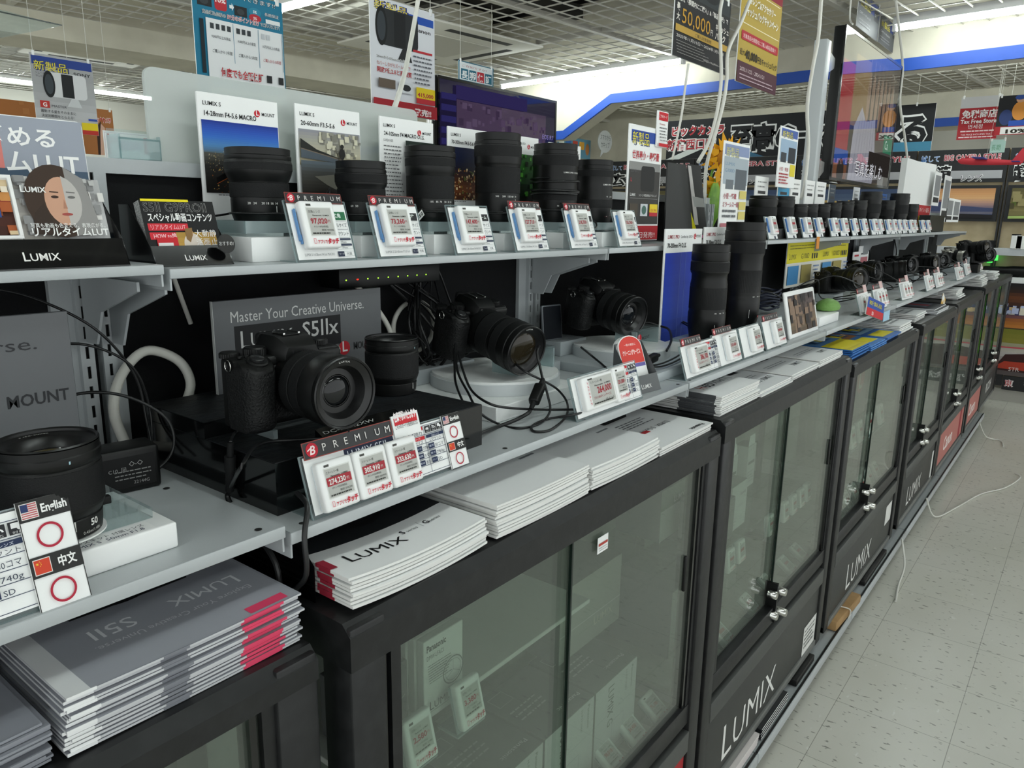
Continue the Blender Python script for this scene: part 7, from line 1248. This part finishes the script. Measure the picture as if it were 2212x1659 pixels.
# ================================================================== far camera shelf
def signY(p, w, h):
    p.rect(0, 0, w, h, '#eceae0'); p.rect(0, h*.96, w, h, '#2c70c0'); p.rect(0, h*.52, w, h*.96, '#e8dc30')
    for k in range(2): lumix(p, w*(.03+.5*k), h*.60, h*.13, '#4a4628', b=.0); p.text(w*(.2+.5*k), h*.60, h*.16, 'G100D', '#4a4628', w=w*.12); [p.rect(w*(.36+.5*k+.035*j), h*.58, w*(.38+.5*k+.035*j), h*.70, '#2c2c2c') for j in range(3)]; p.greek(w*(.03+.5*k), h*.8, w*(.42+.5*k), h*.92, 2, '#8a8430', .3); [p.rect(w*(.02+.5*k+.19*j), h*.06, w*(.17+.5*k+.19*j), h*.46, c) for j, c in enumerate(('#4a90c8', '#a89a5a'))]; p.greek(w*(.40+.5*k), h*.1, w*(.48+.5*k), h*.45, 4, '#6a8ac0', .4)
stand_card('yellow and white double sign on the far camera shelf', 1703, 1833, 521, ZM, .90, signY, pb=622)
stand_card('white card with a pink picture standing behind the far cameras', 1857, 1878, 532, ZM, .93, lambda p, w, h: (p.rect(w*.1, h*.1, w*.9, h*.5, '#c07078'), p.rect(w*.1, h*.62, w*.9, h*.68, '#3a3a3c')), pb=580)
stand_card('white card with pale red print standing left of the pink picture card', 1844, 1860, 545, ZM, .90, lambda p, w, h: (p.rect(w*.1, h*.1, w*.9, h*.4, '#c08a84'), p.rect(w*.15, h*.75, w*.7, h*.85, '#c0303a')), pb=585)
SILV = mat('#b9b7ae', .35, .6, .5, name='silver_body')
cams = [o for o in D.objects if o.name.startswith('mirrorless_camera')]
FC = [(1800, 640, .80, -.5, 1, 'first black camera from the left on the far camera shelf, lens to the right'), (1850, 605, .86, -.2, 2, 'second black camera from the left on the far camera shelf'), (1893, 600, .80, .2, 1, 'third black camera on the far camera shelf, tipped forward'), (1935, 580, .84, -.4, 2, 'fourth black camera on the far camera shelf'), (1975, 572, .80, -.3, 1, 'fifth black camera on the far camera shelf, long lens'), (2010, 560, .78, -.5, 2, 'sixth black camera on the far camera shelf'), (2093, 532, .675, -.4, 1, 'large black camera with a gold ring at the far end of the camera shelf'), (2112, 548, .625, -.6, 2, 'last black camera at the end of the camera shelf')]
for px, py, y, rz, k, lb in FC:
    q = hy(px, py, y); zz = max(ZM+.035, q.z-.06); o = dup(cams[k], (q.x, y, zz), (-.12, 0, rz), lb, 'cameras on the far shelf')
    MB().rbox((-.06, -.02, 0), (.06, .05, zz-ZM-.004), .002, [BLK, GPL, mat('#7a9a4a', .5)][0 if k == 2 else 1], 1).build('display_block', loc=(q.x, y, ZM+.0002), label='block under the '+lb.split(' from the left')[0].split(' on the far')[0].split(' with')[0].split(' at the')[0]+' of the far shelf', cat='pedestal', group='far camera pedestals')
q = hy(2058, 545, .75); camera('mirrorless_camera', 'silver and black camera with a silver lens near the far end of the camera shelf', (q.x, .75, ZM+.055), -.35, [('b', mk_((31, 0), (33, 1), (33, 60), (35, 62), (35, 72), (34, 76))), ('k', 'zoom_ring', .034, .012, .040)], .034, .076, mat_body=SILV, glass_kw=dict(coat='#1a1c1e'), logo='O', group='cameras on the far shelf')
SILV2 = SILV
for ch in [o for o in D.objects if o.name.startswith('barrel') and o.parent and o.parent.parent and o.parent.parent.name.startswith('mirrorless') and o.parent.parent.get('label', '').startswith('silver')]: ch.data.materials[0] = SILV
MB().rbox((-.07, -.05, 0), (.07, .06, .053), .002, GPL, 1).build('display_block', loc=(q.x, .75, ZM+.0002), label='grey block under the silver camera', cat='pedestal')
MB().rbox((0, 0, 0), (.20, .10, .028), .003, WHT, 2).build('display_block', loc=(xat(1775, 690, .62), .625, ZM+.0002), label='white base block right of the white tablet', cat='pedestal')
b = MB(); c = Vector((xat(1790, 680, .66), .66, ZM+.031)); b.hull([[(c.x+a*cos(t), .665+.6*a*sin(t), c.z+z) for t in [2*PI*k/14 for k in range(14)]] for a, z in ((.055, 0), (.06, .01), (.05, .022), (.03, .03), (.012, .034))], mat('#6f9a4c', .6, bump=(200, .5))); b.build('moss_mat', label='pale green moss mound under the first far camera', cat='moss', ang=60)
R = random.Random(4); proto = None
for i, (a, py, dy) in enumerate(((1858, 690, 0), (1893, 668, .0), (1950, 640, 0), (2003, 622, 0), (2024, 612, 0), (2068, 598, 0), (2098, 575, .02), (2122, 570, .02))):
    x = xat(a, py, .60); lb = f'{NTH[i]} price stand from the left along the far camera shelf edge'
    if proto is None:
        r, f = stand('price_stand', lb, (x, .60, ZM+.0002), .15, .075, .3, group='price stands of the far camera shelf'); f.name = 'card_holder'; MB().box((.003, .003, .0003), (.147, .073, .0008), PAP).build('price_card', f)
        for k in range(3): esl(f, .010+.042*k, .010, .003, .040, .056, '88,000', detail=False)
        premium(f, .004, .073, .001, .09, .016); MB().box((.095, .073, .001), (.135, .098, .0025), pr('#d8b8b6')).build('stock_card', f); proto = r
    else: dup(proto, (x, .60+dy, ZM+.0002), (0, 0, -.03*(i % 3)), lb)
r = stand_card('blue and red new product card hanging tilted at the far camera shelf edge', 1875, 1912, 640, 0, .578, lambda p, w, h: (p.rect(0, 0, w, h, '#2c50a8'), p.otext(w*.08, h*.62, h*.26, '新製品', '#e8dc3a', '#2c3a70', .05, w=w*.8), p.rect(0, 0, w, h*.42, '#c8242e'), p.text(w*.3, h*.08, h*.28, '1/26', '#f8f0f0', b=.03)), pb=677); r.rotation_euler = (R90, .18, 0)
MB().rbox((0, 0, 0), (.09, .003, .035), .001, mat('#a8d0ea', .4), 1).build('plastic_clip', loc=(xat(1908, 678, .58), .577, ZM-.04), label='pale blue plastic clip hanging below the far camera shelf edge', cat='clip')
for i, (a, py) in enumerate(((2036, 625), (2062, 648))): MB().rbox((0, 0, 0), (.10, .003, .06), .001, mat('#e0b040', .5, mix=('#f0f0ee', 14, .45, .5)), 1).build('hang_tag', loc=(xat(a, py, .575), .572, (ZM-.075, ZM-.09)[i]), rot=(0, .4+.3*i, 0), label=['yellow and white paper tag hanging at the far camera shelf edge', 'yellow and white paper tag dangling lower, over the fifth cabinet'][i], cat='tag')
for i in range(16):
    x = 2.3+.2*i+R.random()*.1; cable([(x, .9, ZM+.01), (x+.05, .84-.1*R.random(), ZM+.05+.08*R.random()), (x+.12, .75, ZM+.10*R.random()+.02), (x+.2, .66, ZM+.06*R.random()+.012), (x+.26, .70+.1*R.random(), ZM+.02)], .0022, CBK, 'thin black camera cord among the far cameras', group='black cords of the far cameras', n=6, k=5)
for i, (x, y) in enumerate(((2.35, .90), (2.9, .92), (3.5, .92), (4.1, .92), (4.7, .92))): cable([(x, .95, 1.33), (x+.06, .94, 1.27), (x+.03, .92, 1.19), (x+.12, .90, ZM+.02)], .003, CBK, 'black cord hanging behind the far cameras', group='black cords behind the far cameras', n=6, k=5)
b = MB(); c = (xat(1655, 650, .86), .86, ZM+.002); 
for k in range(6): b.tube([(c[0]+(.05+.004*k)*cos(t), c[1]+(.04)*sin(t), c[2]+.02+.011*k+.004*sin(3*t+k)) for t in [2*PI*j/12 for j in range(12)]], .0035, mat('#1a2036', .5), 6, True, 3)
b.build('cable_coil', label='dark blue coil of cable behind the white tablet', cat='cable', ang=60)
# white board with red price cards at the far end of the lens shelf
r = thing('display_board', 'tall white board with red price cards at the far end of the lens shelf', 'board', (xat(1947, 440, .93), .93, ZU+.0004), face()); w = xat(2012, 440, .93)-xat(1947, 440, .93); MB().prism([(0, 0), (w, 0), (w, hy(2012, 352, .93).z-ZU), (w*.35, hy(1952, 338, .93).z-ZU), (w*.02, hy(1952, 338, .93).z-ZU)], -.03, 0, PAP).build('board', r); p = MB(z=.0006, dz=2e-4); p.rect(w*.55, .0, w*.98, .16, '#b8242c'); p.text(w*.76, .03, .09, '10%', '#ecd83a', al='c', w=w*.36, b=.04); p.text(w*.76, .12, .03, 'ポイント還元', '#f4e8e6', al='c', w=w*.34); p.build('board_print', r)
MB().rbox((0, 0, 0), (.5, .06, .10), .002, BLK, 1).build('display_block', loc=(5.15, .85, ZU+.0003), label='black box at the far end of the lens shelf', cat='box')
for i, (a, pt, pb_) in enumerate(((2022, 370, 445), (2043, 378, 480), (2048, 427, 480), (2062, 430, 480))): stand_card(f'{NTH[i]} thin upright card from the left at the far end of the lens shelf', a, a+14, pt, 0, .90, lambda p, w, h: (p.rect(w*.1, h*.3, w*.9, h*.9, '#8a8c8e'), p.rect(w*.1, h*.1, w*.9, h*.25, '#2c2c2e')), pb=pb_, group='thin cards at the far end', name='picture_card', cat='display card')
# ================================================================== far wall of display bays and signs over the aisle
XW = 7.45
def xf(px, py): return hx(px, py, XW)
BLKP = mat('#1b1c1f', .6, name='black_panel'); WOOD = mat('#b8a888', .6, mix=('#a89878', 6, .4, .6), name='pale_wood')
def bay(label, ya, yb, title, tcol, pict, style=True, sub='レンズ'):
    """ya>yb: left and right edge of a bay facing the camera"""
    w = ya-yb; r = thing('display_bay', label, 'display bay', (XW, ya, 0), (0, 0, -R90), 'display bays of the far wall')
    MB().box((0, 0, .10), (w, .10, 2.0), WOOD).build('back_panel', r); MB().box((0, -.30, 0), (w, 0, .10), mat('#b4b2aa', .6)).build('base', r)
    MB().box((0, -.02, 1.735), (w, .0, 2.0), BLKP).build('header', r); p = MB(z=.0006, dz=4e-4)
    if style: p.otext(w*.04, .175, .055, '試して', '#2c70c0', '#dfe8f4', .05, w=.14); p.otext(.20, .18, .062, 'BIG CAMERA STYLE', '#b04450', '#f0e4e6', .05, w=w-.25, b=.02)
    p.rect(w*.40, .03, w*.96, .095, '#a8a8ac'); p.otext(.03, .025, .13, title, tcol, '#f0f0f0', .06, w=w*.38, b=.03); p.otext(w*.52, .01, .06, sub, '#2a2a2c', '#f0f0f0', .05, w=.16); p.build('header_print', r, loc=(0, -.02, 1.735), rot=face())
    MB().box((.02, -.05, 1.42), (w-.02, -.001, 1.71), BLKP).build('picture_frame', r); p = MB(dz=4e-4); pict(p, w-.10, .24); p.build('picture', r, loc=(.05, -.0506, 1.445), rot=face())
    for s_ in (0, w-.012): MB().box((s_, -.022, .1), (s_+.012, -.0005, 1.735), mat('#2a2b2d', .4)).build('slotted_post', r)
    for z in (1.21, .99): MB().rbox((.01, -.34, z-.02), (w-.01, -.001, z), .002, GRY if z > 1.1 else WHT, 1).build('shelf', r); MB().rbox((.01, -.346, z-.05), (w-.01, -.341, z+.005), .001, mat('#c4c8cc', .35) if z > 1.1 else mat('#f4f6f6', .3), 1).build('price_rail', r)
    return r, w
def fuji(p, w, h): grad(p, 0, 0, w, h, ['#b8845a', '#d09a68', '#d8a878', '#b08a80', '#6a6478', '#5c6074', '#2c2c34'], 14); p.poly([(0, h*.30), (w*.15, h*.42), (w*.30, h*.62), (w*.38, h*.60), (w*.55, h*.42), (w, h*.34), (w, h*.1), (0, h*.1)], '#40486a'); p.poly([(w*.24, h*.54), (w*.30, h*.62), (w*.38, h*.60), (w*.46, h*.52), (w*.36, h*.56)], '#8a5a5c'); p.rect(0, h*.14, w, h*.22, '#6a6878'); p.poly([(0, 0), (w, 0), (w, h*.12), (w*.5, h*.15), (0, h*.12)], '#1c1a1e')
def olive(p, w, h): grad(p, 0, 0, w, h, ['#5a5436', '#7a7048', '#8a8054', '#6c6640'], 8); dots(p, 0, 0, w, h, 40, ['#4a462c', '#9a9064', '#6a7a3c'], .02, 3); p.poly([(0, 0), (w, h*.1), (w, h*.16), (0, h*.08)], '#a8c070')
def city2(p, w, h): grad(p, 0, 0, w, h, ['#3a4a6a', '#5a6a84', '#4a4a50'], 6); dots(p, 0, 0, w, h*.6, 60, ['#2a2a30', '#8a8a8c', '#c0a060'], .02, 5)
bay('far display bay for telephoto lenses with a sunset mountain picture', xf(1985, 335).y, xf(2184, 310).y, '望遠', '#1c1c1e', fuji)
bay('far display bay with an olive brown picture at the right edge of the photo', xf(2184, 310).y-.012, -.15, '超望遠', '#1c1c1e', olive, sub='')
bay('far display bay with a dark town picture behind the large screen', xf(1985, 335).y+1.02, xf(1985, 335).y+.012, 'ズーム', '#1c1c1e', city2)
bay('far display bay seen between the sunflowers and the grey pole', xf(1985, 335).y+2.05, xf(1985, 335).y+1.03, 'マクロ', '#1c1c1e', city2)
bay('leftmost far display bay, partly behind the black boards', xf(1985, 335).y+3.08, xf(1985, 335).y+2.06, '広角', '#1c1c1e', olive)
for i, (px, py, r_, h, z) in enumerate(((2146, 497, .033, .06, 1.2105), (2198, 495, .032, .115, 1.2105))):
    q = hx(px, py, 7.25); tall_lens('camera_lens', ['low black lens on the far bay shelf below the sunset picture', 'taller black lens on the far bay shelf at the right edge of the photo'][i], (7.25, q.y, z), [(r_*.85, 0), (r_*.95, .003), (r_*.95, h*.6), (r_, h*.65), (r_, h)], [('zoom_ring', r_*.99, h*.2, h*.5)], [], group='lenses on the far bays')
q = hx(2190, 568, 7.2); r = thing('camera_lens', 'long black telephoto lens lying on the lower far bay shelf', 'camera lens', (7.2, q.y, 1.035), (0, 0, 0)); M_ = Matrix.Rotation(R90, 4, 'X'); lens(r, [('b', [(.03, -.2), (.035, -.19), (.036, -.05), (.043, .0), (.043, .15), (.045, .17), (.045, .25)])], M=M_); MB().rbox((-.03, -.05, -.043), (.03, .0, -.034), .002, BLK, 1).build('tripod_foot', r)
q = hx(2085, 497, 7.0)
for i, (px, py) in enumerate(((2195, 523), (2207, 524))): c = hx(px, py, 7.09); MB().rbox((-.004, -.035, -.05), (0, .035, .05), .001, WHT, 1).build('price_tag', loc=(7.095, c.y, c.z), label=['white price tag on the grey rail of the right far bay, left one', 'white price tag on the grey rail of the right far bay, right one'][i], cat='price tag')
r = thing('signal_light', 'bright green lit sticker shapes beside the far camera shelf end', 'light', hx(2150, 556, 7.41)); [MB().rbox((-.005, -.02+.035*k, -.025-.02*k), (.002, .02+.035*k, .03-.02*k), .008, emat('#3cf04c', 1.2), 2).build('glow_patch', r) for k in range(2)]
# picture panels low on the far wall, seen through and beside the cabinets
def lowp(label, ya, yb, z0, z1, fn): 
    w = ya-yb; r = thing('wall_picture', label, 'picture panel', (XW-.355, ya, z0), (R90, 0, -R90), 'picture panels of the far wall'); MB().box((0, 0, -.012), (w, z1-z0, 0), BLKP).build('board', r); p = MB(z=.0005, dz=4e-4); fn(p, w, z1-z0); p.build('panel_print', r)
def night(p, w, h): grad(p, 0, 0, w, h, ['#15161c', '#2a1c18', '#6a3c20', '#3a241c', '#2c3a6a', '#a8642c', '#c8803a'], 14); dots(p, 0, h*.3, w, h*.55, 60, ['#e8c890', '#c0c8e8', '#e8e0d0', '#2c3a6a'], .015, 6)
def owls(p, w, h):
    grad(p, 0, 0, w, h, ['#8a8a80', '#5a7a34', '#4a7a2a', '#3a5a24'], 8)
    for x, y, s_ in ((.30, .42, .16), (.52, .44, .14), (.74, .42, .13), (.72, .82, .08)): p.ell(w*x, h*y, w*s_*.6, '#9a7a58', h*s_*1.3); p.ell(w*x, h*(y-.05), w*s_*.35, '#cfc8bc', h*s_*.9); p.ell(w*x, h*(y+s_*.9), w*s_*.42, '#8a7458', h*s_*.5); [p.ell(w*(x+d*s_*.18), h*(y+s_*.95), w*s_*.08, '#d8cfa0') for d in (-1, 1)]
def green(p, w, h): grad(p, 0, 0, w, h, ['#4a5a40', '#4a8a30', '#5a9a34', '#3a6a24'], 8); dots(p, 0, 0, w, h, 30, ['#6aa83c', '#2c5a20'], .03, 2)
def race(p, w, h): grad(p, 0, 0, w, h, ['#7a7a28', '#8a8434', '#c8c4c0', '#8a7a78', '#4a4444'], 10); p.poly([(0, h*.1), (w*.1, h*.45), (w*.5, h*.55), (w, h*.5), (w, h*.05)], '#3a1c1c'); p.poly([(0, h*.14), (w*.1, h*.3), (w*.6, h*.32), (w*.6, h*.12)], '#b8402c'); p.text(w*.15, h*.1, h*.12, 'STR', '#e0d8d4'); p.line([(0, h*.6), (w, h*.64)], h*.03, '#c8505c')
YF = lambda px, py: hx(px, py, XW-.355).y
lowp('low far wall picture of a night street with lights', YF(2168, 640), -.15, .60, .95, night); lowp('low far wall picture of a dark racing car', YF(2168, 640), -.15, .22, .59, race)
lowp('low far wall picture of brown and white owls behind the sixth cabinet', YF(2005, 700), YF(2100, 690), .30, .95, owls); lowp('low far wall picture of green leaves behind the last cabinets', YF(2100, 690)-.01, YF(2168, 640)+.01, .30, .95, green)
lowp('low black far wall strip with white lettering, left part', YF(1850, 780), YF(2165, 820), .13, .285, lambda p, w, h: p.otext(w*.06, h*.3, h*.45, '写真を展示しております', '#1c1c1e', '#e4e4e2', .06, w=w*.88, b=.02)); lowp('low black far wall strip with white lettering, right part', YF(2166, 820), -.15, .10, .215, lambda p, w, h: (p.otext(w*.02, h*.3, h*.5, '東', '#b8303a', '#f0e8e8', .06), p.otext(w*.22, h*.3, h*.5, '当店はただいま', '#1c1c1e', '#e4e4e2', .06, w=w*.7)))
# signs hanging over the aisle
def banner(p, w, h):
    p.rect(0, 0, w, h, '#1a1b1e'); p.otext(w*.02, h*.62, h*.26, 'ビックカメラ', '#a83038', '#e8e2e0', .07, w=w*.235, b=.04); p.otext(w*.0, h*.26, h*.30, '新宿西口店', '#a83038', '#e8e2e0', .07, w=w*.22, b=.02)
    p.otext(w*.275, h*.22, h*.66, '至高の一枚', '#1a1b1e', '#e8e8e6', .06, w=w*.46, b=.04); p.otext(w*.75, h*.22, h*.6, 'を撮', '#1a1b1e', '#e8e8e6', .06, w=w*.12, b=.04); p.otext(w*.985, h*.18, h*.72, 'る', '#1a1b1e', '#e8e8e6', .06, al='r', w=w*.11, b=.04)
    p.poly([(0, 0), (w*.06, 0), (w*.16, h*.24), (w*.1, h*.24)], '#c8ccc8'); p.poly([(w*.72, 0), (w, 0), (w, h*.2), (w*.84, h*.2)], '#4a8aa8'); p.poly([(w*.3, 0), (w*.42, 0), (w*.34, h*.18)], '#3a6a88')
poster('long black banner with big white outlined brush lettering above the far aisle', (1443, 262), (2024, 219), 345, 6.3, banner, axis='X', name='hanging_banner', cat='banner', t=.01)
def tax(p, w, h): p.rect(0, 0, w, h, '#a82830'); p.rect(0, h*.74, w, h, '#c9c9cb'); p.text(w*.06, h*.52, h*.20, '免税商店', '#f2eeee', w=w*.88, b=.03); p.text(w*.05, h*.38, h*.13, 'Tax Free Store', '#f2eeee', w=w*.9, b=.03); p.text(w*.26, h*.26, h*.11, '면세점', '#f2eeee', w=w*.36); p.greek(w*.08, h*.17, w*.95, h*.22, 1, '#e8d0d0', .6); p.text(w*.1, h*.095, h*.055, 'THE PRICE INCLUDES TAX.', '#f0e4e4', w=w*.76); p.greek(w*.05, h*.03, w*.95, h*.075, 1, '#e8d0d0', .6)
poster('red and grey tax free store sign hanging at the right', (2078, 211), (2166, 203), 302, 6.5, tax, axis='X', cat='sign', name='hanging_sign')
def tax2(p, w, h): p.rect(0, 0, w, h, '#1e1f22'); p.rect(0, 0, w, h*.22, '#a82830'); p.ell(w*.62, h*.60, w*.22, '#d08a3c', h*.24); p.ell(w*.25, h*.45, w*.18, '#2a3a6a', h*.2); p.poly(circ(w*.6, h*.88, w*.12, h*.07), '#c89a7a'); p.poly(circ(w*.58, h*.94, w*.14, h*.06), '#2c4a90'); p.rect(w*.35, h*.22, w*.8, h*.36, '#2a50a8'); p.rect(w*.15, h*.02, w*.9, h*.2, '#e8e6e2'); p.text(w*.3, h*.04, h*.14, '10%', '#2a2418', w=w*.6, b=.04)
poster('black sign with a drawn tourist in an orange top, upper right edge', (2160, 208), (2240, 200), 292, 6.35, tax2, axis='X', cat='sign', name='hanging_sign')
poster('white and blue paper hanging behind the red toy glider', (2141, 302), (2172, 312), 330, 6.9, lambda p, w, h: (p.rect(0, 0, w, h, '#bfe0d8'), p.text(w*.1, h*.2, h*.5, '長期', '#5aa07a', w=w*.6)), axis='X', cat='sign', name='hanging_sign')
poster('blue notice board with round figures far behind the sixth near lens', (1204, 292), (1276, 304), 336, 5.2, lambda p, w, h: (p.rect(0, 0, w, h, '#5a8aa0'), [p.rect(w*(.05+.2*k), h*.45, w*(.2+.2*k), h*.85, c) for k, c in enumerate(('#dfe4d8', '#3a6ab0', '#b84a3a', '#d09a3a'))], p.ell(w*.9, h*.5, w*.06, '#b0743c', h*.3)), strings=False)
b = MB(); b.prism(circ(0, 0, .16, .13, 28), 0, .01, mat('#b9bcbb', .5)); o = b.build('speech_bubble_sign', loc=hy(1306, 306, 5.0), rot=face(), label='round grey speech bubble sign far behind, right of the blue notice', cat='sign'); p = MB(z=.011, dz=2e-4); p.text(0, .02, .07, 'スマホから', '#4a4c50', al='c', w=.24); p.text(0, -.07, .08, 'カキップ', '#4a4c50', al='c', w=.2); p.poly([(-.09, -.1), (-.02, -.12), (-.11, -.19)], '#b9bcbb'); p.build('sign_print', o)
# toy glider
c = hx(2140, 350, 6.0); r = thing('toy_glider', 'red and blue foam toy glider hanging before the far display bays', 'toy plane', c, (0, .06, -R90)); b = MB(); S_ = [[(x, rr*cos(t), rr*1.1*sin(t)) for t in [2*PI*k/10 for k in range(10)]] for x, rr in ((-.19, .006), (-.17, .018), (-.10, .022), (.0, .019), (.12, .014), (.17, .010))]; b.hull(S_, mat('#c8303c', .6)); b.build('fuselage', r)
b = MB(); b.box((-.09, -.20, .014), (-.02, .20, .018), mat('#2c3f9c', .6)); b.build('wing', r); MB().box((.12, -.07, .004), (.165, .07, .008), mat('#2c3f9c', .6)).build('tailplane', r); MB().prism([(.11, 0), (.16, .09), (.19, .09), (.18, 0)], -.002, .002, mat('#c8303c', .6)).build('tail_fin', r, rot=(R90, 0, 0)); s_ = MB(); s_.tube([(-.03, 0, .018), (-.03, 0, 2.66-c.z)], .0008, CWH, 5, sm=False); s_.build('hanging_thread', r)
# cords trailing on the floor, white items by the far casters
cable([(3.9, .50, .12), (3.95, .46, .02), (4.2, .40, .006), (4.5, .33, .006), (4.7, .24, .006), (4.95, .19, .006), (5.02, .22, .006)], .004, CWH, 'white cord trailing across the floor tiles beside the far cabinets')
cable([(3.3, .49, .12), (3.25, .46, .03), (3.1, .45, .006), (2.95, .43, .006)], .004, CWH, 'white cord hanging from the base tray under the fifth cabinet')
cable([(5.6, .48, .14), (5.7, .44, .03), (5.75, .36, .006), (5.6, .33, .006)], .004, CWH, 'white cord loop on the floor near the last cabinet')
# hanging clear sheet at the top left corner and the air conditioning panels of the ceiling
a = hy(0, 62, 3.2); r = thing('clear_sheet', 'clear plastic sheet corner hanging at the top left edge of the photo', 'sheet', (a.x-.25, 3.2, a.z-.05), face()); MB().prism([(0, 0), (.25, .02), (.46, .10), (.25, .115), (0, .115)], -.003, 0, ACR).build('sheet', r); MB().prism([(0, .112), (.46, .099), (.46, .103), (0, .117)], -.0035, .0005, EDGE).build('sheet_edge', r)
def ac(label, u, v, s_):
    q = cu(u, v, 2.66); r = thing('ceiling_unit', label, 'air conditioner', q, CROT, 'ceiling air units'); MB().rbox((0, 0, -.02), (s_, s_, .0), .01, mat('#e0ddd2', .5), 2).build('panel', r); MB().rbox((s_*.25, s_*.25, -.026), (s_*.75, s_*.75, -.021), .004, mat('#d2cfc4', .5), 1).build('grille', r)
    for k, (x0, y0, x1, y1) in enumerate(((.22, .08, .78, .14), (.22, .86, .78, .92), (.08, .22, .14, .78), (.86, .22, .92, .78))): MB().box((x0*s_, y0*s_, -.0215), (x1*s_, y1*s_, -.0203), mat('#3a3a38', .6)).build('air_slot', r)
ac('square ceiling air conditioning panel above the blue guarantee poster', 3.42, 4.05, 1.1); ac('square ceiling air conditioning panel at the upper left, behind the grey new lens poster', 1.9, 6.55, .9)
